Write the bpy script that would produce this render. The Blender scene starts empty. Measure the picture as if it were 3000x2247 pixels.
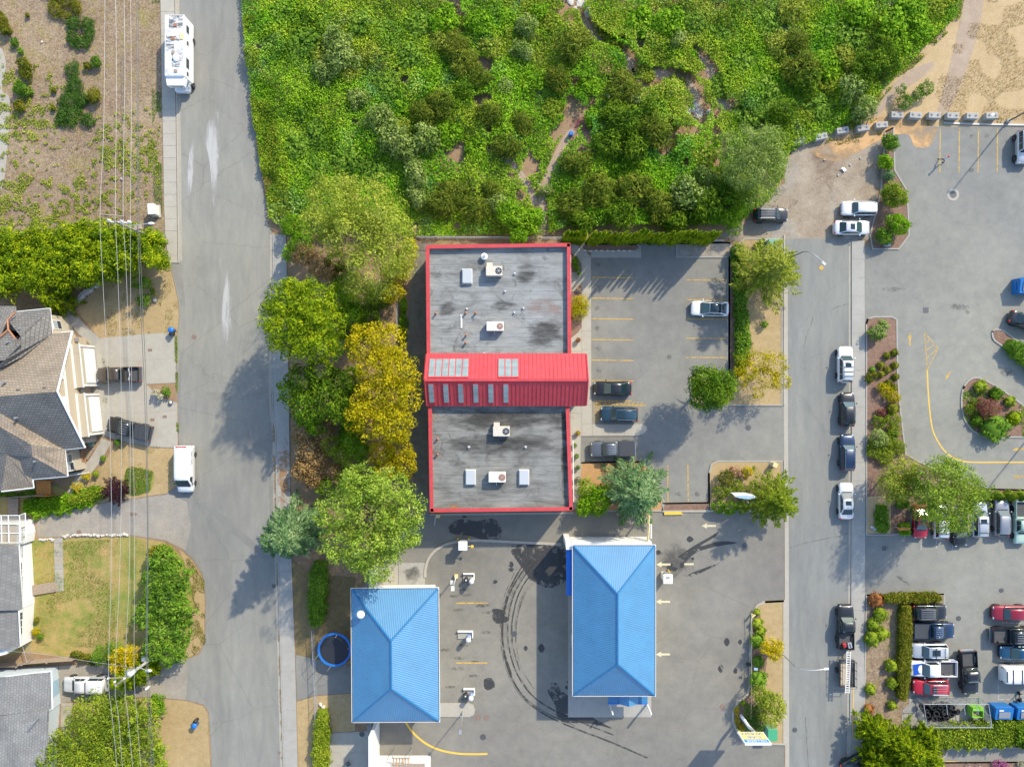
import bpy,math,random
import numpy as np
from mathutils import Vector,Matrix

random.seed(7)
RNG = np.random.default_rng(11)
SC = bpy.context.scene
COL = SC.collection
R = math.radians

# ------------------------------------------------------------------ camera, world, sun, exposure
S = 130.0 / 3000.0            # metres of ground for one pixel of the photograph
H = 92.0                      # flying height of the camera
cam_d = bpy.data.cameras.new('camera')
cam = bpy.data.objects.new('camera',cam_d)
COL.objects.link(cam)
cam.location = (0,0,H)
cam.rotation_euler = (0,0,0)
cam_d.sensor_fit = 'HORIZONTAL'
cam_d.angle = 2 * math.atan(65.0 / H)
cam_d.clip_end = 2000
SC.camera = cam

SUN_EL = R(37.0)
SUN_AZ = math.atan2(0.62,0.78)       # from +Y towards +X
world = bpy.data.worlds.new('World')
SC.world = world
world.use_nodes = True
wn = world.node_tree
for n in list(wn.nodes):
 wn.nodes.remove(n)
w_out = wn.nodes.new('ShaderNodeOutputWorld')
w_bg = wn.nodes.new('ShaderNodeBackground')
w_sky = wn.nodes.new('ShaderNodeTexSky')
w_sky.sky_type = 'NISHITA'
w_sky.sun_disc = False
w_sky.sun_elevation = SUN_EL
w_sky.sun_rotation = SUN_AZ
w_sky.altitude = 60
w_sky.air_density = 1.0
w_sky.dust_density = 0.8
w_sky.ozone_density = 1.0
w_bg.inputs['Strength'].default_value = 0.15
wn.links.new(w_sky.outputs[0],w_bg.inputs['Color'])
wn.links.new(w_bg.outputs[0],w_out.inputs['Surface'])

sun_d = bpy.data.lights.new('sun','SUN')
sun_d.energy = 2.5
sun_d.angle = R(1.2)
sun_d.color = (1.0,0.90,0.70)
sun = bpy.data.objects.new('sun',sun_d)
COL.objects.link(sun)
sdir = Vector((-math.sin(SUN_AZ) * math.cos(SUN_EL),-math.cos(SUN_AZ) * math.cos(SUN_EL),-math.sin(SUN_EL)))
sun.rotation_euler = sdir.to_track_quat('-Z','Y').to_euler()
sun.location = (40,50,60)

SC.view_settings.view_transform = 'Standard'
SC.view_settings.look = 'None'
SC.view_settings.gamma = 1.0
SC.view_settings.use_curve_mapping = False
SC.view_settings.exposure = 1.12
SC.cycles.use_denoising = True
SC.cycles.max_bounces = 5
SC.cycles.diffuse_bounces = 2
SC.cycles.glossy_bounces = 2
SC.cycles.transmission_bounces = 3
SC.cycles.transparent_max_bounces = 8
SC.cycles.caustics_reflective = False
SC.cycles.caustics_refractive = False

# ------------------------------------------------------------------ helpers
def P(px,py,h=0.0):
 """World point at height h for a point measured in the survey photograph (3000 x 2247)."""
 f = (H - h) / H
 return ((px - 1500.0) * S * f,(1123.5 - py) * S * f,h)

def P2(px,py,h=0.0):
 p = P(px,py,h)
 return (p[0],p[1])

def PP(pts,h=0.0):
 return [P2(x,y,h) for x,y in pts]

def smooth_line(pts,k=6,closed=False):
 """Catmull-Rom through 2D or 3D points."""
 n = len(pts)
 if n < 3:
  return [tuple(p) for p in pts]
 out = []
 rng = range(n if closed else n - 1)
 for i in rng:
  if closed:
   p0,p1,p2,p3 = pts[i - 1],pts[i],pts[(i + 1) % n],pts[(i + 2) % n]
  else:
   p0,p1,p2,p3 = pts[max(i - 1,0)],pts[i],pts[i + 1],pts[min(i + 2,n - 1)]
  for j in range(k):
   t = j / k
   out.append(tuple(0.5 * (2 * b + (c - a) * t + (2 * a - 5 * b + 4 * c - d) * t * t + (3 * b - a - 3 * c + d) * t ** 3)
                             for a,b,c,d in zip(p0,p1,p2,p3)))
 if not closed:
  out.append(tuple(pts[-1]))
 return out

def link(o,parent=None):
 COL.objects.link(o)
 if parent is not None:
  o.parent = parent
 return o

class MB:
 """Collects shapes and builds ONE mesh object."""
 def __init__(self):
  self.v = []
  self.f = []
 def add(self,vs,fs):
  b = len(self.v)
  self.v.extend([tuple(p) for p in vs])
  self.f.extend([tuple(i + b for i in q) for q in fs])
  return self
 def box(self,c,s,rz=0.0,ry=0.0,rx=0.0):
  hx,hy,hz = s[0] / 2,s[1] / 2,s[2] / 2
  vs = [(x,y,z) for z in (-hz,hz) for y in (-hy,hy) for x in (-hx,hx)]
  if rz or ry or rx:
   m = Matrix.Rotation(rz,3,'Z') @ Matrix.Rotation(ry,3,'Y') @ Matrix.Rotation(rx,3,'X')
   vs = [tuple(m @ Vector(p)) for p in vs]
  vs = [(p[0] + c[0],p[1] + c[1],p[2] + c[2]) for p in vs]
  return self.add(vs,[(0,2,3,1),(4,5,7,6),(0,1,5,4),(1,3,7,5),(3,2,6,7),(2,0,4,6)])
 def chamfer(self,c,s,b=0.04,rz=0.0):
  """Box with a bevelled top edge and bevelled vertical corners."""
  hx,hy = s[0] / 2,s[1] / 2
  def ring(ix,iy,cc):
   return [(hx - ix,-hy + iy + cc),(hx - ix,hy - iy - cc),(hx - ix - cc,hy - iy),(-hx + ix + cc,hy - iy),
     (-hx + ix,hy - iy - cc),(-hx + ix,-hy + iy + cc),(-hx + ix + cc,-hy + iy),(hx - ix - cc,-hy + iy)]
  z0,z1 = c[2] - s[2] / 2,c[2] + s[2] / 2
  rings = [(ring(0,0,b),z0),(ring(0,0,b),z1 - b),(ring(b * .7,b * .7,b),z1)]
  cs,sn = math.cos(rz),math.sin(rz)
  vs = []
  for rg,z in rings:
   for x,y in rg:
    vs.append((c[0] + x * cs - y * sn,c[1] + x * sn + y * cs,z))
  fs = [tuple(reversed(range(8))),tuple(range(16,24))]
  for k in (0,8):
   for i in range(8):
    j = (i + 1) % 8
    fs.append((k + i,k + j,k + 8 + j,k + 8 + i))
  return self.add(vs,fs)
 def prism(self,poly,z0,z1):
  n = len(poly)
  a = sum(poly[i][0] * poly[(i + 1) % n][1] - poly[(i + 1) % n][0] * poly[i][1] for i in range(n))
  if a < 0:
   poly = list(reversed(poly))
  vs = [(p[0],p[1],z0) for p in poly] + [(p[0],p[1],z1) for p in poly]
  fs = [tuple(reversed(range(n))),tuple(range(n,2 * n))]
  for i in range(n):
   j = (i + 1) % n
   fs.append((i,j,n + j,n + i))
  return self.add(vs,fs)
 def sheet(self,poly,z):
  n = len(poly)
  a = sum(poly[i][0] * poly[(i + 1) % n][1] - poly[(i + 1) % n][0] * poly[i][1] for i in range(n))
  if a < 0:
   poly = list(reversed(poly))
  return self.add([(p[0],p[1],z) for p in poly],[tuple(range(n))])
 def facet(self,pts,t=0.12):
  """A sloping slab: the given 3D polygon with thickness t below it."""
  n = len(pts)
  a = sum(pts[i][0] * pts[(i + 1) % n][1] - pts[(i + 1) % n][0] * pts[i][1] for i in range(n))
  if a < 0:
   pts = list(reversed(pts))
  vs = [tuple(p) for p in pts] + [(p[0],p[1],p[2] - t) for p in pts]
  fs = [tuple(range(n)),tuple(reversed(range(n,2 * n)))]
  for i in range(n):
   j = (i + 1) % n
   fs.append((j,i,n + i,n + j))
  return self.add(vs,fs)
 def tube(self,path,r,n=6):
  path = [Vector(p) for p in path]
  m = len(path)
  rs = r if isinstance(r,(list,tuple)) else [r] * m
  up = Vector((0.13,0.07,1)).normalized()
  vs,fs = [],[]
  for i,p in enumerate(path):
   d = (path[min(i + 1,m - 1)] - path[max(i - 1,0)])
   if d.length < 1e-9:
    d = Vector((0,0,1))
   d.normalize()
   ref = up if abs(d.dot(up)) < 0.95 else Vector((1,0,0))
   a = d.cross(ref).normalized()
   b = d.cross(a)
   for k in range(n):
    t = 2 * math.pi * k / n
    vs.append(tuple(p + (a * math.cos(t) + b * math.sin(t)) * rs[i]))
  for i in range(m - 1):
   for k in range(n):
    k2 = (k + 1) % n
    fs.append((i * n + k,i * n + k2,(i + 1) * n + k2,(i + 1) * n + k))
  fs.append(tuple(range(n)))
  fs.append(tuple(reversed(range((m - 1) * n,m * n))))
  return self.add(vs,fs)
 def cyl(self,c,z0,z1,r,n=14,r2=None):
  r2 = r if r2 is None else r2
  vs = [(c[0] + r * math.cos(2 * math.pi * k / n),c[1] + r * math.sin(2 * math.pi * k / n),z0) for k in range(n)]
  vs += [(c[0] + r2 * math.cos(2 * math.pi * k / n),c[1] + r2 * math.sin(2 * math.pi * k / n),z1) for k in range(n)]
  fs = [tuple(reversed(range(n))),tuple(range(n,2 * n))]
  for k in range(n):
   k2 = (k + 1) % n
   fs.append((k,k2,n + k2,n + k))
  return self.add(vs,fs)
 def lathe(self,c,prof,n=16):
  """prof: (radius, z) from bottom to top, about a vertical axis."""
  vs,fs = [],[]
  for r,z in prof:
   for k in range(n):
    t = 2 * math.pi * k / n
    vs.append((c[0] + r * math.cos(t),c[1] + r * math.sin(t),c[2] + z))
  for i in range(len(prof) - 1):
   for k in range(n):
    k2 = (k + 1) % n
    fs.append((i * n + k,i * n + k2,(i + 1) * n + k2,(i + 1) * n + k))
  fs.append(tuple(reversed(range(n))))
  fs.append(tuple(range((len(prof) - 1) * n,len(prof) * n)))
  return self.add(vs,fs)
 def ell(self,c,r,nu=12,nv=8):
  vs = [(c[0],c[1],c[2] - r[2])]
  for j in range(1,nv):
   ph = -math.pi / 2 + math.pi * j / nv
   for i in range(nu):
    t = 2 * math.pi * i / nu
    vs.append((c[0] + r[0] * math.cos(ph) * math.cos(t),c[1] + r[1] * math.cos(ph) * math.sin(t),c[2] + r[2] * math.sin(ph)))
  vs.append((c[0],c[1],c[2] + r[2]))
  fs = []
  for i in range(nu):
   fs.append((0,1 + (i + 1) % nu,1 + i))
  for j in range(nv - 2):
   for i in range(nu):
    a,b = 1 + j * nu + i,1 + j * nu + (i + 1) % nu
    fs.append((a,b,b + nu,a + nu))
  t = len(vs) - 1
  for i in range(nu):
   fs.append((t,1 + (nv - 2) * nu + i,1 + (nv - 2) * nu + (i + 1) % nu))
  return self.add(vs,fs)
 def ribbon(self,path,width,z,z1=None):
  """Flat strip (or raised kerb when z1 is given) following a 2D path."""
  n = len(path)
  wl = width if isinstance(width,(list,tuple)) else [width] * n
  L,Rr = [],[]
  for i in range(n):
   p = Vector(path[i][:2])
   a = Vector(path[max(i - 1,0)][:2])
   b = Vector(path[min(i + 1,n - 1)][:2])
   d1 = (p - a).normalized() if (p - a).length > 1e-6 else (b - p).normalized()
   d2 = (b - p).normalized() if (b - p).length > 1e-6 else d1
   t = (d1 + d2)
   t = t.normalized() if t.length > 1e-6 else d2
   nn = Vector((-t.y,t.x))
   den = max(0.5,nn.dot(Vector((-d2.y,d2.x))))
   o = nn * (wl[i] / 2 / den)
   L.append(p + o)
   Rr.append(p - o)
  if z1 is None:
   vs = [(p.x,p.y,z) for p in L] + [(p.x,p.y,z) for p in Rr]
   fs = [(n + i,n + i + 1,i + 1,i) for i in range(n - 1)]
   return self.add(vs,fs)
  vs = [(p.x,p.y,z) for p in L] + [(p.x,p.y,z) for p in Rr] + [(p.x,p.y,z1) for p in L] + [(p.x,p.y,z1) for p in Rr]
  fs = []
  for i in range(n - 1):
   fs += [(3 * n + i,3 * n + i + 1,2 * n + i + 1,2 * n + i),(i,2 * n + i,2 * n + i + 1,i + 1),(n + i + 1,3 * n + i + 1,3 * n + i,n + i)]
  fs += [(0,n,3 * n,2 * n),(n - 1,3 * n - 1,4 * n - 1,2 * n - 1)]
  return self.add(vs,fs)
 def mesh(self,name,mat=None,smooth=False):
  me = bpy.data.meshes.new(name)
  me.from_pydata(self.v,[],self.f)
  if mat is not None:
   me.materials.append(mat)
  if smooth:
   me.polygons.foreach_set('use_smooth',[True] * len(me.polygons))
  me.update()
  return me
 def build(self,name,mat=None,parent=None,smooth=False):
  return link(bpy.data.objects.new(name,self.mesh(name,mat,smooth)),parent)

def place(name,me,parent=None,loc=(0,0,0),rz=0.0,sc=None):
 o = bpy.data.objects.new(name,me)
 o.location = loc
 o.rotation_euler = (0,0,rz)
 if sc is not None:
  o.scale = sc
 return link(o,parent)

def tag(o,label,cat,group=None):
 o['label'] = label
 o['category'] = cat
 if group:
  o['group'] = group
 return o

def thing(name,label,cat,loc=(0,0,0),rz=0.0,group=None):
 o = bpy.data.objects.new(name,None)
 o.empty_display_size = 0.3
 o.location = loc
 o.rotation_euler = (0,0,rz)
 link(o)
 return tag(o,label,cat,group)

def struct(o):
 o['kind'] = 'structure'
 return o

def stuff(o,label=None,cat=None):
 o['kind'] = 'stuff'
 if label:
  o['label'] = label
 if cat:
  o['category'] = cat
 return o

def copy_tree(root,loc,rz=0.0,label=None,group=None,sc=None):
 r = root.copy()
 COL.objects.link(r)
 r.location = loc
 r.rotation_euler = (0,0,rz)
 if sc is not None:
  r.scale = sc
 if label:
  r['label'] = label
 if group:
  r['group'] = group
 for ch in list(root.children):
  c = ch.copy()
  COL.objects.link(c)
  c.parent = r
  for g in list(ch.children):
   d = g.copy()
   COL.objects.link(d)
   d.parent = c
 return r

# ------------------------------------------------------------------ materials
def _nt(name):
 m = bpy.data.materials.new(name)
 m.use_nodes = True
 nt = m.node_tree
 b = nt.nodes['Principled BSDF']
 return m,nt,b

def _c(c):
 return (c[0],c[1],c[2],1.0)

def _noise(nt,scale,detail=3.0,rough=0.55,coord='pos',stretch=None,distort=0.0):
 if coord == 'pos':
  g = nt.nodes.new('ShaderNodeNewGeometry')
  src = g.outputs['Position']
 else:
  g = nt.nodes.new('ShaderNodeTexCoord')
  src = g.outputs['Object']
 if stretch is not None:
  mp = nt.nodes.new('ShaderNodeMapping')
  mp.inputs['Scale'].default_value = stretch
  nt.links.new(src,mp.inputs['Vector'])
  src = mp.outputs[0]
 n = nt.nodes.new('ShaderNodeTexNoise')
 n.inputs['Scale'].default_value = scale
 n.inputs['Detail'].default_value = detail
 n.inputs['Roughness'].default_value = rough
 n.inputs['Distortion'].default_value = distort
 nt.links.new(src,n.inputs['Vector'])
 return n.outputs['Fac']

def _ramp(nt,fac,stops):
 r = nt.nodes.new('ShaderNodeValToRGB')
 el = r.color_ramp.elements
 while len(el) < len(stops):
  el.new(0.5)
 for e,(p,c) in zip(el,stops):
  e.position = p
  e.color = _c(c) if len(c) == 3 else c
 nt.links.new(fac,r.inputs[0])
 return r.outputs[0]

def _mix(nt,a,b,fac=0.5,mode='MIX'):
 m = nt.nodes.new('ShaderNodeMix')
 m.data_type = 'RGBA'
 m.blend_type = mode
 for key,val in ((6,a),(7,b)):
  if isinstance(val,tuple):
   m.inputs[key].default_value = _c(val)
  else:
   nt.links.new(val,m.inputs[key])
 if isinstance(fac,(int,float)):
  m.inputs[0].default_value = fac
 else:
  nt.links.new(fac,m.inputs[0])
 return m.outputs[2]

def mat(name,col,rough=0.6,metal=0.0,spec=0.5,coat=0.0,var=0.0,vscale=3.0,vstretch=None,bump=0.0,bscale=20.0,alpha=None,emit=None):
 m,nt,b = _nt(name)
 b.inputs['Base Color'].default_value = _c(col)
 b.inputs['Roughness'].default_value = rough
 b.inputs['Metallic'].default_value = metal
 b.inputs['Specular IOR Level'].default_value = spec
 if coat:
  b.inputs['Coat Weight'].default_value = coat
  b.inputs['Coat Roughness'].default_value = 0.08
 if var:
  f = _noise(nt,vscale,6.0,0.68,stretch=vstretch)
  lo = tuple(max(0,x * (1 - var)) for x in col)
  hi = tuple(x * (1 + var) for x in col)
  nt.links.new(_ramp(nt,f,[(0.25,lo),(0.75,hi)]),b.inputs['Base Color'])
 if bump:
  bp = nt.nodes.new('ShaderNodeBump')
  bp.inputs['Strength'].default_value = bump
  nt.links.new(_noise(nt,bscale,3.0),bp.inputs['Height'])
  nt.links.new(bp.outputs[0],b.inputs['Normal'])
 if alpha is not None:
  b.inputs['Alpha'].default_value = alpha
 if emit:
  b.inputs['Emission Color'].default_value = _c(emit)
  b.inputs['Emission Strength'].default_value = 1.0
 return m

def ground_mat(name,big,bscale,fine,fscale,speck=0.25,sscale=9.0,rough=0.9,bump=0.3,stretch=None,third=None):
 """Large patches (big stops) mixed with finer patches (fine stops) and a speckle."""
 m,nt,b = _nt(name)
 b.inputs['Roughness'].default_value = rough
 b.inputs['Specular IOR Level'].default_value = 0.25
 c1 = _ramp(nt,_noise(nt,bscale,5.0,0.6,stretch=stretch,distort=0.6),big)
 c2 = _ramp(nt,_noise(nt,fscale,6.0,0.7),fine)
 c = _mix(nt,c1,c2,0.5)
 if third:
  sc,lo,hi,col = third
  f = _ramp(nt,_noise(nt,sc,7.0,0.72,distort=0.8),[(lo,(0,0,0)),(hi,(1,1,1))])
  c = _mix(nt,c,col,f)
 sp = _ramp(nt,_noise(nt,sscale,6.0,0.8),[(0.3,(1 - speck,) * 3),(0.7,(1 + speck,) * 3)])
 c = _mix(nt,c,sp,1.0,'MULTIPLY')
 nt.links.new(c,b.inputs['Base Color'])
 if bump:
  bp = nt.nodes.new('ShaderNodeBump')
  bp.inputs['Strength'].default_value = bump
  bp.inputs['Distance'].default_value = 0.05
  nt.links.new(_noise(nt,sscale,5.0,0.8),bp.inputs['Height'])
  nt.links.new(bp.outputs[0],b.inputs['Normal'])
 return m

def asphalt_mat(name,base,tint=(0.0,0.0,0.0),streak=(1,1,1),contrast=0.16,cracks=0.0):
 m,nt,b = _nt(name)
 b.inputs['Roughness'].default_value = 0.85
 b.inputs['Specular IOR Level'].default_value = 0.3
 lo = tuple(x * (1 - contrast) for x in base)
 hi = tuple(x * (1 + contrast) for x in base)
 c1 = _ramp(nt,_noise(nt,0.09,6.0,0.62,stretch=streak,distort=0.5),[(0.3,lo),(0.5,base),(0.72,hi)])
 wide = _ramp(nt,_noise(nt,0.028,5.0,0.6,distort=1.0),[(0.36,(0.90,0.905,0.93)),(0.64,(1.09,1.08,1.03))])
 c1 = _mix(nt,c1,wide,1.0,'MULTIPLY')
 c2 = _ramp(nt,_noise(nt,0.7,6.0,0.7,stretch=streak),[(0.25,(0.84,0.84,0.86)),(0.75,(1.15,1.14,1.10))])
 c = _mix(nt,c1,c2,1.0,'MULTIPLY')
 sp = _ramp(nt,_noise(nt,14.0,4.0,0.8),[(0.3,(0.86,) * 3),(0.7,(1.13,) * 3)])
 c = _mix(nt,c,sp,1.0,'MULTIPLY')
 spot = _ramp(nt,_noise(nt,0.55,8.0,0.8),[(0.66,(0,0,0)),(0.8,(0.55,0.55,0.55))])
 c = _mix(nt,c,tuple(x * 0.55 for x in base),spot)
 if cracks:
  g = nt.nodes.new('ShaderNodeNewGeometry')
  vo = nt.nodes.new('ShaderNodeTexVoronoi')
  vo.feature = 'DISTANCE_TO_EDGE'
  vo.inputs['Scale'].default_value = 0.13
  dst = _noise(nt,1.3,4.0,0.7)
  ad = nt.nodes.new('ShaderNodeVectorMath')
  ad.operation = 'ADD'
  nt.links.new(g.outputs['Position'],ad.inputs[0])
  nt.links.new(dst,ad.inputs[1])
  nt.links.new(ad.outputs[0],vo.inputs['Vector'])
  ln = _ramp(nt,vo.outputs['Distance'],[(0.0,(cracks,) * 3),(0.010,(0,0,0))])
  c = _mix(nt,c,tuple(x * 0.45 for x in base),ln)
 nt.links.new(c,b.inputs['Base Color'])
 bp = nt.nodes.new('ShaderNodeBump')
 bp.inputs['Strength'].default_value = 0.2
 bp.inputs['Distance'].default_value = 0.02
 nt.links.new(_noise(nt,14.0,4.0,0.8),bp.inputs['Height'])
 nt.links.new(bp.outputs[0],b.inputs['Normal'])
 return m

def ragged_mat(name,col,scale,lo,hi,rough=0.9,amount=1.0,stretch=None,spec=0.3,fade=0.0):
 """A worn or stained surface skin: opaque where a noise is high, missing elsewhere; fade thins it out towards its own rim."""
 m,nt,b = _nt(name)
 b.inputs['Base Color'].default_value = _c(col)
 b.inputs['Roughness'].default_value = rough
 b.inputs['Specular IOR Level'].default_value = spec
 v = _noise(nt,scale,7.0,0.7,stretch=stretch,distort=0.4)
 if fade:
  tc = nt.nodes.new('ShaderNodeTexCoord')
  sb = nt.nodes.new('ShaderNodeVectorMath')
  sb.operation = 'SUBTRACT'
  sb.inputs[1].default_value = (0.5,0.5,0.0)
  nt.links.new(tc.outputs['Generated'],sb.inputs[0])
  ml = nt.nodes.new('ShaderNodeVectorMath')
  ml.operation = 'MULTIPLY'
  ml.inputs[1].default_value = (1,1,0)
  nt.links.new(sb.outputs[0],ml.inputs[0])
  ln = nt.nodes.new('ShaderNodeVectorMath')
  ln.operation = 'LENGTH'
  nt.links.new(ml.outputs[0],ln.inputs[0])
  mr = nt.nodes.new('ShaderNodeMapRange')
  mr.inputs[1].default_value = 0.22
  mr.inputs[2].default_value = 0.52
  mr.inputs[3].default_value = 0.0
  mr.inputs[4].default_value = fade
  nt.links.new(ln.outputs['Value'],mr.inputs[0])
  sm = nt.nodes.new('ShaderNodeMath')
  sm.operation = 'SUBTRACT'
  nt.links.new(v,sm.inputs[0])
  nt.links.new(mr.outputs[0],sm.inputs[1])
  v = sm.outputs[0]
 f = _ramp(nt,v,[(lo,(0,0,0)),(hi,(amount,) * 3)])
 nt.links.new(f,b.inputs['Alpha'])
 return m

def leaf_mat(name,cols,clump=0.45,trans=0.26,raw=False,drift=None):
 m,nt,b = _nt(name)
 b.inputs['Roughness'].default_value = 0.7
 b.inputs['Specular IOR Level'].default_value = 0.10
 if not raw:
  cols = [(min(.62,r * 1.42),min(.62,g_ * 1.55),b_ * 0.55) for r,g_,b_ in cols]
 g = nt.nodes.new('ShaderNodeNewGeometry')
 nz = _noise(nt,clump,3.0,0.6)
 ad = nt.nodes.new('ShaderNodeMath')
 ad.operation = 'MULTIPLY_ADD'
 nt.links.new(g.outputs['Random Per Island'],ad.inputs[0])
 ad.inputs[1].default_value = 0.6
 mu = nt.nodes.new('ShaderNodeMath')
 mu.operation = 'MULTIPLY_ADD'
 nt.links.new(nz,mu.inputs[0])
 mu.inputs[1].default_value = 1.2
 mu.inputs[2].default_value = -0.40
 nt.links.new(mu.outputs[0],ad.inputs[2])
 k = len(cols)
 c = _ramp(nt,ad.outputs[0],[(0.08 + 0.84 * i / (k - 1),cc) for i,cc in enumerate(cols)])
 if drift:
  for sc_,lo_,hi_,tint in drift:
   f_ = _ramp(nt,_noise(nt,sc_,4.0,0.6,distort=0.5),[(lo_,(0,0,0)),(hi_,(1,1,1))])
   c = _mix(nt,c,_mix(nt,c,tint,1.0,'MULTIPLY'),f_)
 nt.links.new(c,b.inputs['Base Color'])
 tr = nt.nodes.new('ShaderNodeBsdfTranslucent')
 nt.links.new(c,tr.inputs['Color'])
 mx = nt.nodes.new('ShaderNodeMixShader')
 mx.inputs[0].default_value = trans
 out = nt.nodes['Material Output']
 nt.links.new(b.outputs[0],mx.inputs[1])
 nt.links.new(tr.outputs[0],mx.inputs[2])
 nt.links.new(mx.outputs[0],out.inputs['Surface'])
 return m

def shingle_mat(name,cols,course=0.14,along='x'):
 """Asphalt shingles: fine courses and tabs, too small to be picked apart from the air."""
 m,nt,b = _nt(name)
 b.inputs['Roughness'].default_value = 0.9
 b.inputs['Specular IOR Level'].default_value = 0.2
 g = nt.nodes.new('ShaderNodeNewGeometry')
 mp = nt.nodes.new('ShaderNodeMapping')
 mp.inputs['Rotation'].default_value = (0,0,0.06 if along == 'x' else 0.06 + math.pi / 2)
 nt.links.new(g.outputs['Position'],mp.inputs['Vector'])
 br = nt.nodes.new('ShaderNodeTexBrick')
 br.inputs['Scale'].default_value = 1.0
 br.inputs['Brick Width'].default_value = 0.42
 br.inputs['Row Height'].default_value = course * 2
 br.inputs['Mortar Size'].default_value = 0.03
 br.inputs['Color1'].default_value = _c(cols[0])
 br.inputs['Color2'].default_value = _c(cols[1])
 br.inputs['Mortar'].default_value = _c(cols[2])
 nt.links.new(mp.outputs[0],br.inputs['Vector'])
 pat = _ramp(nt,_noise(nt,0.5,5.0,0.7),[(0.3,(0.82,) * 3),(0.7,(1.15,) * 3)])
 c = _mix(nt,br.outputs['Color'],pat,1.0,'MULTIPLY')
 nt.links.new(c,b.inputs['Base Color'])
 return m

M = {}
M['soil'] = ground_mat('dry_soil',[(0.3,(0.24,0.155,0.09)),(0.7,(0.36,0.24,0.14))],0.15,[(0.3,(0.20,0.13,0.085)),(0.7,(0.42,0.29,0.17))],1.2,0.35,7.0,third=(0.35,0.56,0.7,(0.20,0.21,0.05)))
M['yard'] = ground_mat('mulch_yard',[(0.32,(0.19,0.13,0.095)),(0.5,(0.27,0.20,0.13)),(0.68,(0.38,0.29,0.18))],0.10,[(0.3,(0.11,0.08,0.06)),(0.7,(0.44,0.33,0.21))],1.7,0.65,4.5,third=(0.5,0.52,0.70,(0.25,0.21,0.06)))
M['drylawn'] = ground_mat('dry_lawn',[(0.3,(0.33,0.24,0.12)),(0.7,(0.46,0.34,0.18))],0.2,[(0.3,(0.30,0.21,0.10)),(0.7,(0.48,0.36,0.19))],1.5,0.3,9.0,third=(0.6,0.60,0.72,(0.24,0.20,0.04)))
M['greenlawn'] = ground_mat('patchy_lawn',[(0.36,(0.46,0.31,0.14)),(0.5,(0.33,0.27,0.08)),(0.6,(0.15,0.22,0.03))],0.22,[(0.36,(0.44,0.30,0.13)),(0.62,(0.20,0.24,0.05))],0.9,0.35,7.0)
M['field'] = ground_mat('dry_field',[(0.3,(0.40,0.28,0.15)),(0.7,(0.50,0.37,0.21))],0.12,[(0.3,(0.38,0.27,0.14)),(0.7,(0.52,0.40,0.23))],1.0,0.25,8.0,third=(0.25,0.60,0.78,(0.34,0.28,0.11)))
M['mulch'] = ground_mat('bark_mulch',[(0.3,(0.17,0.10,0.075)),(0.7,(0.26,0.165,0.12))],0.3,[(0.3,(0.14,0.085,0.06)),(0.7,(0.32,0.21,0.15))],2.5,0.45,8.0)
M['gravel'] = ground_mat('gravel_ground',[(0.34,(0.28,0.21,0.14)),(0.5,(0.34,0.28,0.21)),(0.64,(0.30,0.31,0.30))],0.14,[(0.32,(0.20,0.155,0.115)),(0.68,(0.42,0.36,0.28))],0.55,0.4,7.0,third=(0.2,0.54,0.66,(0.17,0.125,0.09)))
M['trail'] = ground_mat('dirt_trail',[(0.3,(0.33,0.25,0.18)),(0.7,(0.42,0.33,0.25))],0.3,[(0.3,(0.30,0.22,0.16)),(0.7,(0.44,0.34,0.25))],1.0,0.25,9.0)
M['sand'] = ground_mat('orange_sand',[(0.3,(0.52,0.30,0.14)),(0.7,(0.58,0.40,0.22))],0.25,[(0.3,(0.48,0.30,0.15)),(0.7,(0.58,0.42,0.24))],1.0,0.22,9.0)
M['asph_w'] = asphalt_mat('asphalt_worn',(0.243,0.239,0.216),streak=(1.6,0.35,1),contrast=0.13,cracks=0.3)
M['asph_e'] = asphalt_mat('asphalt_grey',(0.226,0.230,0.214),streak=(1.7,0.3,1),contrast=0.10,cracks=0.15)
M['asph_lot'] = asphalt_mat('asphalt_lot',(0.230,0.225,0.202),contrast=0.12,cracks=0.12)
M['asph_wash'] = asphalt_mat('asphalt_wash',(0.214,0.203,0.178),contrast=0.16,cracks=0.18)
M['asph_east'] = asphalt_mat('asphalt_east',(0.236,0.234,0.212),contrast=0.10,cracks=0.15)
M['asph_patch'] = asphalt_mat('asphalt_patch',(0.226,0.221,0.202),contrast=0.10)
M['concrete'] = ground_mat('concrete',[(0.3,(0.36,0.33,0.27)),(0.7,(0.42,0.39,0.33))],0.3,[(0.3,(0.34,0.315,0.265)),(0.7,(0.44,0.41,0.35))],1.4,0.1,9.0,bump=0.1)
M['concrete2'] = ground_mat('concrete_grey',[(0.3,(0.32,0.305,0.27)),(0.7,(0.38,0.365,0.33))],0.3,[(0.3,(0.30,0.29,0.26)),(0.7,(0.40,0.385,0.35))],1.4,0.1,9.0,bump=0.1)
M['gutter'] = ground_mat('gutter_concrete',[(0.3,(0.33,0.30,0.25)),(0.7,(0.39,0.36,0.30))],0.4,[(0.3,(0.30,0.28,0.24)),(0.7,(0.40,0.37,0.31))],1.2,0.14,6.0,bump=0.1)
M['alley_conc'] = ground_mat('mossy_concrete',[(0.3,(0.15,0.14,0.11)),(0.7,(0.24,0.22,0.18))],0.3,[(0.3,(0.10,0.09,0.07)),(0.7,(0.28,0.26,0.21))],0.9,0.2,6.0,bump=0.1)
M['drive'] = ground_mat('gravelly_drive',[(0.34,(0.24,0.23,0.21)),(0.6,(0.36,0.32,0.26))],0.12,[(0.32,(0.25,0.225,0.19)),(0.68,(0.40,0.355,0.29))],0.6,0.25,7.0)
M['stone'] = mat('grey_rock',(0.42,0.41,0.38),0.9,var=0.35,vscale=5)
M['rubble'] = mat('pale_rubble',(0.55,0.52,0.47),0.9,var=0.3,vscale=3)
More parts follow.
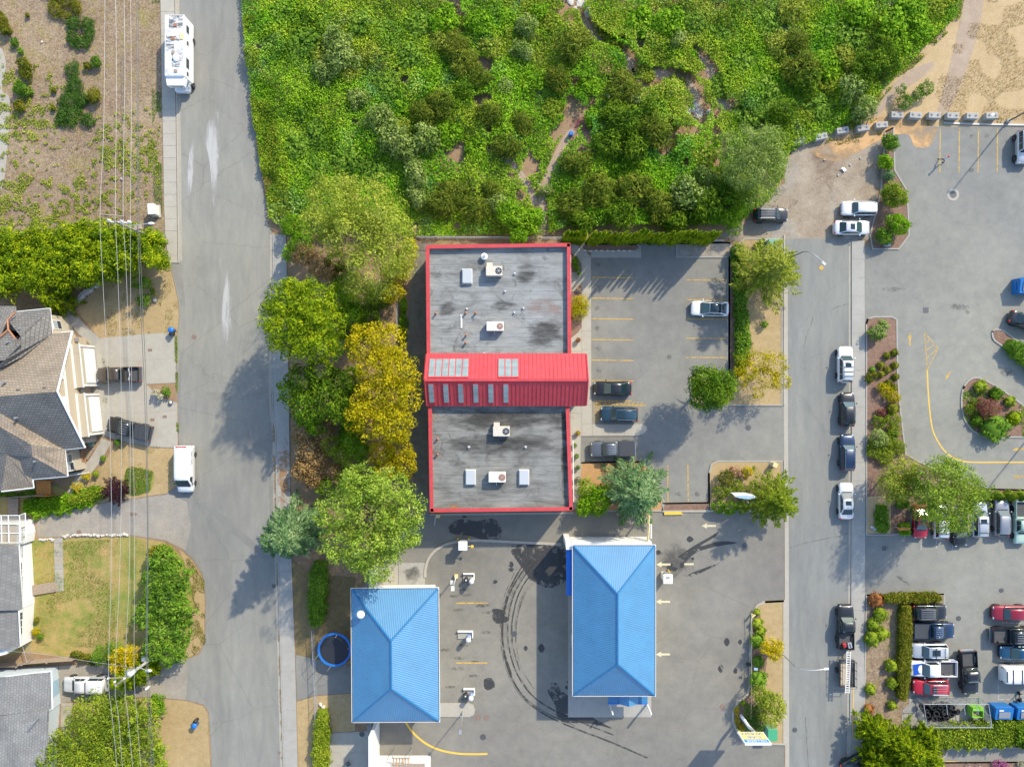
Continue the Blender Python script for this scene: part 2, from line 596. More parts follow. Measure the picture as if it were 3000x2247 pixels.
M['paint_y'] = ragged_mat('yellow_line_paint',(0.58,0.38,0.10),2.6,0.26,0.52,0.8,amount=0.9)
M['paint_yfresh'] = mat('yellow_curve_paint',(0.74,0.46,0.06),0.75,var=0.12)
M['paint_w'] = ragged_mat('pale_arrow_paint',(0.60,0.53,0.36),4.0,0.25,0.45,0.8)
M['paint_white'] = ragged_mat('white_line_paint',(0.5,0.49,0.46),3.0,0.3,0.55,0.8)
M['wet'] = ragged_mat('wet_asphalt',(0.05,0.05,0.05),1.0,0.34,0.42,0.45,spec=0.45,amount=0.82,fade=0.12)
M['damp'] = ragged_mat('damp_asphalt',(0.10,0.098,0.092),0.6,0.32,0.55,0.6,amount=0.6,fade=0.25)
M['rubber'] = ragged_mat('tyre_marks',(0.06,0.06,0.058),1.1,0.38,0.56,0.8,amount=0.85)
M['rubber2'] = ragged_mat('faint_tyre_marks',(0.085,0.083,0.08),0.7,0.42,0.62,0.8,amount=0.6)
M['oil'] = ragged_mat('oil_drips',(0.07,0.068,0.062),2.2,0.38,0.62,0.7,amount=0.42,fade=0.3)
M['pale_stain'] = ragged_mat('pale_dust_stain',(0.40,0.39,0.37),0.5,0.30,0.62,0.9,amount=0.6,stretch=(2.2,0.4,1),fade=0.3)
M['dust'] = ragged_mat('white_dust',(0.50,0.49,0.47),0.6,0.26,0.50,0.95,amount=0.8,stretch=(2.0,0.25,1),fade=0.22)
M['rust_leaf'] = ragged_mat('rusty_leaf_litter',(0.36,0.20,0.09),0.8,0.36,0.58,0.9,amount=0.8,fade=0.2)
M['iron'] = mat('cast_iron',(0.11,0.11,0.115),0.6,0.4,var=0.3,vscale=12)
M['rustlid'] = mat('rusty_lid',(0.22,0.15,0.12),0.8,var=0.3,vscale=12)
M['block'] = mat('precast_block',(0.36,0.35,0.33),0.9,var=0.22,vscale=4,bump=0.2)
M['dark'] = mat('dark_void',(0.02,0.02,0.022),0.7)
M['white'] = mat('white_paint',(0.78,0.78,0.76),0.5,var=0.05)
M['offwhite'] = mat('off_white_metal',(0.66,0.65,0.61),0.5,var=0.08)
M['trimwhite'] = mat('white_trim',(0.74,0.73,0.71),0.5)
M['galv'] = mat('galvanised_steel',(0.50,0.51,0.52),0.45,0.6,var=0.12,vscale=4)
M['steel'] = mat('grey_steel',(0.34,0.35,0.36),0.5,0.5,var=0.1)
M['bark'] = mat('bark',(0.13,0.10,0.075),0.95,var=0.3,vscale=6,bump=0.4)
M['barkpale'] = mat('pale_bark',(0.26,0.22,0.18),0.95,var=0.3,vscale=6)
M['wood'] = mat('weathered_wood',(0.33,0.26,0.20),0.9,var=0.25,vscale=4)
M['polewood'] = mat('pole_wood',(0.40,0.37,0.32),0.9,var=0.2,vscale=4)
M['orangewood'] = mat('orange_cedar',(0.52,0.22,0.05),0.8,var=0.2,vscale=5)
M['yellow'] = mat('yellow_safety_paint',(0.70,0.47,0.05),0.5,var=0.08)
M['paleyellow'] = mat('pale_yellow_paint',(0.68,0.56,0.28),0.6,var=0.1)
M['blackp'] = mat('black_plastic',(0.03,0.03,0.032),0.55)
M['bluep'] = mat('blue_plastic',(0.02,0.16,0.52),0.45,var=0.08)
M['bluebin'] = mat('blue_bin_paint',(0.012,0.15,0.42),0.5,var=0.15,vscale=3)
M['greenbox'] = mat('green_cabinet_paint',(0.17,0.36,0.26),0.55,var=0.08)
M['greenlid'] = mat('green_lid_paint',(0.06,0.34,0.17),0.5)
M['palegreen'] = mat('pale_green_paint',(0.40,0.50,0.42),0.55,var=0.08)
M['limebin'] = mat('lime_bin_paint',(0.22,0.50,0.05),0.5)
M['terracotta'] = mat('terracotta',(0.34,0.20,0.11),0.85,var=0.15)
M['glasspot'] = mat('green_glazed_pot',(0.20,0.26,0.20),0.4)
M['red'] = mat('red_paint',(0.5,0.04,0.04),0.5)

# ================================================================== GROUND, ROADS, PAVEMENTS
def sheet(name,pts,z,m,k=0):
 poly = PP(pts)
 if k:
  poly = smooth_line(poly,k,closed=True)
 return struct(MB().sheet(poly,z).build(name,m))

struct(MB().sheet([(-260,-260),(260,-260),(260,260),(-260,260)],0.0).build('ground',M['soil']))

sheet('yard_ground',[(-80,-80),(474,-80),(482,600),(500,700),(500,775),(0,980),(-80,980)],0.012,M['yard'])
thick_poly = [(705,-80),(2838,-80),(2800,60),(2700,150),(2610,250),(2500,365),(2400,420),(2305,470),(2310,560),(2235,650),(2160,692),
              (1650,700),(1225,700),(1215,860),(1190,1000),(1240,1400),(1240,1700),(1040,1730),(1040,2300),(870,2300),(846,1100),(838,690),(784,645),(760,471),(739,326),(724,181)]
sheet('thicket_soil',thick_poly,0.008,M['soil'])
sheet('dry_field',[(2845,-80),(3080,-80),(3080,374),(2620,374),(2560,345),(2480,402),(2360,440),(2330,400),(2500,330),(2610,235),(2700,140),(2800,50)],0.016,M['field'])
sheet('gravel_yard',[(2296,470),(2350,420),(2430,395),(2530,385),(2600,380),(2612,520),(2570,560),(2548,700),(2490,708),(2296,708),(2215,712),(2150,706),(2105,690),(2200,640),(2240,560),(2300,540)],0.022,M['gravel'])
sheet('sand_spill',[(2380,450),(2420,415),(2500,378),(2560,345),(2625,345),(2700,345),(2745,365),(2740,400),(2720,430),(2680,430),(2660,395),(2610,400),(2560,420),(2500,455),(2450,475)],0.036,ragged_mat('sand_skin',(0.56,0.35,0.17),0.45,0.22,0.50,0.95,fade=0.18),4)
for pts,w in (([(2858,-60),(2846,40),(2826,130),(2800,220),(2772,300),(2752,350)],[62,60,56,48,36,24]),
               ([(2735,188),(2690,215),(2640,250),(2590,300),(2540,345),(2500,372)],[14,36,34,30,36,40])):
 path = smooth_line(PP(pts),5)
 ws = np.interp(np.linspace(0,len(w) - 1,len(path)),range(len(w)),w) * S
 struct(MB().ribbon(path,list(ws),0.026).build('footpath',M['trail']))
TRAILS = [([(1596,690),(1590,620),(1592,560),(1612,500),(1640,440),(1668,395),(1690,368)],20),([(1570,600),(1545,540),(1490,470),(1430,445),(1370,440)],18),
          ([(1690,10),(1715,-60)],40),([(1710,60),(1740,110),(1790,140),(1840,175),(1850,215)],22),([(1850,215),(1960,225),(2020,255),(2050,330)],30),
          ([(2030,160),(2075,200),(2095,260),(2110,300),(2180,345),(2215,370)],26),([(1955,370),(1965,430),(1955,440)],16)]
for pts,w in TRAILS:
 struct(MB().ribbon(smooth_line(PP(pts),5),w * S,0.03).build('dirt_trail',M['trail']))

# --- west street
west_road = [(527,-80),(533,760),(498,772),(512,830),(524,885),(526,930),(519,990),(517,1125),(522,1180),(524,1310),(524,1420),(489,1447),(387,1462),(308,1473),
             (199,1491),(127,1505),(106,1534),(112,1574),(384,1567),(482,1582),(525,1600),(565,1636),(594,1680),(603,1756),(601,1882),(585,1915),(545,1932),(460,1937),
             (172,1950),(172,2058),(438,2040),(543,2049),(598,2063),(612,2085),(626,2320),(831,2320),(815,1647),(808,1300),(797,1100),(802,700),(784,645),(779,598),(760,471),(739,326),(724,181),(708,-80)]
sheet('road_west',west_road,0.030,M['asph_w'])
for k,pts in enumerate([[(600,1148),(676,1150),(676,1172),(600,1172)],[(575,750),(608,750),(610,810),(578,810)],[(590,1460),(640,1495),(760,1600),(800,1640),(800,1660),(690,1570),(580,1470)],
                          [(500,775),(530,765),(545,900),(530,900),(515,830)]]):
 sheet('road_patch',pts,0.034,M['asph_patch'])
sheet('side_drive',[(500,1448),(387,1462),(308,1473),(199,1491),(127,1505),(106,1534),(112,1574),(384,1567),(482,1582),(545,1612),(560,1540),(548,1470)],0.0345,M['drive'])
sheet('side_drive',[(545,1932),(460,1937),(172,1950),(172,2058),(438,2040),(543,2049),(552,1990)],0.0345,M['drive'])
for pts in ([(620,338),(640,330),(645,380),(640,470),(632,590),(624,600),(615,480),(600,395)],[(655,840),(672,800),(676,1000),(650,1000)],[(555,450),(575,400),(560,560),(545,560)]):
 struct(MB().sheet(smooth_line(PP(pts),4,True),0.038).build('dust_stain',M['dust']))

def interp_edge(pts,y):
 ys = [p[1] for p in pts]
 xs = [p[0] for p in pts]
 return float(np.interp(y,ys,xs))

def slab_walk(name,left,right,y0,y1,step,m,z=0.13):
 """A pavement: one base strip and each concrete slab a piece of its own."""
 ys = np.arange(y0,y1,20.0).tolist() + [y1]
 base = MB()
 poly = [P2(interp_edge(left,y),y) for y in ys] + [P2(interp_edge(right,y),y) for y in reversed(ys)]
 base.prism(poly,0.0,z - 0.02)
 o = struct(base.build(name,M['gutter']))
 g = 0.35
 y = y0
 while y < y1 - 2:
  ye = min(y + step,y1)
  q = [P2(interp_edge(left,y + g) + .2,y + g),P2(interp_edge(right,y + g) - .2,y + g),P2(interp_edge(right,ye - g) - .2,ye - g),P2(interp_edge(left,ye - g) + .2,ye - g)]
  MB().prism(q,z - 0.03,z + random.uniform(-0.004,0.004)).build('slab',m,o)
  y = ye
 return o

def kerb_line(name,pts,w=0.16,h=0.14,m=None,k=0):
 path = PP(pts)
 if k:
  path = smooth_line(path,k)
 return struct(MB().ribbon(path,w,0.0,h).build(name,m or M['concrete2']))

slab_walk('pavement',[(469,-80),(471,0),(482,600),(485,690),(496,771)],[(511,-80),(512,0),(519,600),(520,690),(521,771)],-70,771,35.6,M['concrete'])
kerb_line('kerb',[(514.5,-80),(516,0),(523,600),(524,690),(525,771)],0.17,0.15,M['concrete'])
struct(MB().ribbon(PP([(520,-80),(522,0),(528,600),(530,765)]),0.38,0.036).build('gutter_strip',M['gutter']))
wl = [(804,688),(804,900),(800,1093),(803,1208),(811,1263),(814,1462),(818,1647),(825,1900),(834,2247),(836,2320)]
wr = [(838,688),(841,800),(846,1093),(849,1300),(851,1480),(855,1647),(864,1900),(873,2247),(875,2320)]
slab_walk('pavement',wl,wr,688,2310,58,M['concrete2'])
kerb_line('kerb',[(x - 2,y) for x,y in wl],0.16,0.15,M['concrete2'])
struct(MB().ribbon(PP([(x - 8,y) for x,y in wl]),0.42,0.038).build('gutter_strip',M['gutter']))
struct(MB().sheet(smooth_line(PP([(816,1300),(848,1300),(852,1480),(830,1500),(812,1440)]),3,True),0.139).build('leaf_stain',M['rust_leaf']))

# --- east street
sheet('road_east',[(2296,700),(2494,700),(2494,1500),(2490,2320),(2300,2320)],0.030,M['asph_e'])
el = [(2498,706),(2498,1300),(2497,1700),(2494,2000),(2491,2320)]
er = [(2532,706),(2534,1300),(2533,1700),(2530,2000),(2526,2320)]
slab_walk('pavement',el,er,706,2310,54,M['concrete2'])
kerb_line('kerb',[(x - 2.2,y) for x,y in el],0.17,0.15,M['concrete2'])
struct(MB().ribbon(PP([(x - 7.5,y) for x,y in el]),0.36,0.036).build('gutter_strip',M['gutter']))
gl = [(2302,1010),(2302,1190),(2303,1350),(2304,1500),(2305,1760),(2306,2320)]
struct(MB().ribbon(PP([(2301,760)] + gl),0.52,0.036).build('gutter_strip',M['concrete']))
kerb_line('kerb',[(2297,690),(2296.5,1187)],0.18,0.13,M['concrete'])
kerb_line('kerb',[(2297,1350),(2297,1497)],0.18,0.13,M['concrete'])
kerb_line('kerb',[(2299,1757),(2299,2178)],0.18,0.13,M['concrete'])

# --- the office car park, the car wash yard and the east car park
lot = sheet('car_park',[(1728,750),(1878,750),(1878,712),(1982,712),(1982,754),(2140,754),(2140,1190),(2297,1190),(2297,1350),(2085,1350),(2085,1480),(1700,1480),(1700,1278),(1728,1268)],0.026,M['asph_lot'])
wash = sheet('wash_yard',[(1235,1505),(1700,1499),(1940,1497),(2297,1497),(2297,2320),(1075,2320),(1075,1690),(1130,1600)],0.026,M['asph_wash'])
east = sheet('east_car_park',[(2615,372),(3080,372),(3080,2320),(2528,2320),(2534,1300),(2534,722),(2640,728),(2655,600),(2640,560),(2616,520)],0.026,M['asph_east'])

def bed(name,pts,m,k=0,kerb=True,z=0.10,km=None,w=0.17):
 poly = PP(pts)
 if k:
  poly = smooth_line(poly,k,closed=True)
 o = struct(MB().prism(poly,0.0,z).build(name,m))
 if kerb:
  loop = poly + [poly[0],poly[1]]
  MB().ribbon(loop,w,0.0,z + 0.04).build('kerb',km or M['concrete2'],o)
 return o

# beds round the office
bed('planting_bed',[(2136,755),(2136,1098),(2020,1102),(2026,1170),(2060,1187),(2290,1187),(2290,702),(2180,700),(2140,740)],M['drylawn'])
struct(MB().prism(PP([(2138,757),(2168,757),(2168,1095),(2138,1096)]),0.05,0.108).build('mulch_strip',M['mulch']))
bed('planting_bed',[(2077,1480),(2077,1385),(2084,1360),(2100,1351),(2290,1351),(2290,1496),(2077,1496)],M['drylawn'])
bed('planting_bed',[(1940,1474),(2076,1472),(2076,1495),(1940,1497)],M['mulch'])
bed('planting_bed',[(1702,1355),(1880,1352),(1900,1372),(1945,1470),(1940,1496),(1690,1496)],ground_mat('orange_bark',[(0.3,(0.40,0.22,0.09)),(0.7,(0.48,0.30,0.14))],0.3,[(0.3,(0.36,0.19,0.08)),(0.7,(0.50,0.32,0.16))],1.5,0.3,8.0))
bed('planting_bed',[(1712,715),(1866,718),(1876,722),(1862,736),(1714,736),(1702,726)],M['mulch'])
struct(MB().prism(PP([(1731,737),(1864,738),(1878,724),(1878,756),(1731,755)]),0.0,0.12).build('kerb_apron',M['concrete2']))
bed('planting_bed',[(1982,715),(2140,712),(2140,754),(1982,754)],M['gravel'])
kerb_line('kerb',[(1700,704),(2120,706)],0.2,0.3,M['concrete2'])
for k in range(9):      # white edging stones
 p = P(1713 + 16.5 * k,735 + random.uniform(-1,1),0.12)
 MB().ell(p,(0.22,0.13,0.09),8,5).build('edging_stone',M['rubble'])['kind'] = 'structure'
# office walk
walk = struct(MB().prism(PP([(1664,716),(1690,718),(1705,728),(1731,752),(1732,1100),(1735,1242),(1880,1242),(1894,1248),(1896,1258),(1884,1272),(1866,1277),(1702,1278),(1700,1360),(1697,1490),(1668,1492)]),0.0,0.105).build('office_walk',M['gutter']))
def walk_slab(pts):
 MB().prism(PP(pts),0.09,0.128).build('slab',M['concrete'],walk)
for y0,y1 in [(754,808),(808.8,862),(862.8,916),(916.8,970),(970.8,1024),(1024.8,1078),(1078.8,1132),(1132.8,1186),(1186.8,1241)]:
 walk_slab([(1704,y0),(1731,y0),(1731.5,y1),(1704.5,y1)])
for y0,y1 in [(848,860),(972,1030),(1030.8,1090),(1090.8,1150),(1150.8,1210),(1210.8,1276)]:
 walk_slab([(1671,y0),(1703.4,y0),(1703.8,y1),(1671.5,y1)])
walk_slab([(1671,720),(1690,721),(1704,730),(1730,753),(1703,753),(1671,735)])
for x0,x1 in [(1705,1735),(1735.8,1782),(1782.8,1829)]:
 walk_slab([(x0,1242.5),(x1,1242.5),(x1,1276.5),(x0,1276.5)])
walk_slab([(1829.8,1242.5),(1880,1242.5),(1893,1248),(1895,1258),(1883,1271),(1866,1276.5),(1829.8,1276.5)])
for y0,y1 in [(1277.5,1330),(1330.8,1384),(1384.8,1438),(1438.8,1488)]:
 walk_slab([(1671,y0),(1699,y0),(1698,y1),(1671,y1)])
for pts in ([(1670,742),(1690,752),(1703,775),(1703,798),(1670,798)],[(1670,852),(1704,858),(1704,958),(1692,975),(1674,990),(1670,985)]):
 struct(MB().prism(PP(pts),0.09,0.15).build('planting_bed',M['mulch']))

# alley behind the office, car wash concrete
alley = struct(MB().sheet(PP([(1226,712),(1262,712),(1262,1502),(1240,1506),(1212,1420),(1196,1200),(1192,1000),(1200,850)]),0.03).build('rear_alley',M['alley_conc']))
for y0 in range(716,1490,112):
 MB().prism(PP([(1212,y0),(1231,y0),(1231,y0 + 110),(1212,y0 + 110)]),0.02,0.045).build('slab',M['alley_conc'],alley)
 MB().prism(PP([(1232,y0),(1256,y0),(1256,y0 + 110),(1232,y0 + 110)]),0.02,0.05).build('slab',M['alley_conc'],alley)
kerb_line('kerb',[(1246,1690),(1247,1665),(1258,1632),(1284,1606),(1320,1590),(1370,1583),(1440,1584),(1645,1594)],0.32,0.15,M['concrete'],5)
kerb_line('kerb',[(1262,1507),(1680,1502)],0.25,0.15,M['concrete2'])
kerb_line('kerb',[(1940,1497),(2080,1497)],0.22,0.15,M['concrete'])
pad = struct(MB().prism(PP([(1168,1648),(1245,1648),(1245,1712),(1168,1712)]),0.0,0.05).build('wash_pad',M['concrete2']))
MB().sheet(PP([(1176,1652),(1236,1652),(1236,1710),(1176,1710)]),0.055).build('grime',M['damp'],pad)
struct(MB().prism(PP([(1090,1660),(1166,1648),(1166,1712),(1090,1712)]),0.0,0.045).build('wash_apron',M['concrete']))
isl = struct(MB().prism(PP([(1285,2058),(1372,2058),(1386,2063),(1392,2078),(1388,2092),(1374,2099),(1285,2098)]),0.0,0.14).build('vacuum_island',M['concrete']))
MB().prism(PP([(1286,2062),(1370,2062),(1382,2067),(1387,2078),(1383,2089),(1370,2094),(1286,2094)]),0.12,0.155).build('slab',M['concrete'],isl)
# pavement slabs round the right-hand wash building
bay = struct(MB().prism(PP([(1664,1740),(1684,1740),(1684,2028),(1908,2028),(1908,2100),(1664,2100)]),0.0,0.04).build('wash_floor',M['gutter']))
for pts in ([(1665,1741),(1684,1741),(1684,1860),(1665,1860)],[(1665,1862),(1684,1862),(1684,1975),(1665,1975)],[(1665,2029),(1780,2029),(1780,2099),(1665,2099)],[(1782,2029),(1877,2029),(1877,2099),(1782,2099)],[(1879,2029),(1907,2029),(1907,2099),(1879,2099)]):
 MB().prism(PP(pts),0.03,0.052).build('slab',M['concrete2'],bay)
bed('planting_bed',[(2296,1759),(2240,1762),(2218,1772),(2205,1790),(2200,1830),(2198,1900),(2196,2010),(2188,2035),(2160,2055),(2146,2085),(2146,2110),(2160,2145),(2200,2170),(2250,2177),(2296,2178)],M['drylawn'],km=M['concrete'],w=0.24)
struct(MB().prism(PP([(2206,1792),(2226,1785),(2230,1850),(2250,1900),(2240,1990),(2225,2030),(2200,2050),(2225,2130),(2190,2160),(2162,2140),(2150,2100),(2164,2060),(2192,2038),(2199,2010),(2202,1880)]),0.05,0.108).build('mulch_strip',M['mulch']))

# strip between the west street and the wash
sheet('verge_lawn',[(856,1640),(905,1680),(1040,1690),(1040,1840),(1040,1935),(940,1935),(868,1918),(858,1700)],0.05,ground_mat('brown_lawn',[(0.3,(0.16,0.12,0.06)),(0.7,(0.24,0.17,0.08))],0.2,[(0.3,(0.14,0.12,0.05)),(0.7,(0.30,0.21,0.10))],1.3,0.4,8.0))
sheet('verge_drive',[(866,1917),(925,1930),(1040,1952),(1040,2028),(925,2036),(870,2052)],0.055,M['asph_patch'])
sheet('verge_lawn',[(869,2055),(925,2038),(1040,2030),(1040,2140),(965,2145),(960,2320),(876,2320)],0.05,M['drylawn'])
pt = struct(MB().prism(PP([(966,2146),(1078,2140),(1080,2320),(964,2320)]),0.0,0.06).build('patio',M['gutter']))
for k in range(2):
 for j in range(3):
  x0,y0 = 967 + 56 * k,2147 + 56 * j
  MB().prism(PP([(x0,y0),(x0 + 55,y0),(x0 + 55,y0 + 55),(x0,y0 + 55)]),0.04,0.075).build('slab',M['concrete'],pt)

# west gardens
sheet('front_lawn',[(222,905),(330,800),(400,770),(480,760),(500,785),(522,885),(524,930),(518,982),(420,980),(300,992),(285,985)],0.02,M['drylawn'])
dr = struct(MB().prism(PP([(262,992),(300,990),(420,978),(514,974),(516,1122),(428,1126),(470,1165),(520,1180),(521,1312),(450,1310),(345,1290),(300,1275),(262,1270)]),0.0,0.035).build('driveway',M['gutter']))
for pts in ([(264,994),(424,981),(426,1056),(266,1062)],[(425,980),(513,976),(514,1048),(427,1055)],[(266,1063),(426,1057),(427,1124),(440,1138),(440,1210),(268,1208)],[(427,1056),(514,1049),(515,1121),(428,1125)],
   [(268,1209),(440,1211),(518,1200),(520,1311),(450,1308),(345,1288),(268,1268)],[(441,1140),(470,1166),(518,1182),(518,1198),(441,1209)]):
 MB().prism(PP(pts),0.02,0.048).build('slab',M['concrete'],dr)
for x,y in ((440,1026),(447,1230),(483,1221)):
 struct(MB().prism(PP([(x - 6,y - 4),(x + 6,y - 4),(x + 6,y + 4),(x - 6,y + 4)]),0.04,0.056).build('valve_cover',M['rustlid']))
pth = struct(MB().ribbon(smooth_line(PP([(195,915),(222,945),(250,975),(285,1005)]),4),1.35,0.0,0.05).build('garden_path',M['concrete2']))
struct(MB().sheet(PP([(196,928),(262,992),(205,995),(190,960)]),0.03).build('planting_bed',M['mulch']))
sheet('front_lawn',[(345,1292),(450,1312),(522,1314),(520,1420),(488,1444),(387,1460),(300,1470),(200,1440),(260,1400),(300,1360)],0.02,M['drylawn'])
struct(MB().sheet(smooth_line(PP([(372,1372),(392,1366),(450,1380),(440,1440),(392,1452),(358,1440)]),4,True),0.026).build('green_patch',M['greenlawn']))
pth2 = struct(MB().ribbon(PP([(312,1290),(285,1340),(258,1375),(225,1420),(205,1460)]),1.3,0.0,0.05).build('garden_path',M['concrete']))
sheet('side_garden',[(-80,1400),(150,1420),(205,1440),(300,1470),(199,1491),(127,1505),(60,1510),(-80,1510)],0.016,M['greenlawn'])
sheet('house_lawn',[(96,1580),(384,1572),(480,1588),(560,1650),(590,1700),(598,1880),(560,1925),(250,1930),(80,1910),(-80,1940),(-80,1580)],0.02,M['greenlawn'])
sheet('verge_sand',[(525,1608),(562,1640),(592,1690),(600,1756),(598,1880),(580,1912),(540,1928),(560,1860),(568,1760),(555,1690)],0.028,M['drylawn'])
sheet('house_lawn',[(215,2060),(436,2044),(545,2052),(596,2068),(608,2090),(620,2320),(160,2320)],0.02,M['drylawn'])
bp = struct(MB().prism(PP([(158,1577),(184,1574),(188,1730),(162,1734)]),0.0,0.05).build('garden_path',M['gutter']))
for k in range(12):
 y0 = 1578 + 12.8 * k
 MB().prism(PP([(159 + k * .3,y0),(184 + k * .3,y0 - .5),(184 + k * .3,y0 + 11.4),(159 + k * .3,y0 + 12)]),0.03,0.07 + random.uniform(-.005,.008)).build('paver',M['concrete' if k % 3 else 'concrete2'],bp)
st = struct(MB().prism(PP([(180,2058),(213,2058),(206,2160),(178,2160)]),0.0,0.06).build('garden_path',M['gutter']))
for k in range(5):
 MB().prism(PP([(184,2062 + 6 * k),(212,2062 + 6 * k),(212,2067 + 6 * k),(184,2067 + 6 * k)]),0.05,0.10 + 0.02 * (4 - k)).build('step',M['concrete'],st)
MB().prism(PP([(181,2094),(208,2094),(202,2158),(178,2158)]),0.04,0.075).build('slab',M['concrete'],st)
struct(MB().sheet(smooth_line(PP([(-60,130),(0,140),(14,165),(18,200),(6,262),(26,282),(30,310),(24,420),(4,560),(-60,600)]),4,True),0.05).build('garden_path',M['concrete']))

# --- east beds
bed('planting_bed',[(2592,388),(2616,376),(2620,500),(2656,560),(2662,690),(2632,730),(2555,730),(2548,690),(2580,560)],M['mulch'])
kerb_line('kerb',[(2762,362),(2850,365),(3080,369)],0.22,0.16,M['steel'])
bed('planting_bed',[(2537,950),(2542,934),(2560,929),(2612,929),(2626,936),(2628,1100),(2636,1200),(2652,1330),(2690,1352),(2880,1432),(2880,1476),(2690,1480),(2668,1500),(2668,1560),(2606,1566),(2537,1566)],M['mulch'])
struct(MB().prism(PP([(2539,1455),(2610,1450),(2608,1562),(2539,1562)]),0.05,0.108).build('dry_patch',M['field']))
bed('planting_bed',[(2880,1432),(3080,1436),(3080,1480),(2880,1476)],M['mulch'])
bed('planting_bed',[(2537,1742),(2764,1739),(2764,1772),(2672,1776),(2664,2060),(2645,2080),(2640,2120),(2740,2150),(3080,2140),(3080,2188),(2780,2190),(2700,2320),(2526,2320)],M['yard'])
ring = [(2820,1140),(2840,1112),(2866,1107),(2900,1122),(2960,1160),(3010,1200),(3060,1250),(3040,1278),(2960,1280),(2895,1282),(2850,1262),(2826,1230),(2816,1190)]
bed('planting_bed',ring,M['mulch'],4,w=0.2)
bed('planting_bed',[(2906,974),(2914,966),(2936,968),(2966,990),(3080,1070),(3080,1110),(2990,1050),(2930,1010),(2910,994)],M['mulch'],3,w=0.2)
sheet('loading_apron',[(2962,1096),(3080,1010),(3080,1180),(3020,1150)],0.033,M['asph_patch'])
sheet('lower_lane',[(2700,2192),(3080,2190),(3080,2228),(2740,2230)],0.032,M['asph_patch'])
bed('planting_bed',[(2760,2232),(3080,2230),(3080,2320),(2740,2320)],M['mulch'])
cg = struct(MB().prism(PP([(2645,2052),(2700,2040),(2700,2085),(2905,2085),(2905,2142),(2690,2142),(2640,2090)]),0.0,0.045).build('tyre_yard_slab',M['gutter']))
for pts in ([(2702,2087),(2770,2087),(2768,2141),(2702,2141)],[(2771,2087),(2838,2087),(2838,2141),(2770,2141)],[(2839,2087),(2904,2087),(2904,2141),(2839,2141)],[(2647,2053),(2698,2043),(2698,2084),(2650,2080)]):
 MB().prism(PP(pts),0.03,0.06).build('slab',M['concrete2'],cg)

# --- painted lines: each one a piece of its lot
def line(parent,x0,y0,x1,y1,w=3.0,m='paint_y',z=0.034):
 MB().ribbon(PP([(x0,y0),(x1,y1)]),w * S,z).build('painted_line',M[m],parent)
for y in (813,874,934,995,1055,1115):
 line(lot,1733,y,1856,y + 1.5)
for y in (820.5,878,934.6,991,1047):
 line(lot,2010,y,2130,y + 1)
line(lot,1956,1361,1957,1469)
line(lot,2015,1361,2016,1469)
line(lot,1737,1175,1855,1175,3)
line(lot,1740,1184,1893,1188,4)
for k in range(12):
 line(lot,1742 + 12 * k,1186,1752 + 12 * k,1176,2)
for k in range(9):
 line(lot,1738,1238 - 6 * k,1764,1224 - 6 * k,2)
for y in (1766,1941):
 line(wash,1336,y,1428,y,4.2,'paint_y')
MB().ribbon(smooth_line(PP([(1184,2100),(1192,2120),(1215,2150),(1250,2178),(1290,2196),(1340,2206),(1390,2208),(1428,2207)]),6),5.4 * S,0.034).build('painted_curve',M['paint_yfresh'],wash)
line(lot,2132,760,2132,1094,1.6,'paint_white')
def arrow(parent,x,y,L,d,m='paint_w',w=1.0):
 """arrow with its tip at x, y pointing in picture direction d."""
 dx,dy = d
 nx,ny = -dy,dx
 q = [(0,0),(16,8 * w),(16,3 * w),(L,3 * w),(L,-3 * w),(16,-3 * w),(16,-8 * w)]
 pts = [(x - dx * a + nx * b,y - dy * a + ny * b) for a,b in q]
 MB().sheet(PP(pts),0.034).build('painted_arrow',M[m],parent)
for x,y in ((2055,1540),(1922,1653),(1921,1762),(1921,1916)):
 arrow(wash,x,y,42,(-1,0))
line(wash,2005,1652,2032,1652,6,'paint_w')
for x in (2754,2810,2866,2922):
 line(east,x,378,x - 1,506,3)
arrow(east,2665,975,38,(0,-1),'paint_y',0.8)
arrow(east,2768,1113,30,(-0.55,0.83),'paint_y',0.6)
arrow(east,2965,1318,34,(-1,0.1),'paint_y',0.8)
arrow(east,2966,1398,34,(-1,0.1),'paint_y',0.8)
for a in ((2709,976,2748,1021),(2748,1021,2716,1084),(2708,976,2716,1084),(2711,1006,2722,996),(2713,1027,2735,1010),(2714,1049,2746,1022)):
 line(east,*a,2.4,'paint_y')
MB().ribbon(smooth_line(PP([(2716,1084),(2719,1150),(2726,1225),(2738,1275),(2772,1326),(2815,1349),(2860,1354),(2930,1354),(3080,1354)]),5),3.6 * S,0.034).build('painted_curve',M['paint_yfresh'],east)
for a in ((2924,1992,2924,2048),(2924,2048,3080,2049),(2928,1824,3080,1826),(2926,1936,3080,1937),(2655,2033,2776,2034),(2698,1584,2698,1612),(2743,1580,2744,1606),(2790,1590,2790,1612)):
 line(east,*a,2.2,'paint_white')
line(east,2770,2230,2805,2231,4,'paint_yfresh')
rd = [o for o in bpy.data.objects if o.name == 'road_east'][0]
line(rd,2499,2000,2496,2160,2.2,'paint_yfresh',0.155)

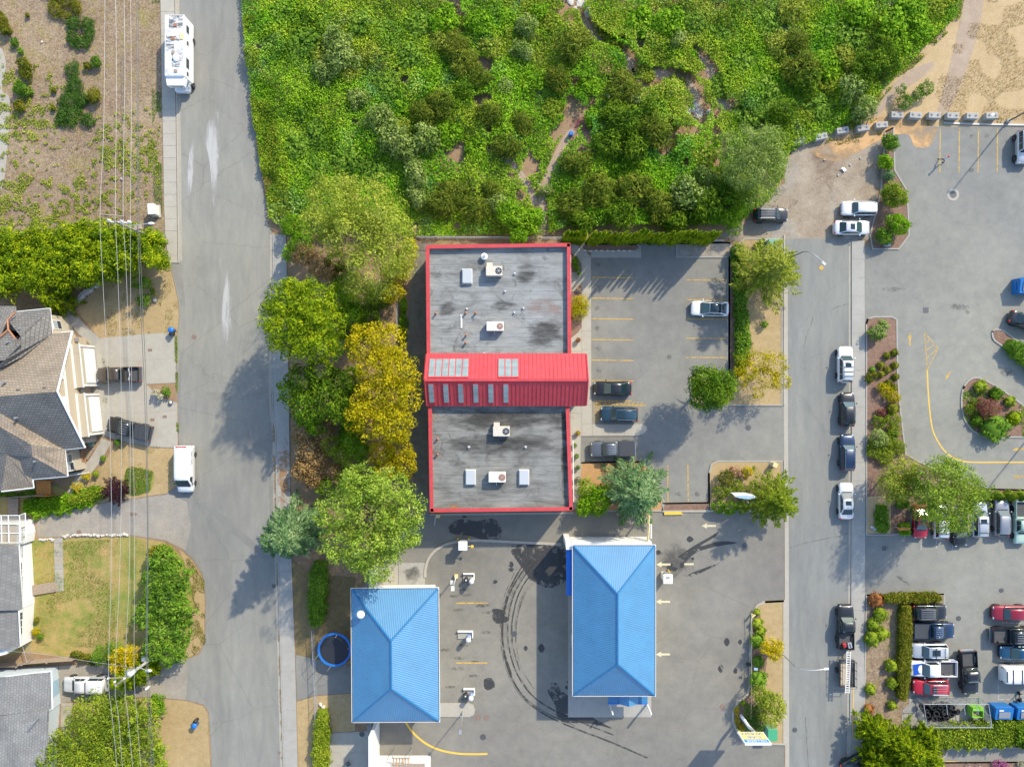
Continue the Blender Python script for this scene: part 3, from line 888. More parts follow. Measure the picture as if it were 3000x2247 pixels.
# --- wet patches, tyre marks and drips on the yards
def blot(parent,pts,m,z,k=4,name='wet_patch'):
 MB().sheet(smooth_line(PP(pts),k,True),z).build(name,M[m],parent)
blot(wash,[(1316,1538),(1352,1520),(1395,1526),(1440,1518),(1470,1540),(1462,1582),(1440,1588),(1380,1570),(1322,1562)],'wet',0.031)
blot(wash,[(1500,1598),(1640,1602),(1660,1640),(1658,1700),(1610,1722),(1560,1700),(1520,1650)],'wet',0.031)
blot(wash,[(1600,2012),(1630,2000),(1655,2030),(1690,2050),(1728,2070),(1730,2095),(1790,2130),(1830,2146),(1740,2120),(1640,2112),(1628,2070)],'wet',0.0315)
blot(wash,[(1922,1605),(1990,1592),(2030,1640),(2040,1680),(1990,1692),(1922,1690)],'damp',0.030)
blot(wash,[(1975,1640),(2030,1600),(2080,1572),(2106,1554),(2098,1570),(2050,1600),(2110,1585),(2160,1590),(2100,1600),(2040,1618),(2000,1650)],'wet',0.0315,3)
blot(wash,[(2020,1680),(2110,1648),(2030,1688)],'wet',0.0315,3)
blot(wash,[(1442,1785),(1475,1788),(1490,1818),(1450,1824)],'wet',0.0315)
blot(wash,[(1418,1990),(1440,1986),(1450,2012),(1422,2020)],'wet',0.0315)
for c,a in (((1586,1898),10),((2129,1880),9),((2112,1958),9),((2168,1880),6),((2154,1965),7),((1540,1898),6)):
 blot(wash,[(c[0] - a,c[1]),(c[0],c[1] - a * 1.4),(c[0] + a,c[1]),(c[0],c[1] + a * 1.4)],'wet',0.0322)
arc = [(1545,1640),(1512,1690),(1484,1750),(1470,1830),(1476,1910),(1500,1985),(1545,2050),(1610,2095),(1690,2130),(1790,2168),(1900,2215),(2010,2240)]
for k,(off,w) in enumerate(((-16,3.0),(-9,5.0),(0,3.0),(10,3.2),(22,2.2),(36,4.5),(46,2.4),(60,2.0),(74,3.5),(-4,2.5),(16,4.0),(29,3.0),(52,3.2),(66,2.6),(41,2.0))):
 pts = []
 for i,(x,y) in enumerate(arc):
  t = i / (len(arc) - 1)
  o = off * (1 - 0.75 * t)
  pts.append((x + o * (1 - t) + 6 * math.sin(3 * t + k),y - o * t * 1.4))
 n = (7,11,6,9,5,10,6,5,7,8,6,5,6,4,7)[k]
 MB().ribbon(smooth_line(PP(pts[:n]),6),w * S,0.0330 + 0.0003 * k).build('tyre_track',M['rubber' if k in (1,3,5,10,12) else 'rubber2'],wash)
for k in range(34):     # spatter round the wet places
 cx_,cy_,ra = random.choice([(1660,2065,70),(1580,1660,70),(1470,1700,60),(1390,1555,60),(1990,1640,50),(1520,1640,50)])
 x,y,q = random.gauss(cx_,ra * .55),random.gauss(cy_,ra * .45),random.uniform(3,10)
 blot(wash,[(x - q,y),(x,y - q * random.uniform(.5,1.3)),(x + q * random.uniform(.6,1.5),y),(x,y + q)],'wet',0.0318 + 0.0001 * k)
for k in range(16):
 x,y = random.uniform(1300,1430),random.uniform(1720,2050)
 blot(wash,[(x - 26,y),(x,y - 7),(x + 26,y + 2),(x + 4,y + 8)],'oil',0.0325 + 0.0002 * k,name='oil_drip')
for x,y in [(1752,778),(1752,846),(1750,903),(1750,962),(1754,1022),(1755,1087),(2042,1446),(1985,1446),(1990,1446),(2845,400),(2845,500),(2890,400),(1960,1046),(2050,1022)]:
 blot(lot if x < 2300 else east,[(x - 12,y),(x,y - 11),(x + 12,y),(x + 2,y + 11)],'oil',0.0335,name='oil_drip')
for pts in ([(2770,884),(2850,890),(2826,915),(2780,900)],[(2830,905),(2845,912),(2835,925),(2822,916)],[(2560,845),(2620,838),(2672,852),(2600,856)],[(2600,1668),(2640,1690),(2690,1730),(2640,1700)],[(2580,1590),(2612,1600),(2600,1612)],
   [(2920,1070),(2970,1080),(2975,1110),(2930,1100)]):
 blot(east,pts,'oil',0.0335,name='oil_drip')
for k,(x0,y0,x1,y1) in enumerate([(2312,1603,2486,1562),(2352,1020,2384,920),(2358,2100,2370,2247),(2440,905,2486,890)]):
 mid = [(x0 + (x1 - x0) * t + random.uniform(-2,2),y0 + (y1 - y0) * t + random.uniform(-2,2)) for t in np.linspace(0,1,7)]
 MB().ribbon(PP(mid),0.05,0.0345).build('crack_seal',M['rubber'],rd)

# --- ironwork
def lid(x,y,r,m='iron',ring=None,square=False,z=0.032):
 mb = MB()
 p = P2(x,y)
 if square:
  mb.box((p[0],p[1],z + 0.004),(r * 1.8,r * 1.8,0.02))
 else:
  mb.cyl(p,z - 0.01,z + 0.014,r,18)
 o = struct(mb.build('manhole_cover',M[m]))
 if ring:
  mb = MB()
  mb.cyl(p,z - 0.01,z + 0.007,r * 1.7,20)
  mb.build('collar',M[ring],o)
for a in ((2792,571,.45,'iron','concrete'),(2192,1253,.36,'iron'),(2182,1597,.36,'iron'),(1507,1856,.36,'iron'),(1415,2158,.38,'iron'),(1401,2101,.36,'rustlid'),(1425,2101,.36,'rustlid'),
          (2116,2070,.34,'rustlid'),(2328,2137,.32,'iron'),(2933,1729,.3,'iron'),(2808,1811,.33,'iron'),(569,988,.33,'rustlid'),(1061,2149,.34,'iron',None,False,0.08),(802,1716,.26,'iron'),(818,2204,.2,'rustlid'),
          (385,1506,.26,'rustlid'),(397,1506,.2,'rustlid'),(232,1559,.3,'rustlid'),(2406,785,.3,'paint_y')):
 lid(*a)
lid(2712,909,.38,'iron',None,True)
lid(2590,1606,.3,'iron',None,True)

# ================================================================== BUILDINGS
def roof_mem(name,base,dark):
 m,nt,b = _nt(name)
 b.inputs['Roughness'].default_value = 0.8
 b.inputs['Specular IOR Level'].default_value = 0.3
 c1 = _ramp(nt,_noise(nt,0.35,7.0,0.68,stretch=(0.5,1.3,1),distort=0.8),[(0.32,dark),(0.5,base),(0.7,tuple(x * 1.18 for x in base))])
 c2 = _ramp(nt,_noise(nt,2.2,6.0,0.75,stretch=(0.25,1.6,1)),[(0.3,(0.7,) * 3),(0.65,(1.12,) * 3)])
 c = _mix(nt,c1,c2,1.0,'MULTIPLY')
 f = _ramp(nt,_noise(nt,0.55,8.0,0.78,distort=1.0),[(0.55,(0,0,0)),(0.68,(0.85,) * 3)])
 c = _mix(nt,c,tuple(x * 0.45 for x in dark),f)
 nt.links.new(c,b.inputs['Base Color'])
 return m
M['mem_n'] = roof_mem('roof_membrane',(0.27,0.28,0.275),(0.17,0.172,0.168))
M['mem_s'] = roof_mem('roof_membrane_dirty',(0.225,0.225,0.21),(0.125,0.122,0.112))
M['redcap'] = mat('red_cap_metal',(0.50,0.062,0.07),0.6,0.0,0.25,var=0.16,vscale=1.2)
M['redroof'] = mat('red_roof_metal',(0.50,0.058,0.07),0.6,0.0,0.25,var=0.18,vscale=0.9)
M['redseam'] = mat('red_roof_seam',(0.46,0.05,0.065),0.5,0.1)
M['glass_sky'] = mat('skylight_glass',(0.22,0.27,0.26),0.12,0.0,0.9,var=0.35,vscale=0.8)
M['dome'] = mat('skylight_dome',(0.46,0.48,0.50),0.25,0.0,0.6)
M['hvac'] = mat('hvac_beige',(0.60,0.54,0.45),0.5,var=0.1)
M['copper'] = mat('rusty_vent',(0.34,0.15,0.08),0.7)
M['stucco'] = mat('beige_wall',(0.52,0.46,0.36),0.9,var=0.06)

office = thing('office_building','flat roofed commercial building with red parapet caps and a red metal gable across it','building',P(1460,1110))
def wall_box(parent,poly,z0,z1,m,name='wall'):
 return MB().prism(poly,z0,z1).build(name,m,parent)
OX,OY = office.location.x,office.location.y
def loc(pts):
 return [(x - OX,y - OY) for x,y in pts]
hN = 5.3
def lop(pts,h):
 return loc([P2(x,y,h) for x,y in pts])
northo = lop([(1249,720),(1670,714),(1672,1040),(1252,1045)],hN)
southo = lop([(1256,1186),(1666,1183),(1677,1494),(1261,1499)],hN)
for nm,quad in (('n',northo),('s',southo)):
 wall_box(office,quad,0.0,4.685,M['stucco'])
 # parapet: each side a wall with a row of cap pieces
 for i in range(4):
  if (nm == 'n' and i == 2) or (nm == 's' and i == 0):
   continue
  a,b = Vector(quad[i]),Vector(quad[(i + 1) % 4])
  d = (b - a).normalized()
  nn = Vector((-d.y,d.x))
  c = (a + b) / 2
  ctr = Vector((sum(p[0] for p in quad) / 4,sum(p[1] for p in quad) / 4))
  if nn.dot(ctr - c) < 0:
   nn = -nn
  L = (b - a).length
  MB().box(((c + nn * 0.15)[0],(c + nn * 0.15)[1],4.98),(L,0.24,0.56),math.atan2(d.y,d.x)).build('parapet',M['stucco'],office)
  n = max(3,round(L / 2.4))
  for k in range(n):
   q = a + d * (L * (k + 0.5) / n) + nn * 0.15
   MB().box((q.x,q.y,5.30 + 0.002 * (k % 2)),(L / n - 0.02,0.44,0.07),math.atan2(d.y,d.x)).build('cap_panel',M['redcap'],office)
def strips(quad,n,m):
 a,b,c,d = [Vector(p) for p in quad]
 for k in range(n):
  t0,t1 = k / n + 0.0008,(k + 1) / n - 0.0008
  q = [a.lerp(d,t0),b.lerp(c,t0),b.lerp(c,t1),a.lerp(d,t1)]
  MB().prism([tuple(p) for p in q],4.69,4.735 + 0.006 * (k % 2)).build('membrane_strip',m,office)
strips(northo,12,M['mem_n'])
strips(southo,12,M['mem_s'])
# the red gable across the middle
he,hr = 5.7,7.7
gx0,gx1 = P2(1251,1040,he)[0] - OX,P2(1716,1040,he)[0] - OX
gyN,gyR,gyS = P2(1460,1038,he)[1] - OY,P2(1460,1113,hr)[1] - OY,P2(1460,1187,he)[1] - OY
wall_box(office,[(gx0 + .3,gyS + .35),(gx1 - .3,gyS + .35),(gx1 - .3,gyN - .35),(gx0 + .3,gyN - .35)],0,he - 0.05,M['stucco'])
MB().add([(x,y,z) for x in (gx0 + .3,gx1 - .3) for y,z in ((gyS + .35,he - .06),(gyN - .35,he - .06),(gyR,hr - .15))],[(0,1,2),(5,4,3),(0,2,5,3),(1,4,5,2),(0,3,4,1)]).build('gable_wall',M['redseam'],office)
npan = 39
pw = (gx1 - gx0) / npan
def slope_panel(y0,z0,y1,z1):
 mb = MB()
 d = Vector((0,y1 - y0,z1 - z0))
 n = Vector((0,-(z1 - z0),(y1 - y0))).normalized()
 if n.z < 0:
  n = -n
 def pt(x,t,u):
  p = Vector((x,y0,z0)) + d * t + n * u
  return tuple(p)
 for xa,xb,ua,ub in ((0.0,pw - 0.012,-0.05,0.0),(-0.03,0.05,0.0,0.055)):
  v = [pt(xa,0,ua),pt(xb,0,ua),pt(xb,1,ua),pt(xa,1,ua),pt(xa,0,ub),pt(xb,0,ub),pt(xb,1,ub),pt(xa,1,ub)]
  f = [(0,3,2,1),(4,5,6,7),(0,1,5,4),(1,2,6,5),(2,3,7,6),(3,0,4,7)]
  if d.y < 0:
   f = [tuple(reversed(q)) for q in f]
  mb.add(v,f)
 return mb.mesh('roof_panel',M['redroof'])
meN,meS = slope_panel(gyN + .12,he - .07,gyR,hr),slope_panel(gyS - .12,he - .07,gyR,hr)
for k in range(npan):
 place('roof_panel',meN,office,(gx0 + k * pw,0,0))
 place('roof_panel',meS,office,(gx0 + k * pw,0,0))
MB().box(((gx0 + gx1) / 2,gyR,hr + .02),(gx1 - gx0 + .1,0.3,0.07)).build('ridge_cap',M['redcap'],office)
for x in (gx0 - .06,gx1 + .06):
 for ya in (gyN,gyS):
  MB().tube([(x,ya,he + .02),(x,gyR,hr + .05)],0.12,4).build('barge_trim',M['redcap'],office)
def slope_frame(cx,t0,t1,width,panes,north=True,rows=1):
 y0,z0 = (gyN,he) if north else (gyS,he)
 d = Vector((0,gyR - y0,hr - z0))
 n = Vector((0,-d.z,d.y)).normalized()
 if n.z < 0:
  n = -n
 def quadbox(xa,xb,ta,tb,ua,ub,nm,m,par):
  base = Vector((0,y0,z0))
  vs = [tuple(base + d * t + n * u + Vector((x,0,0))) for u in (ua,ub) for x,t in ((xa,ta),(xb,ta),(xb,tb),(xa,tb))]
  f = [(0,3,2,1),(4,5,6,7),(0,1,5,4),(1,2,6,5),(2,3,7,6),(3,0,4,7)]
  if d.y < 0:
   f = [tuple(reversed(q)) for q in f]
  return MB().add(vs,f).build(nm,m,par)
 fr = quadbox(cx - width / 2,cx + width / 2,t0,t1,0.02,0.11,'skylight_frame',M['redcap'],office)
 w = width / panes
 for k in range(panes):
  for r in range(rows):
   ta = t0 + .03 + (t1 - t0 - .06) * r / rows
   tb = t0 + .03 + (t1 - t0 - .06) * (r + 1) / rows - .012
   quadbox(cx - width / 2 + k * w + .07,cx - width / 2 + (k + 1) * w - .05,ta,tb,0.10,0.135,'pane',M['glass_sky'],fr)
def gx(px):
 return P2(px,1080,6.6)[0] - OX
slope_frame(gx(1315),0.18,0.93,117 * S * .93,6,True,2)
slope_frame(gx(1489),0.18,0.93,60 * S * .93,3,True,2)
for px in (1264,1307,1350,1394,1438,1482):
 slope_frame(gx(px),0.10,0.88,17 * S * .93,1,False,2)

# --- roof plant, each unit a thing
ZR = 4.74
def on_roof(px,py):
 return P(px,py,ZR)
def hvac(px,py,w,l,h,label,duct,fan='M_dark',red=False):
 p = on_roof(px,py)
 t = thing('rooftop_unit',label,'rooftop unit',p,0,'cooling units on the flat roofs')
 MB().chamfer((0,0,h / 2 + .18),(w,l,h),0.04).build('housing',M['hvac'] if not red else M['offwhite'],t)
 MB().box((0,0,.09),(w * .9,l * .8,.18)).build('curb',M['steel'],t)
 MB().cyl((w * .28,0),h + .16,h + .21,l * .34,20).build('fan_opening',M['blackp'] if not red else M['copper'],t)
 mb = MB()
 for k in range(6):
  mb.box((w * .28 + math.cos(k * 1.047) * l * .15,math.sin(k * 1.047) * l * .15,h + .225),(l * .28,.05,.02),k * 1.047)
 mb.cyl((w * .28,0),h + .2,h + .25,.1,10)
 mb.build('fan_guard',M['galv'],t)
 if duct == 'n':
  MB().chamfer((-w * .28,l / 2 + .22,h * .4 + .18),(w * .36,.45,h * .7),0.03).build('duct',M['hvac'],t)
 if duct == 'p':
  MB().tube([(-.1,-l / 2,h * .5),(-.1,-l / 2 - .4,h * .5),(-.1,-l / 2 - .4,.05)],.05,6).build('pipe',M['galv'],t)
 return t
hvac(1448,798,1.95,1.15,0.95,'beige rooftop unit with side duct nearest the white dome vent','n')
hvac(1451,958,2.05,1.1,0.9,'beige rooftop unit with rusty fan by the red gable','p',red=True)
hvac(1469,1262,2.0,1.2,0.85,'weathered beige unit with coil streaks below the red gable','n')
hvac(1457,1395,2.05,1.2,0.9,'pale rooftop unit standing between two skylight domes','p',red=True)
def skylight(px,py,w,l,label):
 t = thing('skylight',label,'skylight',on_roof(px,py),0,'curb mounted skylights on the flat roofs')
 MB().box((0,0,.16),(w,l,.32)).build('curb',M['offwhite'],t)
 MB().chamfer((0,0,.40),(w - .1,l - .1,.16),0.07).build('dome',M['dome'],t)
skylight(1369,811,1.25,1.8,'white framed skylight with grey glass near the rooftop unit duct')
skylight(1379,1397,1.25,1.85,'grey dome skylight with dead leaves along one side')
skylight(1535,1397,1.25,1.85,'grey dome skylight standing nearest the office walk side')
t = thing('roof_vent','round white ventilator on the corner of the flat roof','vent',on_roof(1419,754))
MB().lathe((0,0,0),[(.3,0),(.3,.3),(.42,.32),(.42,.5),(.3,.58),(.1,.62)],18).build('cowl',M['white'],t,True)
MB().cyl((0,0),.6,.66,.16,12).build('cap',M['steel'],t)
for k,(px,py) in enumerate([(1278,919),(1365,918),(1394,918),(1366,983),(1365,1005),(1283,1285),(1283,1330)]):
 t = thing('vent_pipe','short rusty vent pipe rising from the flat roof','vent',on_roof(px,py),0,'rusty vent pipes on the roof')
 MB().cyl((0,0),0,.55,.11,10).build('pipe',M['copper'],t)
 MB().cyl((0,0),.5,.62,.17,10,.05).build('cap',M['copper'],t)
for k,(px,py) in enumerate([(1368,905),(1533,903),(1507,916),(1374,1309),(1540,1309),(1480,854),(1508,802),(1418,1035)]):
 t = thing('drain_vent','small pale plumbing vent on the flat roof','vent',on_roof(px,py),0,'pale plumbing vents')
 MB().cyl((0,0),0,.05,.2,10).build('flashing',M['steel'],t)
 MB().cyl((0,0),.0,.3,.09,10).build('pipe',M['offwhite'],t)
t = thing('roof_board','loose white board lying on the flat roof','board',on_roof(1352,942))
MB().box((0,0,.05),(.22,1.6,.06)).build('plank',M['offwhite'],t)
MB().box((0,.7,.09),(.3,.12,.03)).build('batten',M['offwhite'],t)
blobs = [([(1280,880),(1330,890),(1325,915),(1285,925)],M['mem_s']),([(1440,890),(1500,885),(1515,905),(1450,910)],M['mem_s'])]
def roof_stain(pts,m,z=4.75):
 MB().sheet(smooth_line(lop(pts,ZR),4,True),z).build('stain',m,office)
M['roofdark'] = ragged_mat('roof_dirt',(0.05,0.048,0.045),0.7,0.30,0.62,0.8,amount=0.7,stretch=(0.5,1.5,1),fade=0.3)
M['roofpink'] = ragged_mat('roof_pink_dust',(0.34,0.24,0.21),0.8,0.30,0.6,0.9,amount=0.7,stretch=(0.5,1.5,1),fade=0.25)
M['roofpale'] = ragged_mat('roof_pale_dust',(0.46,0.45,0.42),0.5,0.28,0.6,0.9,amount=0.6,fade=0.25)
roof_stain([(1275,885),(1310,880),(1345,900),(1340,930),(1290,925)],M['roofdark'])
roof_stain([(1430,880),(1500,882),(1525,905),(1450,912)],M['roofdark'],4.752)
roof_stain([(1505,780),(1560,770),(1580,830),(1520,830)],M['roofdark'],4.754)
roof_stain([(1545,870),(1640,880),(1645,930),(1555,930)],M['roofpink'])
roof_stain([(1540,930),(1640,935),(1655,1010),(1560,1025),(1530,980)],M['roofdark'],4.756)
roof_stain([(1350,945),(1420,945),(1410,975),(1360,975)],M['roofpale'])
roof_stain([(1480,940),(1540,930),(1530,960),(1470,975)],M['roofpale'],4.758)
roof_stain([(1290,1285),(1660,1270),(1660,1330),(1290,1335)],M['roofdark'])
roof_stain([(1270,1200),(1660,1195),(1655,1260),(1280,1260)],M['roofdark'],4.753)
roof_stain([(1640,1200),(1660,1200),(1668,1480),(1650,1480)],M['roofdark'],4.757)
roof_stain([(1310,1478),(1345,1474),(1350,1486),(1315,1490)],M['rust_leaf'])
roof_stain([(1262,1195),(1285,1195),(1280,1240),(1264,1240)],M['rust_leaf'])
for q,pp in ((lop([(1671,745),(1673,745),(1673,862),(1671,862)],3.0),'n'),(lop([(1678,1290),(1680,1290),(1682,1470),(1680,1470)],3.0),'s')):
 MB().prism(q,2.6,3.0).build('awning_rail',M['trimwhite'],office)

# --- blue hip roofs of the car wash
M['blueroof'] = mat('blue_roof_metal',(0.045,0.195,0.375),0.5,0.0,0.8,var=0.12,vscale=0.5)
M['bluerib'] = mat('blue_roof_rib',(0.048,0.205,0.385),0.5,0.0,0.8,var=0.12,vscale=0.5)
M['bluehip'] = mat('blue_hip_cap',(0.025,0.17,0.38),0.4,0.15)
M['bluetrim'] = mat('bright_blue_trim',(0.015,0.17,0.62),0.4)
M['washwall'] = mat('white_wash_wall',(0.72,0.72,0.70),0.7,var=0.05)

def hip_roof(t,hw,hl,ze,zr,inset,sp=0.215):
 """Hip roof centred on the thing, eaves at +-hw, +-hl, ridge along y."""
 yr = hl - hw
 c = {'sw': (-hw,-hl,ze),'se': (hw,-hl,ze),'ne': (hw,hl,ze),'nw': (-hw,hl,ze),'rn': (0,yr,zr),'rs': (0,-yr,zr)}
 for nm in (('sw','se','rs'),('se','ne','rn','rs'),('ne','nw','rn'),('nw','sw','rs','rn')):
  MB().facet([c[k] for k in nm],0.1).build('roof_slope',M['blueroof'],t)
 mb = MB()
 sl = (zr - ze) / hw
 def rib(a,b,wdir):
  a,b,w = Vector(a),Vector(b),Vector(wdir) * 0.045
  up = Vector((0,0,0.028))
  mb.add([tuple(a - w),tuple(a + w),tuple(a + up),tuple(b - w),tuple(b + w),tuple(b + up)],[(0,2,5,3),(1,4,5,2),(0,1,2)])
 y = -hl + sp
 while y < hl:
  run = min(hw,hl - abs(y))
  for s in (-1,1):
   if run > 0.15:
    rib((s * hw,y,ze),(s * (hw - run),y,ze + sl * run),(0,1,0))
  y += sp
 x = -hw + sp
 while x < hw:
  run = hw - abs(x)
  for s in (-1,1):
   if run > 0.15:
    rib((x,s * hl,ze),(x,s * (hl - run),ze + sl * run),(1,0,0))
  x += sp
 o = mb.build('ribs',M['bluerib'],t)
 o['kind'] = 'stuff'
 for a,b in (('sw','rs'),('se','rs'),('ne','rn'),('nw','rn'),('rn','rs')):
  pa,pb = Vector(c[a]),Vector(c[b])
  MB().tube([tuple(pa + Vector((0,0,.03))),tuple(pb + Vector((0,0,.03)))],0.11,6).build('hip_cap',M['bluehip'],t)
 for cx,cy,sx,sy in ((0,hl + .07,2 * hw + .28,.14),(0,-hl - .07,2 * hw + .28,.14),(hw + .07,0,.14,2 * hl),(-hw - .07,0,.14,2 * hl)):
  MB().box((cx,cy,ze - .06),(sx,sy,.16)).build('gutter',M['trimwhite'],t)
  MB().box((cx * (1 - .03 / max(abs(cx),1)),cy * (1 - .03 / max(abs(cy),1)),ze + .021),(max(.05,sx - .18) if sx > 1 else .07,max(.05,sy - .18) if sy > 1 else .07,.01)).build('gutter_channel',M['dark'],t)
 wl_,wr_,wb_,wt_ = inset
 MB().prism([(-hw + wl_,-hl + wb_),(hw - wr_,-hl + wb_),(hw - wr_,hl - wt_),(-hw + wl_,hl - wt_)],0,ze - .1).build('wall',M['washwall'],t)

xl0,xl1,yl0,yl1 = -442.5 * S,-204 * S,-568.5 * S,-935 * S
bayw = thing('wash_bay_building','blue hip roofed wash building with a round white vent beside the trampoline','building',((xl0 + xl1) / 2,(yl0 + yl1) / 2,0),R(0.45))
hip_roof(bayw,(xl1 - xl0) / 2,(yl0 - yl1) / 2,5.0,8.0,(2.2,.8,.8,.9))
t = thing('roof_ventilator','round white ventilator standing on the blue ribbed roof slope','vent',P(1060,1795,5.75))
MB().cyl((0,0),-.2,.5,.3,16).build('stack',M['offwhite'],t)
MB().lathe((0,0,.5),[(.44,0),(.48,.1),(.46,.28),(.3,.36),(.05,.38)],18).build('cowl',M['white'],t,True)
wx0,wx1,wy0,wy1 = 170 * S,395.5 * S,-449 * S,-863 * S
bayt = thing('wash_tunnel_building','long blue hip roofed car wash building with a small blue entrance porch','building',((wx0 + wx1) / 2,(wy0 + wy1) / 2,0),0)
hip_roof(bayt,(wx1 - wx0) / 2,(wy0 - wy1) / 2,5.0,8.0,(.9,.5,.8,.65))
TX,TY = bayt.location.x,bayt.location.y
def tl(px,py,h=0):
 p = P(px,py,h)
 return (p[0] - TX,p[1] - TY,p[2])
def tbox(pts,z0,z1,nm,m):
 return MB().prism([tl(x,y,z1)[:2] for x,y in pts],z0,z1).build(nm,m,bayt)
tbox([(1659,1610),(1682,1610),(1682,1744),(1660,1744)],3.7,4.1,'side_canopy',M['bluetrim'])
tbox([(1657,1586),(1674,1586),(1676,1610),(1659,1610)],0,4.6,'pier',M['washwall'])
tbox([(1676,1588),(1910,1588),(1910,1600),(1676,1600)],0.0,3.2,'low_wall',M['washwall'])
for x0,x1 in ((1782,1815),(1869,1897)):
 tbox([(x0,2030),(x1,2030),(x1,2060),(x0,2060)],3.0,3.2,'porch_wing',M['blueroof'])
 tbox([(x0 - 1,2059.5),(x1 + 1,2059.5),(x1 + 1,2063),(x0 - 1,2063)],2.95,3.25,'porch_fascia',M['bluetrim'])
a,b,c_,d_,e_,f_ = tl(1815,2025,3.3),tl(1842,2020,4.3),tl(1869,2025,3.3),tl(1814,2062,3.3),tl(1843,2070,4.3),tl(1870,2062,3.3)
MB().facet([a,b,e_,d_],.1).build('porch_slope',M['bluehip'],bayt)
MB().facet([b,c_,f_,e_],.1).build('porch_slope',M['blueroof'],bayt)
for x in (1786,1895):
 p = tl(x,2060,0)
 MB().box((p[0],p[1],1.5),(.18,.18,3.0)).build('porch_post',M['washwall'],bayt)
tbox([(1917,1835),(1920,1835),(1920,1891),(1917,1891)],0.6,1.2,'yellow_bumper',M['yellow'])
for x,y,w,l in ((1676,1870,.25,1.4),(1676,1700,.25,1.6)):
 p = tl(x,y,0)
 MB().box((p[0],p[1],.9),(w,l,1.8)).build('equipment_box',M['offwhite'],bayt)

# white block at the bottom of the wash yard
wb = thing('white_block_building','plain white painted building with a tan roof hatch beyond the car wash','building',P(1190,2290))
WX,WY = wb.location.x,wb.location.y
def wloc(pts):
 return [(x - WX,y - WY) for x,y in PP(pts)]
MB().prism(wloc([(1112,2212),(1262,2212),(1262,2420),(1112,2420)]),0,5.2).build('wall',M['white'],wb)
MB().prism(wloc([(1103,2100),(1112,2100),(1112,2420),(1103,2420)]),0,5.15).build('side_wall',M['white'],wb)
MB().prism([(x - WX,y - WY) for x,y in [P2(1176,2238,5.4),P2(1244,2238,5.4),P2(1244,2330,5.4),P2(1176,2330,5.4)]],5.2,5.45).build('roof_hatch',M['wood'],wb)
sw = thing('screen_wall','white masonry screen wall running beside the wash pad','wall',P(1098,1690))
q = [(x - sw.location.x,y - sw.location.y) for x,y in PP([(1098,1655),(1108,1655),(1108,1716),(1098,1716)])]
MB().prism(q,0,3.0).build('wall',M['washwall'],sw)
q = [(x - sw.location.x,y - sw.location.y) for x,y in PP([(1096,1653),(1110,1653),(1110,1718),(1096,1718)])]
MB().prism(q,3.0,3.12).build('coping',M['white'],sw)

# --- the large gabled house
M['sh_tan'] = shingle_mat('tan_shingles',[(0.30,0.245,0.185),(0.24,0.20,0.155),(0.15,0.125,0.10)],.15,'x')
M['sh_tan2'] = shingle_mat('tan_shingles_side',[(0.32,0.26,0.195),(0.25,0.205,0.16),(0.19,0.16,0.125)],.15,'y')
M['sh_grey'] = shingle_mat('grey_shingles',[(0.20,0.19,0.175),(0.16,0.155,0.145),(0.085,0.08,0.078)],.15,'x')
M['sh_grey2'] = shingle_mat('grey_shingles_side',[(0.21,0.20,0.185),(0.17,0.16,0.15),(0.10,0.095,0.09)],.15,'y')
M['siding'] = mat('cream_siding',(0.46,0.385,0.285),0.8,var=0.05)
M['sidinglt'] = mat('light_siding',(0.43,0.38,0.295),0.8,var=0.05)
M['winglass'] = mat('window_glass',(0.045,0.06,0.075),0.08,0,0.9)
M['winpale'] = mat('curtained_glass',(0.35,0.38,0.40),0.15,0,0.8)

house = thing('gabled_house','large tan house with mixed grey and brown shingle roofs and white garage trim','house',P(120,1150))
HX,HY = house.location.x,house.location.y
def hl_(px,py,h):
 p = P(px,py,h)
 return (p[0] - HX,p[1] - HY,p[2])
def hface(nm,pts,m,t=.15):
 return MB().facet([hl_(*p) for p in pts],t).build(nm,m,house)
north_slope = hface('roof_slope',[(168,1147,9.5),(-130,1172,9.5),(-130,990,5.5),(60,985,5.5),(210,972,5.5)],M['sh_tan'])
south_slope = hface('roof_slope',[(168,1147,9.5),(248,1310,5.5),(190,1316,5.5),(0,1207,8.6),(-130,1172,9.5)],M['sh_grey'])
hface('roof_slope',[(190,1316,5.5),(198,1394,5.5),(95,1337,7.4),(92,1303,7.8),(0,1250,8.55),(-130,1200,9.0),(0,1207,8.6)],M['sh_tan2'])
hface('roof_slope',[(198,1394,5.5),(96,1403,5.5),(72,1390,6.0),(95,1337,7.4)],M['sh_grey'])
hface('roof_slope',[(92,1303,7.8),(0,1250,8.5),(-130,1200,8.9),(-130,1330,6.8),(0,1332,6.9),(20,1332,6.9),(57,1350,6.5),(72,1390,6.0),(95,1337,7.4)],M['sh_grey'])
hface('roof_slope',[(20,1332,6.9),(57,1350,6.5),(72,1390,6.0),(96,1403,5.5),(98,1428,5.2),(5,1438,5.2)],M['sh_tan2'])
hface('roof_slope',[(20,1332,6.9),(5,1438,5.2),(-130,1440,5.0),(-130,1332,6.6)],M['sh_grey2'])  # tan slope carried on; the shadow lying on it is put in as grey
hface('roof_slope',[(147,905,5.5),(46,915,5.5),(24,940,6.2),(60,985,7.9)],M['sh_grey'])
hface('roof_slope',[(147,905,5.5),(153,979,5.5),(65,1045,7.3),(0,1078,8.4),(-60,1110,9.0),(14,1055,8.8),(60,985,7.9)],M['sh_grey2'])
hface('roof_slope',[(-130,895,5.6),(45,897,5.6),(46,915,5.6),(22,938,6.3),(0,988,7.4),(-130,1000,7.6)],M['sh_grey2'])
hface('roof_slope',[(24,966,7.2),(60,1010,8.2),(14,1055,8.82),(-130,1080,9.0),(-130,1000,7.4),(0,987,7.35)],M['sh_grey'])
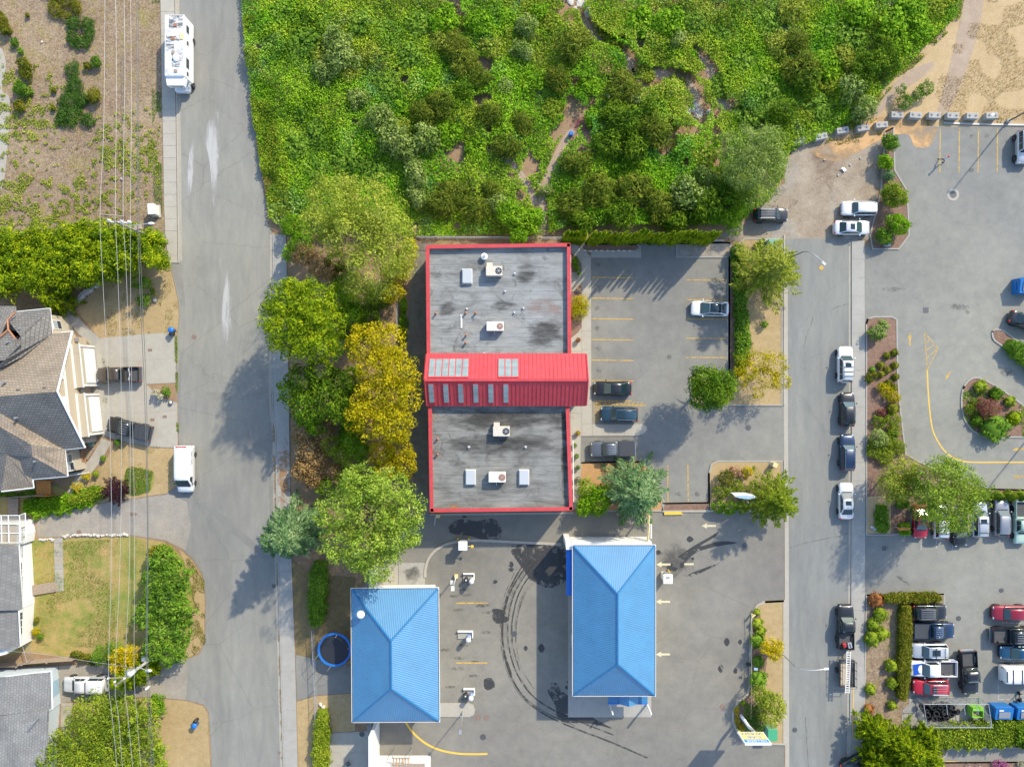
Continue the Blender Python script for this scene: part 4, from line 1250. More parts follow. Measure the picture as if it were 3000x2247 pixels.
for p0,p1 in (((46,914),(22,937)),((22,937),(24,966)),((24,966),(0,987)),((24,966),(60,1012))):
 MB().tube([hl_(p0[0],p0[1],6.2 + .03 * abs(p0[1] - 914) * .5 + .3),hl_(p1[0],p1[1],6.2 + .03 * abs(p1[1] - 914) * .5 + .3)],.12,5).build('copper_flashing',M['copper'],house)
def trim(pts,r=.12,m='trimwhite',nm='barge_board'):
 MB().tube([hl_(*p) for p in pts],r,4).build(nm,M[m],house)
trim([(168,1147,9.5),(211,971,5.48)],.13)
trim([(168,1147,9.5),(249,1311,5.48)],.13)
for a,b in (((153,979),(211,971)),((190,1317),(249,1311)),((190,1317),(199,1395)),((199,1395),(96,1404)),((96,1404),(99,1429)),((147,904),(46,914)),((147,904),(153,979)),((99,1429),(4,1440))):
 trim([(a[0],a[1],5.42),(b[0],b[1],5.42)],.08,nm='gutter')
# body of the house
def hwall(pts,z0,z1,m,nm='wall'):
 return MB().prism([hl_(x,y,0)[:2] for x,y in pts],z0,z1).build(nm,m,house)
hwall([(-60,960),(252,990),(284,1293),(-60,1320)],0,5.3,M['siding'])
hwall([(-60,930),(200,930),(225,990),(-60,1000)],0,5.3,M['sidinglt'])
hwall([(-60,1290),(234,1300),(252,1372),(180,1385),(-60,1400)],0,5.2,M['sidinglt'])
ga,gb,gc = hl_(252,990,0),hl_(284,1293,0),hl_(268,1142,0)
MB().add([(ga[0],ga[1],5.3),(gb[0],gb[1],5.3),(gc[0],gc[1],9.3),(ga[0] - .3,ga[1],5.3),(gb[0] - .3,gb[1],5.3),(gc[0] - .3,gc[1],9.3)],[(0,1,2),(3,5,4),(0,3,4,1),(1,4,5,2),(2,5,3,0)]).build('gable_wall',M['siding'],house)
ang = math.atan2(gb[1] - ga[1],gb[0] - ga[0])
ex,ey = math.cos(ang),math.sin(ang)
def on_front(t,out,z,sx,sz,nm,m,par=None,depth=.1):
 L = math.hypot(gb[0] - ga[0],gb[1] - ga[1])
 nx,ny = -ey,ex
 p = (ga[0] + ex * L * t + nx * out,ga[1] + ey * L * t + ny * out,z)
 return MB().box(p,(sx,depth,sz),ang).build(nm,M[m],par or house)
nsign = 1 if -ey > 0 else -1
LF = math.hypot(gb[0] - ga[0],gb[1] - ga[1])
for z,k in ((5.3,1.0),(7.1,.5)):
 on_front(.5,nsign * .06,z,LF * k,.32,'trim_band','trimwhite')
for t0 in (.28,.74):
 on_front(t0,nsign * .45,1.6,LF * .40,3.2,'garage_bay','sidinglt',None,.9)
 on_front(t0,nsign * .47,3.26,LF * .405,.12,'bay_roof','sidinglt',None,.95)
 on_front(t0,nsign * .06,3.42,LF * .41,.2,'bay_trim','trimwhite',None,.14)
 on_front(t0,nsign * .97,3.25,LF * .41,.2,'bay_trim','trimwhite',None,.07)
 dd = on_front(t0,nsign * .94,1.25,LF * .33,2.3,'garage_door','offwhite',None,.06)
 for k in range(4):
  on_front(t0,nsign * .985,.5 + .55 * k,LF * .325,.5,'door_panel','white',dd,.03)
 for s in (-.185,.185):
  on_front(t0 + s,nsign * .96,1.6,.22,3.1,'bay_post','trimwhite')
for t0 in (.03,.51,.97):
 on_front(t0,nsign * .25,2.4,.45,.4,'wall_lamp','steel',None,.3)
for t0 in (.36,.60):
 on_front(t0,nsign * .12,6.2,1.1,1.0,'gable_vent','trimwhite')
def hwin(px,py,z,w,hgt,ang_,rail=True):
 p = hl_(px,py,0)
 f = MB().box((p[0],p[1],z),(w,.14,hgt),ang_).build('window',M['trimwhite'],house)
 off = (math.sin(ang_) * -.06,math.cos(ang_) * .06)
 for s in (-1,1):
  MB().box((p[0],p[1],z + s * hgt * .23),(w - .22,.2,hgt * .40),ang_).build('pane',M['winglass' if s < 0 else 'winpale'],f)
hwin(243.5,1335,3.2,1.1,1.6,math.pi / 2 + .08)
hwin(249,1358,3.2,1.1,1.6,math.pi / 2 + .08)
hwin(214,958,3.3,1.2,1.7,math.pi / 2 + .25)
for px,py,h in ((57,1145,9.2),(134,1140,9.2),(59,1166,9.2),(135,1160,9.2)):
 p = hl_(px,py,h - .25)
 MB().box((p[0],p[1],p[2] + .15),(.42,.36,.3)).build('roof_vent',M['iron'],house)
for px,py,h in ((104,1351,7.0),(60,963,7.1),(24,1002,8.0),(48,1224,8.3),(12,1120,9.0)):
 p = hl_(px,py,h)
 MB().cyl((p[0],p[1]),p[2] - .3,p[2] + .3,.14,10).build('vent_pipe',M['steel'],house)
hwall([(200,1388),(260,1376),(262,1382),(96,1412)],0,.3,M['concrete2'],'porch_slab')
for k in range(6):
 p = hl_(110 + 26 * k,1408 - 4.2 * k,0)
 MB().box((p[0],p[1],.5),(.08,.08,1.0)).build('rail_post',M['trimwhite'],house)
trim([(104,1409,1.0),(262,1384,1.0)],.06,nm='porch_rail')
t = thing('side_gate','small orange cedar gate standing at the garden fence','gate',P(139,1427))
for k in range(5):
 MB().box((-.72 + .36 * k,0,.75),(.33,1.8 if k < 4 else 1.7,.05),0,0,0).build('board',M['orangewood'],t)
MB().box((0,.95,.7),(1.9,.1,1.4)).build('frame',M['orangewood'],t)
MB().box((0,-.95,.6),(1.9,.1,1.2)).build('frame',M['orangewood'],t)
t = thing('brick_planter','small red brick planter standing by the house corner','planter',P(243,1332))
for k in range(3):
 for j in range(6):
  MB().box((.1 + .02 * (j % 2),-.75 + .29 * j,.1 + .18 * k),(.26,.27,.165)).build('brick',M['terracotta'] if (k + j) % 3 else M['copper'],t)

# --- the white house with a glazed sunroom
wh = thing('white_house','white walled house with flat grey roof and a glazed sunroom','house',P(30,1720))
VX,VY = wh.location.x,wh.location.y
def vl(px,py,h):
 p = P(px,py,h)
 return (p[0] - VX,p[1] - VY,p[2])
M['felt'] = shingle_mat('grey_felt',[(0.22,0.215,0.20),(0.19,0.185,0.175),(0.16,0.155,0.15)],.3,'y')
MB().facet([vl(-120,1590,6.4),vl(56,1597,5.4),vl(65,1785,5.4),vl(-120,1795,6.4)],.2).build('roof_slope',M['felt'],wh)
MB().facet([vl(-120,1796,6.0),vl(55,1788,5.0),vl(60,1893,4.9),vl(-120,1925,6.0)],.2).build('roof_slope',M['felt'],wh)
def vwall(pts,z0,z1,m,nm='wall',par=None):
 return MB().prism([vl(x,y,0)[:2] for x,y in pts],z0,z1).build(nm,m,par or wh)
vwall([(-100,1583),(93,1588),(102,1765),(-100,1775)],0,5.1,M['white'])
vwall([(-100,1765),(101,1766),(95,1875),(40,1890),(-100,1905)],0,4.7,M['white'])
vwall([(-100,1520),(96,1520),(104,1555),(100,1583),(-100,1583)],0,2.9,M['white'],'sunroom_base')
for a,b in (((56,1597),(65,1785)),((55,1788),(60,1893))):
 MB().tube([vl(a[0],a[1],5.35),vl(b[0],b[1],5.3)],.09,4).build('gutter',M['trimwhite'],wh)
for x,y,w in ((97.5,1655,1.9),(98.5,1690,1.5),(99,1785,.9),(97.5,1818,1.8)):
 p = vl(x,y,0)
 f = MB().box((p[0],p[1],2.9),(.16,w,1.5)).build('window',M['trimwhite'],wh)
 for k in range(2):
  MB().box((p[0] + .05,p[1] - w * .24 + w * .48 * k,2.9),(.12,w * .42,1.25)).build('pane',M['winglass'],f)
for k in range(3):
 p = vl(98 + 1.5 * k,1540 + 9 * k,0)
 MB().box((p[0] + .04,p[1],2.0),(.1,.5,.8)).build('small_window',M['winglass'],wh)
zg = 4.3
cols = [-30,3,24,57,74]
rows = [1510,1535,1562,1590]
for x in cols:
 MB().tube([vl(x,rows[0] - (6 if x > 60 else 0),zg),vl(x + 2,rows[-1] - (7 if x > 60 else 0),zg + .2)],.06,4).build('sunroom_bar',M['white'],wh)
for y in rows:
 MB().tube([vl(cols[0],y,zg),vl(57,y,zg + .05),vl(75,y - 7,zg)],.055,4).build('sunroom_bar',M['white'],wh)
M['conserv'] = mat('conservatory_glazing',(0.50,0.46,0.38),0.1,0,0.9,alpha=0.22)
for i in range(4):
 for j in range(3):
  q = [vl(cols[i] + 1,rows[j] + 1,zg - .06),vl(cols[i + 1] - 1,rows[j] + 1 - (5 if i == 3 else 0),zg - .06),vl(cols[i + 1] - 1,rows[j + 1] - 1 - (5 if i == 3 else 0),zg + .02),vl(cols[i] + 1,rows[j + 1] - 1,zg + .02)]
  MB().facet(q,.03).build('pane',M['conserv'],wh)
vwall([(-60,1521),(95,1522),(95,1582),(-60,1582)],2.9,2.96,M['siding'],'sunroom_floor')
ramp = thing('deck_ramp','grey timber ramp leading from the white house to the paver path','ramp',P(132,1720))
for k in range(14):
 p = P(99 + 5.0 * k,1727 - .75 * k)
 MB().box((p[0] - ramp.location.x,p[1] - ramp.location.y,.35 - .012 * k),(.2,1.25,.05),.15).build('plank',M['wood'],ramp)
MB().box((0,0,.14),(2.9,1.0,.26),.15).build('frame',M['wood'],ramp)

# --- the pale blue house
M['paleblue'] = mat('pale_blue_siding',(0.50,0.57,0.62),0.8,var=0.05)
M['skyblue'] = mat('blue_garage_paint',(0.30,0.44,0.54),0.7)
M['sh_pale'] = shingle_mat('pale_grey_shingles',[(0.25,0.25,0.24),(0.21,0.21,0.20),(0.16,0.155,0.15)],.15,'y')
bh = thing('blue_house','pale blue house with grey shingle roof and a rooftop aerial','house',P(60,2120))
BX,BY = bh.location.x,bh.location.y
def bl_(px,py,h):
 p = P(px,py,h)
 return (p[0] - BX,p[1] - BY,p[2])
MB().facet([bl_(-120,1990,6.0),bl_(15,1984,6.0),bl_(150,1967,5.0),bl_(152,2075,5.0),bl_(15,2094,6.0),bl_(-120,2100,6.0)],.2).build('roof_slope',M['sh_pale'],bh)
MB().facet([bl_(-120,2098,6.0),bl_(8,2096,6.0),bl_(139,2078,5.3),bl_(138,2190,5.3),bl_(132,2400,5.3),bl_(-120,2400,6.6)],.2).build('roof_slope',M['sh_pale'],bh)
def bwall(pts,z0,z1,m,nm='wall'):
 return MB().prism([bl_(x,y,0)[:2] for x,y in pts],z0,z1).build(nm,m,bh)
bwall([(-100,1957),(170,1950),(178,2060),(-100,2090)],0,4.7,M['paleblue'])
bwall([(-100,2070),(176,2058),(168,2170),(160,2400),(-100,2400)],0,4.9,M['paleblue'])
bwall([(169.5,1985),(174,1985),(176.5,2028),(172,2028)],0.1,3.0,M['skyblue'],'garage_door')
for a,b in (((150,1966),(153,2076)),((139,2077),(138,2190)),((15,1983),(151,1966))):
 MB().tube([bl_(a[0],a[1],5.1),bl_(b[0],b[1],5.1)],.1,4).build('gutter',M['trimwhite'],bh)
for k in range(4):
 p = bl_(169.5 - .5 * k,2098 + 13 * k,0)
 f = MB().box((p[0],p[1],3.6),(.16,.5,1.4)).build('window',M['trimwhite'],bh)
 MB().box((p[0] + .05,p[1],3.6),(.12,.36,1.2)).build('pane',M['winglass'],f)
t = thing('roof_aerial','thin metal mast lying over the pale grey shingle roof','aerial',P(118,2100,5.4))
MB().tube([(0,0,-.1),(0,0,1.9)],.04,6).build('mast',M['galv'],t)
for z,l in ((1.8,.8),(1.5,.6)):
 MB().tube([(-l / 2,0,z),(l / 2,.1,z)],.03,5).build('rod',M['galv'],t)

# --- fences
M['wire'] = mat('fence_wire',(0.55,0.56,0.56),0.5,0.4)
def chain_fence(pts,h,label,name='chain_link_fence',dens=0.32,post=2.4):
 path = [Vector(P2(x,y)) for x,y in pts]
 t = thing(name,label,'fence',(path[0].x,path[0].y,0))
 o = path[0].copy()
 path = [p - o for p in path]
 mesh = MB()
 for a,b in zip(path,path[1:]):
  L = (b - a).length
  d = (b - a) / L
  n = max(1,round(L / post))
  for k in range(n + 1):
   q = a + d * (L * k / n)
   MB().cyl((q.x,q.y),0,h + .05,.04,8).build('post',M['galv'],t)
  MB().tube([(a.x,a.y,h),(b.x,b.y,h)],.035,6).build('top_rail',M['galv'],t)
  k = 0.0
  while k < L:
   for s in (-1,1):
    e = k + s * h
    z0,z1 = 0.05,h
    ee = min(max(e,0),L)
    zz = z0 + (z1 - z0) * abs(ee - k) / h
    p,q = a + d * k,a + d * ee
    mesh.tube([(p.x,p.y,z0),(q.x,q.y,zz)],.008,3)
   k += dens
 o2 = mesh.build('wire_mesh',M['wire'],t)
 o2['kind'] = 'stuff'
 return t
chain_fence([(1226,700),(1655,703)],1.5,'chain link fence running behind the office building below the thicket')
chain_fence([(1166,884),(1168,982)],1.6,'short run of chain link fence overgrown with ivy behind the office')
chain_fence([(921,1838),(927,1960),(932,2110)],1.4,'chain link fence along the pavement beside the trampoline')
chain_fence([(1078,1655),(1080,1720)],1.8,'short chain link fence ending at the white screen wall')
chain_fence([(1086,2108),(1091,2330)],1.8,'chain link fence between the patio and the white block')
chain_fence([(85,1870),(100,1928)],1.4,'short wire fence joining the white house to the plank fence')
t = thing('plank_fence','weathered plank fence between the white house and the blue house','fence',P(110,1938))
fp = [(-40,1946),(0,1942),(72,1938),(88,1932),(160,1926),(232,1922)]
for a,b in zip(fp,fp[1:]):
 pa,pb = Vector(P2(*a)),Vector(P2(*b))
 L = (pb - pa).length
 n = max(2,int(L / .24))
 an = math.atan2((pb - pa).y,(pb - pa).x)
 for k in range(n):
  q = pa.lerp(pb,(k + .5) / n)
  MB().box((q.x - t.location.x,q.y - t.location.y,.8 + random.uniform(-.03,.03)),(.21,.04,1.6),an).build('plank',M['wood'],t)
 MB().box((pa.x - t.location.x,pa.y - t.location.y - .08,.85),(.12,.12,1.7),an).build('post',M['wood'],t)
t = thing('low_fence','low brown rail fence behind the shrubs near the gabled house','fence',P(60,1466))
fa,fb = Vector(P2(-40,1462)),Vector(P2(140,1446))
for z in (.5,.95):
 MB().tube([(fa.x - t.location.x,fa.y - t.location.y,z),(fb.x - t.location.x,fb.y - t.location.y,z)],.06,5).build('rail',M['wood'],t)
for k in range(6):
 q = fa.lerp(fb,k / 5)
 MB().box((q.x - t.location.x,q.y - t.location.y,.55),(.12,.12,1.1)).build('post',M['wood'],t)
t = thing('plank_deck','grey plank walkway crossing the hedge by the white house','walkway',P(43,1486))
for k in range(7):
 MB().box((0.02 * (k % 2),1.0 - .32 * k,.3),(1.3,.28,.06),.08).build('plank',M['wood'],t)
MB().box((0,0.05,.15),(1.1,2.2,.2)).build('frame',M['wood'],t)

# ================================================================== VEGETATION
L = {}
L['green'] = leaf_mat('leaves_green',[(0.045,0.10,0.010),(0.09,0.18,0.016),(0.15,0.26,0.025),(0.25,0.35,0.05)])
L['ash'] = leaf_mat('leaves_ash',[(0.075,0.145,0.015),(0.17,0.28,0.025),(0.30,0.42,0.045),(0.46,0.54,0.09)],raw=True)
L['juniper'] = leaf_mat('leaves_juniper',[(0.03,0.085,0.012),(0.06,0.14,0.02),(0.10,0.20,0.03),(0.17,0.27,0.04)],1.2,raw=True)
L['bright'] = leaf_mat('leaves_bright',[(0.045,0.12,0.012),(0.10,0.21,0.018),(0.18,0.32,0.026),(0.30,0.43,0.05)],raw=True)
L['lime'] = leaf_mat('leaves_lime',[(0.07,0.13,0.010),(0.16,0.24,0.016),(0.28,0.36,0.024),(0.42,0.46,0.045)],raw=True)
L['cedar'] = leaf_mat('leaves_cedar',[(0.025,0.055,0.006),(0.07,0.12,0.008),(0.18,0.22,0.012),(0.36,0.36,0.02)],0.7)
L['gold'] = leaf_mat('leaves_gold',[(0.10,0.11,0.008),(0.24,0.20,0.010),(0.37,0.28,0.014),(0.46,0.31,0.03)])
L['dark'] = leaf_mat('leaves_dark',[(0.022,0.055,0.010),(0.05,0.10,0.016),(0.10,0.16,0.022),(0.19,0.24,0.04)])
L['olive'] = leaf_mat('leaves_olive',[(0.12,0.18,0.015),(0.24,0.31,0.028),(0.38,0.43,0.05),(0.52,0.52,0.11)],raw=True)
L['moss'] = leaf_mat('leaves_moss',[(0.06,0.085,0.008),(0.13,0.155,0.012),(0.22,0.22,0.018),(0.34,0.30,0.04)],raw=True)
L['blue'] = leaf_mat('leaves_blue_spruce',[(0.05,0.12,0.045),(0.12,0.24,0.085),(0.24,0.37,0.15),(0.42,0.52,0.26)],raw=True)
L['sage'] = leaf_mat('leaves_sage',[(0.09,0.16,0.025),(0.19,0.28,0.05),(0.32,0.41,0.10),(0.48,0.53,0.20)],raw=True)
L['tan'] = leaf_mat('leaves_tan',[(0.16,0.10,0.03),(0.30,0.19,0.07),(0.42,0.27,0.11),(0.48,0.34,0.17)],raw=True)
L['rust'] = leaf_mat('leaves_rust',[(0.14,0.05,0.02),(0.26,0.10,0.035),(0.38,0.16,0.05),(0.42,0.22,0.09)],raw=True)
L['plum'] = leaf_mat('leaves_plum',[(0.02,0.012,0.016),(0.05,0.022,0.03),(0.10,0.04,0.05),(0.15,0.07,0.07)],raw=True)
L['maple'] = leaf_mat('leaves_red_maple',[(0.10,0.03,0.025),(0.19,0.06,0.05),(0.28,0.11,0.08),(0.34,0.18,0.12)],raw=True)
L['pink'] = leaf_mat('petals_pink',[(0.30,0.06,0.20),(0.45,0.08,0.30),(0.50,0.16,0.36),(0.12,0.16,0.04)],raw=True)
L['peach'] = leaf_mat('petals_peach',[(0.22,0.18,0.06),(0.45,0.26,0.14),(0.52,0.32,0.20),(0.50,0.38,0.25)],raw=True)
L['amber'] = leaf_mat('leaves_amber',[(0.18,0.16,0.015),(0.38,0.27,0.015),(0.54,0.34,0.02),(0.55,0.26,0.03)])
L['cream'] = leaf_mat('petals_cream',[(0.20,0.24,0.08),(0.48,0.46,0.30),(0.58,0.55,0.42),(0.62,0.58,0.48)],raw=True)
L['thicket'] = leaf_mat('leaves_thicket',[(0.035,0.10,0.012),(0.08,0.19,0.018),(0.13,0.27,0.024),(0.19,0.34,0.035),(0.27,0.39,0.06)],0.3,drift=[(0.06,0.42,0.58,(1.4,0.97,1.6)),(0.10,0.55,0.66,(0.60,0.82,1.9)),(0.16,0.56,0.68,(1.05,1.02,4.0))])
L['broom'] = leaf_mat('leaves_broom',[(0.05,0.09,0.010),(0.10,0.155,0.014),(0.18,0.23,0.02),(0.30,0.32,0.04)],raw=True)
L['straw'] = leaf_mat('dry_grass',[(0.26,0.18,0.06),(0.38,0.28,0.10),(0.46,0.36,0.16)],0.3,raw=True)

def quads_mesh(name,verts,m):
 """verts: (N, 4, 3) array of separate leaf faces -> one mesh."""
 n = verts.shape[0]
 me = bpy.data.meshes.new(name)
 me.vertices.add(n * 4)
 me.vertices.foreach_set('co',verts.reshape(-1).astype(np.float32))
 me.loops.add(n * 4)
 me.loops.foreach_set('vertex_index',np.arange(n * 4,dtype=np.int32))
 me.polygons.add(n)
 me.polygons.foreach_set('loop_start',np.arange(0,n * 4,4,dtype=np.int32))
 me.update(calc_edges=True)
 me.materials.append(m)
 return me

def unit(a):
 return a / np.maximum(np.linalg.norm(a,axis=-1,keepdims=True),1e-9)

def leaf_quads(pos,nrm,size,aspect=0.55,jit=0.7,axis=None,rng=RNG):
 """Kite-shaped leaf faces at pos, facing nrm (jittered); long axis along axis when given."""
 n = pos.shape[0]
 nn = unit(nrm + jit * rng.normal(size=(n,3)))
 if axis is None:
  ax = rng.normal(size=(n,3))
 else:
  ax = axis + 0.35 * rng.normal(size=(n,3))
 ax = ax - nn * (ax * nn).sum(1,keepdims=True)
 ax = unit(ax)
 bx = np.cross(nn,ax)
 s = (size * rng.uniform(0.65,1.35,size=(n,1)))
 a = pos - ax * s * 0.5
 c = pos + ax * s * 0.5
 b = pos + bx * s * aspect * 0.5 + nn * s * 0.06
 d = pos - bx * s * aspect * 0.5 + nn * s * 0.06
 return np.stack([a,b,c,d],axis=1)

def sphere_dirs(n,zmin=-0.35,rng=RNG):
 z = rng.uniform(zmin,1.0,size=n)
 t = rng.uniform(0,2 * np.pi,size=n)
 r = np.sqrt(np.maximum(0,1 - z * z))
 return np.stack([r * np.cos(t),r * np.sin(t),z],axis=1)

def crown_quads(blobs,n,size,aspect=0.55,clumps=9,csize=0.42,shell=0.3,jit=0.7,zmin=-0.35,mode='leaf',rng=RNG):
 clumps,csize,jit = int(clumps * 2.1),csize * .66,jit * .7
 """blobs: list of (x, y, z, rx, ry, rz). Leaves spread over many small clumps on each blob."""
 subs = []
 for b in blobs:
  c,r = np.array(b[:3]),np.array(b[3:6])
  k = clumps
  dirs = sphere_dirs(k,zmin,rng)
  for d in dirs:
   rr = csize * rng.uniform(0.7,1.3)
   subs.append((c + d * r * (1 - rr * 0.75) * rng.uniform(0.82,1.2),r * rr,c))
  subs.append((c,r * 0.84,c))
 area = np.array([s[1][0] * s[1][1] * (1.5 if k % (clumps + 1) == clumps else 1) for k,s in enumerate(subs)])
 pick = rng.choice(len(subs),size=n,p=area / area.sum())
 C = np.array([s[0] for s in subs])[pick]
 Rr = np.array([s[1] for s in subs])[pick]
 CC = np.array([s[2] for s in subs])[pick]
 d = sphere_dirs(n,-0.55,rng)
 rad = 1 - shell * rng.uniform(0,1,size=(n,1)) ** 1.6
 pos = C + d * Rr * rad
 out = unit(pos - CC + np.array([0,0,0.15]))
 nrm = unit(0.9 * d + 0.25 * out + np.array([0,0,0.15]))
 axis = None
 if mode == 'spray':
  axis = unit(out + np.array([0,0,0.25]))
  nrm = unit(np.array([[0,0,0.55]]) + 0.9 * d)
 elif mode == 'droop':
  axis = unit(out * np.array([1,1,0.2]) + np.array([0,0,-0.35]))
  nrm = unit(np.array([[0,0,1.0]]) + 0.3 * d)
 return leaf_quads(pos,nrm,size,aspect,jit,axis,rng)

def trunk_mb(h,r,limbs,spread,rng=random,z0=0.0):
 mb = MB()
 mb.tube([(0,0,z0),(r * .4,0,h * .35),(0,r * .5,h * .7),(0,0,h)],[r * 1.25,r,r * .7,r * .35],7)
 for k in range(limbs):
  a = 2 * math.pi * k / max(1,limbs) + rng.uniform(-.4,.4)
  b = h * rng.uniform(.35,.7)
  l = spread * rng.uniform(.55,.85)
  mb.tube([(0,0,b),(l * .5 * math.cos(a),l * .5 * math.sin(a),b + l * .35),(l * math.cos(a),l * math.sin(a),b + l * .6)],[r * .5,r * .3,r * .1],5)
 return mb

def tree(name,label,px,py,blobs_px,h0,h1,kind,n,size,aspect=0.55,mode='leaf',clumps=9,csize=0.42,jit=0.7,trunk=None,group=None,cat='tree',bark='bark',zmin=-0.35,ratio=None,shell=0.3):
 """Plant whose crown blobs are measured in the survey picture: (px, py, radius px[, radius y px]); the crown spans heights h0..h1."""
 hm = (h0 + h1) / 2
 base = P(px,py,hm)
 t = thing(name,label,cat,(base[0],base[1],0),0,group)
 blobs = []
 for b in blobs_px:
  x,y,r = b[0],b[1],b[2]
  ry = b[3] if len(b) > 3 else r
  top = h0 + (h1 - h0) * (b[4] if len(b) > 4 else 1.0)
  zc = (h0 + top) / 2
  c = P(x,y,zc)
  f = (H - zc) / H * S
  blobs.append((c[0] - base[0],c[1] - base[1],zc,r * f,ry * f,max(.3,(top - h0) / 2)))
 q = crown_quads(blobs,int(n * 1.55),size * .8,aspect,clumps,csize,shell,jit,zmin,mode)
 link(bpy.data.objects.new('crown' if cat == 'tree' else 'foliage',quads_mesh(name + '_crown',q,L[kind])),t)
 if trunk is None:
  trunk = (h0 + (h1 - h0) * .6,.05 + .02 * h1,6)
 spread = max(b[3] for b in blobs)
 trunk_mb(trunk[0],trunk[1],trunk[2],spread).build('trunk' if cat == 'tree' else 'stem',M[bark],t,True)
 return t

def conifer(name,label,px,py,r_px,h,kind,nb=60,per=70,size=.42,aspect=.2,rise=.25,droop=.0,leaders=((0,0,1.0),),cat='tree',z0=.08,squash=1.0,group=None):
 """Conifer: whorls of branches round one or more leaders, each branch carrying a herringbone of needle sprays."""
 b0 = P(px,py,h * .4)
 t = thing(name,label,cat,(b0[0],b0[1],0),0,group)
 Q = []
 wood = MB()
 rng = RNG
 for lx,ly,ls in leaders:
  hh,Rr = h * ls,r_px * S * .95 * (ls if len(leaders) == 1 else ls * .8)
  ox,oy = lx * S,-ly * S
  wood.tube([(ox,oy,0),(ox,oy,hh * .5),(ox,oy,hh * .96)],[.06 + .018 * hh,.04 + .010 * hh,.02],7)
  n = int(nb * ls)
  for i in range(n):
   u = (i + rng.uniform(0,1)) / n
   a = i * 2.39996 + rng.uniform(-.3,.3)
   ln = Rr * (1 - u) ** .75 * rng.uniform(.7,1.22) + .25
   z = hh * (z0 + (.93 - z0) * u)
   d = np.array([math.cos(a),math.sin(a) * squash,rise - droop * (1 - u)])
   d = d / np.linalg.norm(d)
   side = np.array([-math.sin(a),math.cos(a),0])
   k = max(12,int(per * ln / (Rr + .2)))
   tt = rng.uniform(.12,1,size=(k,1)) ** .8
   sgn = rng.choice([-1,1],size=(k,1))
   wid = (1.08 - tt) * .34 * ln
   bend = -.12 * ln * (tt ** 2) * (1 + droop)
   c0 = np.array([ox,oy,z])
   pos = c0 + d * tt * ln + side * sgn * wid * rng.uniform(.1,1,size=(k,1)) + np.concatenate([np.zeros((k,2)),bend + rng.normal(size=(k,1)) * .06],1)
   ax = d + side * sgn * .55
   Q.append(leaf_quads(pos,np.tile(np.array([[0,0,1.0]]),(k,1)),size,aspect,.35,ax))
   if i % 2 == 0:
    e = c0 + d * ln * .8
    wood.tube([tuple(c0),tuple(e + np.array([0,0,-.1 * ln]))],[.03,.01],4)
 link(bpy.data.objects.new('crown' if cat == 'tree' else 'foliage',quads_mesh(name + '_needles',np.concatenate(Q),L[kind])),t)
 wood.build('trunk' if cat == 'tree' else 'stem',M['bark'],t,True)
 return t

# --- trees between the west street and the office
tree('locust_tree','tall olive green tree with bronze tips at the corner of the office alley',1050,660,[(985,600,92),(1085,610,92),(1050,700,100),(1140,680,88),(1100,780,92),(1165,760,58),(940,660,52),(1060,850,50,38,.75)],3.0,13.0,'olive',15000,0.36,.42,'leaf',16,.34)
tree('cedar_tree','dense yellow green cedar overhanging the pavement',885,935,[(880,930,100),(850,970,75),(930,900,80),(920,1000,80),(950,950,70),(860,880,60)],2.0,13.5,'cedar',14000,0.42,.34,'spray',26,.26,.45)
tree('smoke_bush','dull brown and cream flowering bush beside the cedar',915,765,[(890,750,36),(935,780,40),(965,800,26)],1.0,3.8,'tan',2200,.26,.6,cat='bush',clumps=12)
tree('apple_tree','dark green spreading tree with small pinkish fruit by the pavement',925,1165,[(885,1120,55),(900,1190,60),(960,1170,66),(1000,1130,50),(855,1150,40),(940,1090,46),(1010,1200,46)],2.0,8.0,'dark',8200,.34,.6,'leaf',12,.36)
tree('golden_tree','large golden yellow tree leaning towards the office wall',1125,1110,[(1080,1010,66),(1140,1010,62),(1110,1080,76),(1170,1090,62),(1120,1160,82),(1180,1170,60),(1090,1220,70),(1150,1235,66)],2.5,10.5,'gold',14000,.36,.45,'leaf',16,.34)
tree('bronze_shrub','tan and bronze leaved shrub clump at the pavement edge',925,1310,[(890,1270,34),(960,1230,34),(945,1265,40),(905,1320,38),(890,1375,36),(920,1390,40),(975,1385,34),(930,1345,34)],.6,3.0,'tan',6000,.30,.65,cat='shrub',clumps=14)
tree('green_shrub','glossy green shrub with orange specks above the bronze clump',912,1232,[(905,1225,34),(930,1245,34)],.8,3.4,'green',2000,.32,.5,cat='shrub')
tree('lime_shrub','feathery lime green shrub between the bronze and yellow clumps',985,1310,[(970,1305,34),(1000,1330,30),(1035,1352,34)],.8,3.6,'lime',2600,.30,.25,'spray',14,cat='shrub')
tree('broom_shrub','dark green bushy shrub standing behind the lime one',1035,1290,[(1030,1290,42),(1050,1320,36)],.8,3.8,'green',2400,.3,.35,cat='shrub')
tree('ochre_tree','ochre yellow small tree with trailing twigs beside the office alley',1150,1330,[(1120,1330,46),(1170,1320,48),(1185,1365,42),(1130,1375,40)],1.2,5.0,'gold',4600,.32,.42,'leaf',13,.36)
tree('ash_tree','broad green deciduous tree shading the wash pad corner',1075,1520,[(1060,1420,72),(1140,1440,74),(1190,1500,58),(1090,1510,96),(1000,1490,70),(1150,1570,76),(1070,1600,84),(1000,1580,62),(1110,1650,56),(1190,1560,48)],3.0,13.0,'ash',16000,.36,.5,'leaf',15,.34)
conifer('blue_spruce','blue green spruce leaning over the kerb by the broad tree',858,1560,118,12.0,'blue',110,120,.55,.22,.12,.3,leaders=((0,0,1.0),(-45,20,.75)))
tree('ivy_clump','dark ivy covered bush under the golden tree by the short fence',1090,930,[(1060,880,50),(1080,930,40),(1040,960,50),(1110,870,44)],.4,3.2,'dark',4200,.28,.6,cat='shrub')
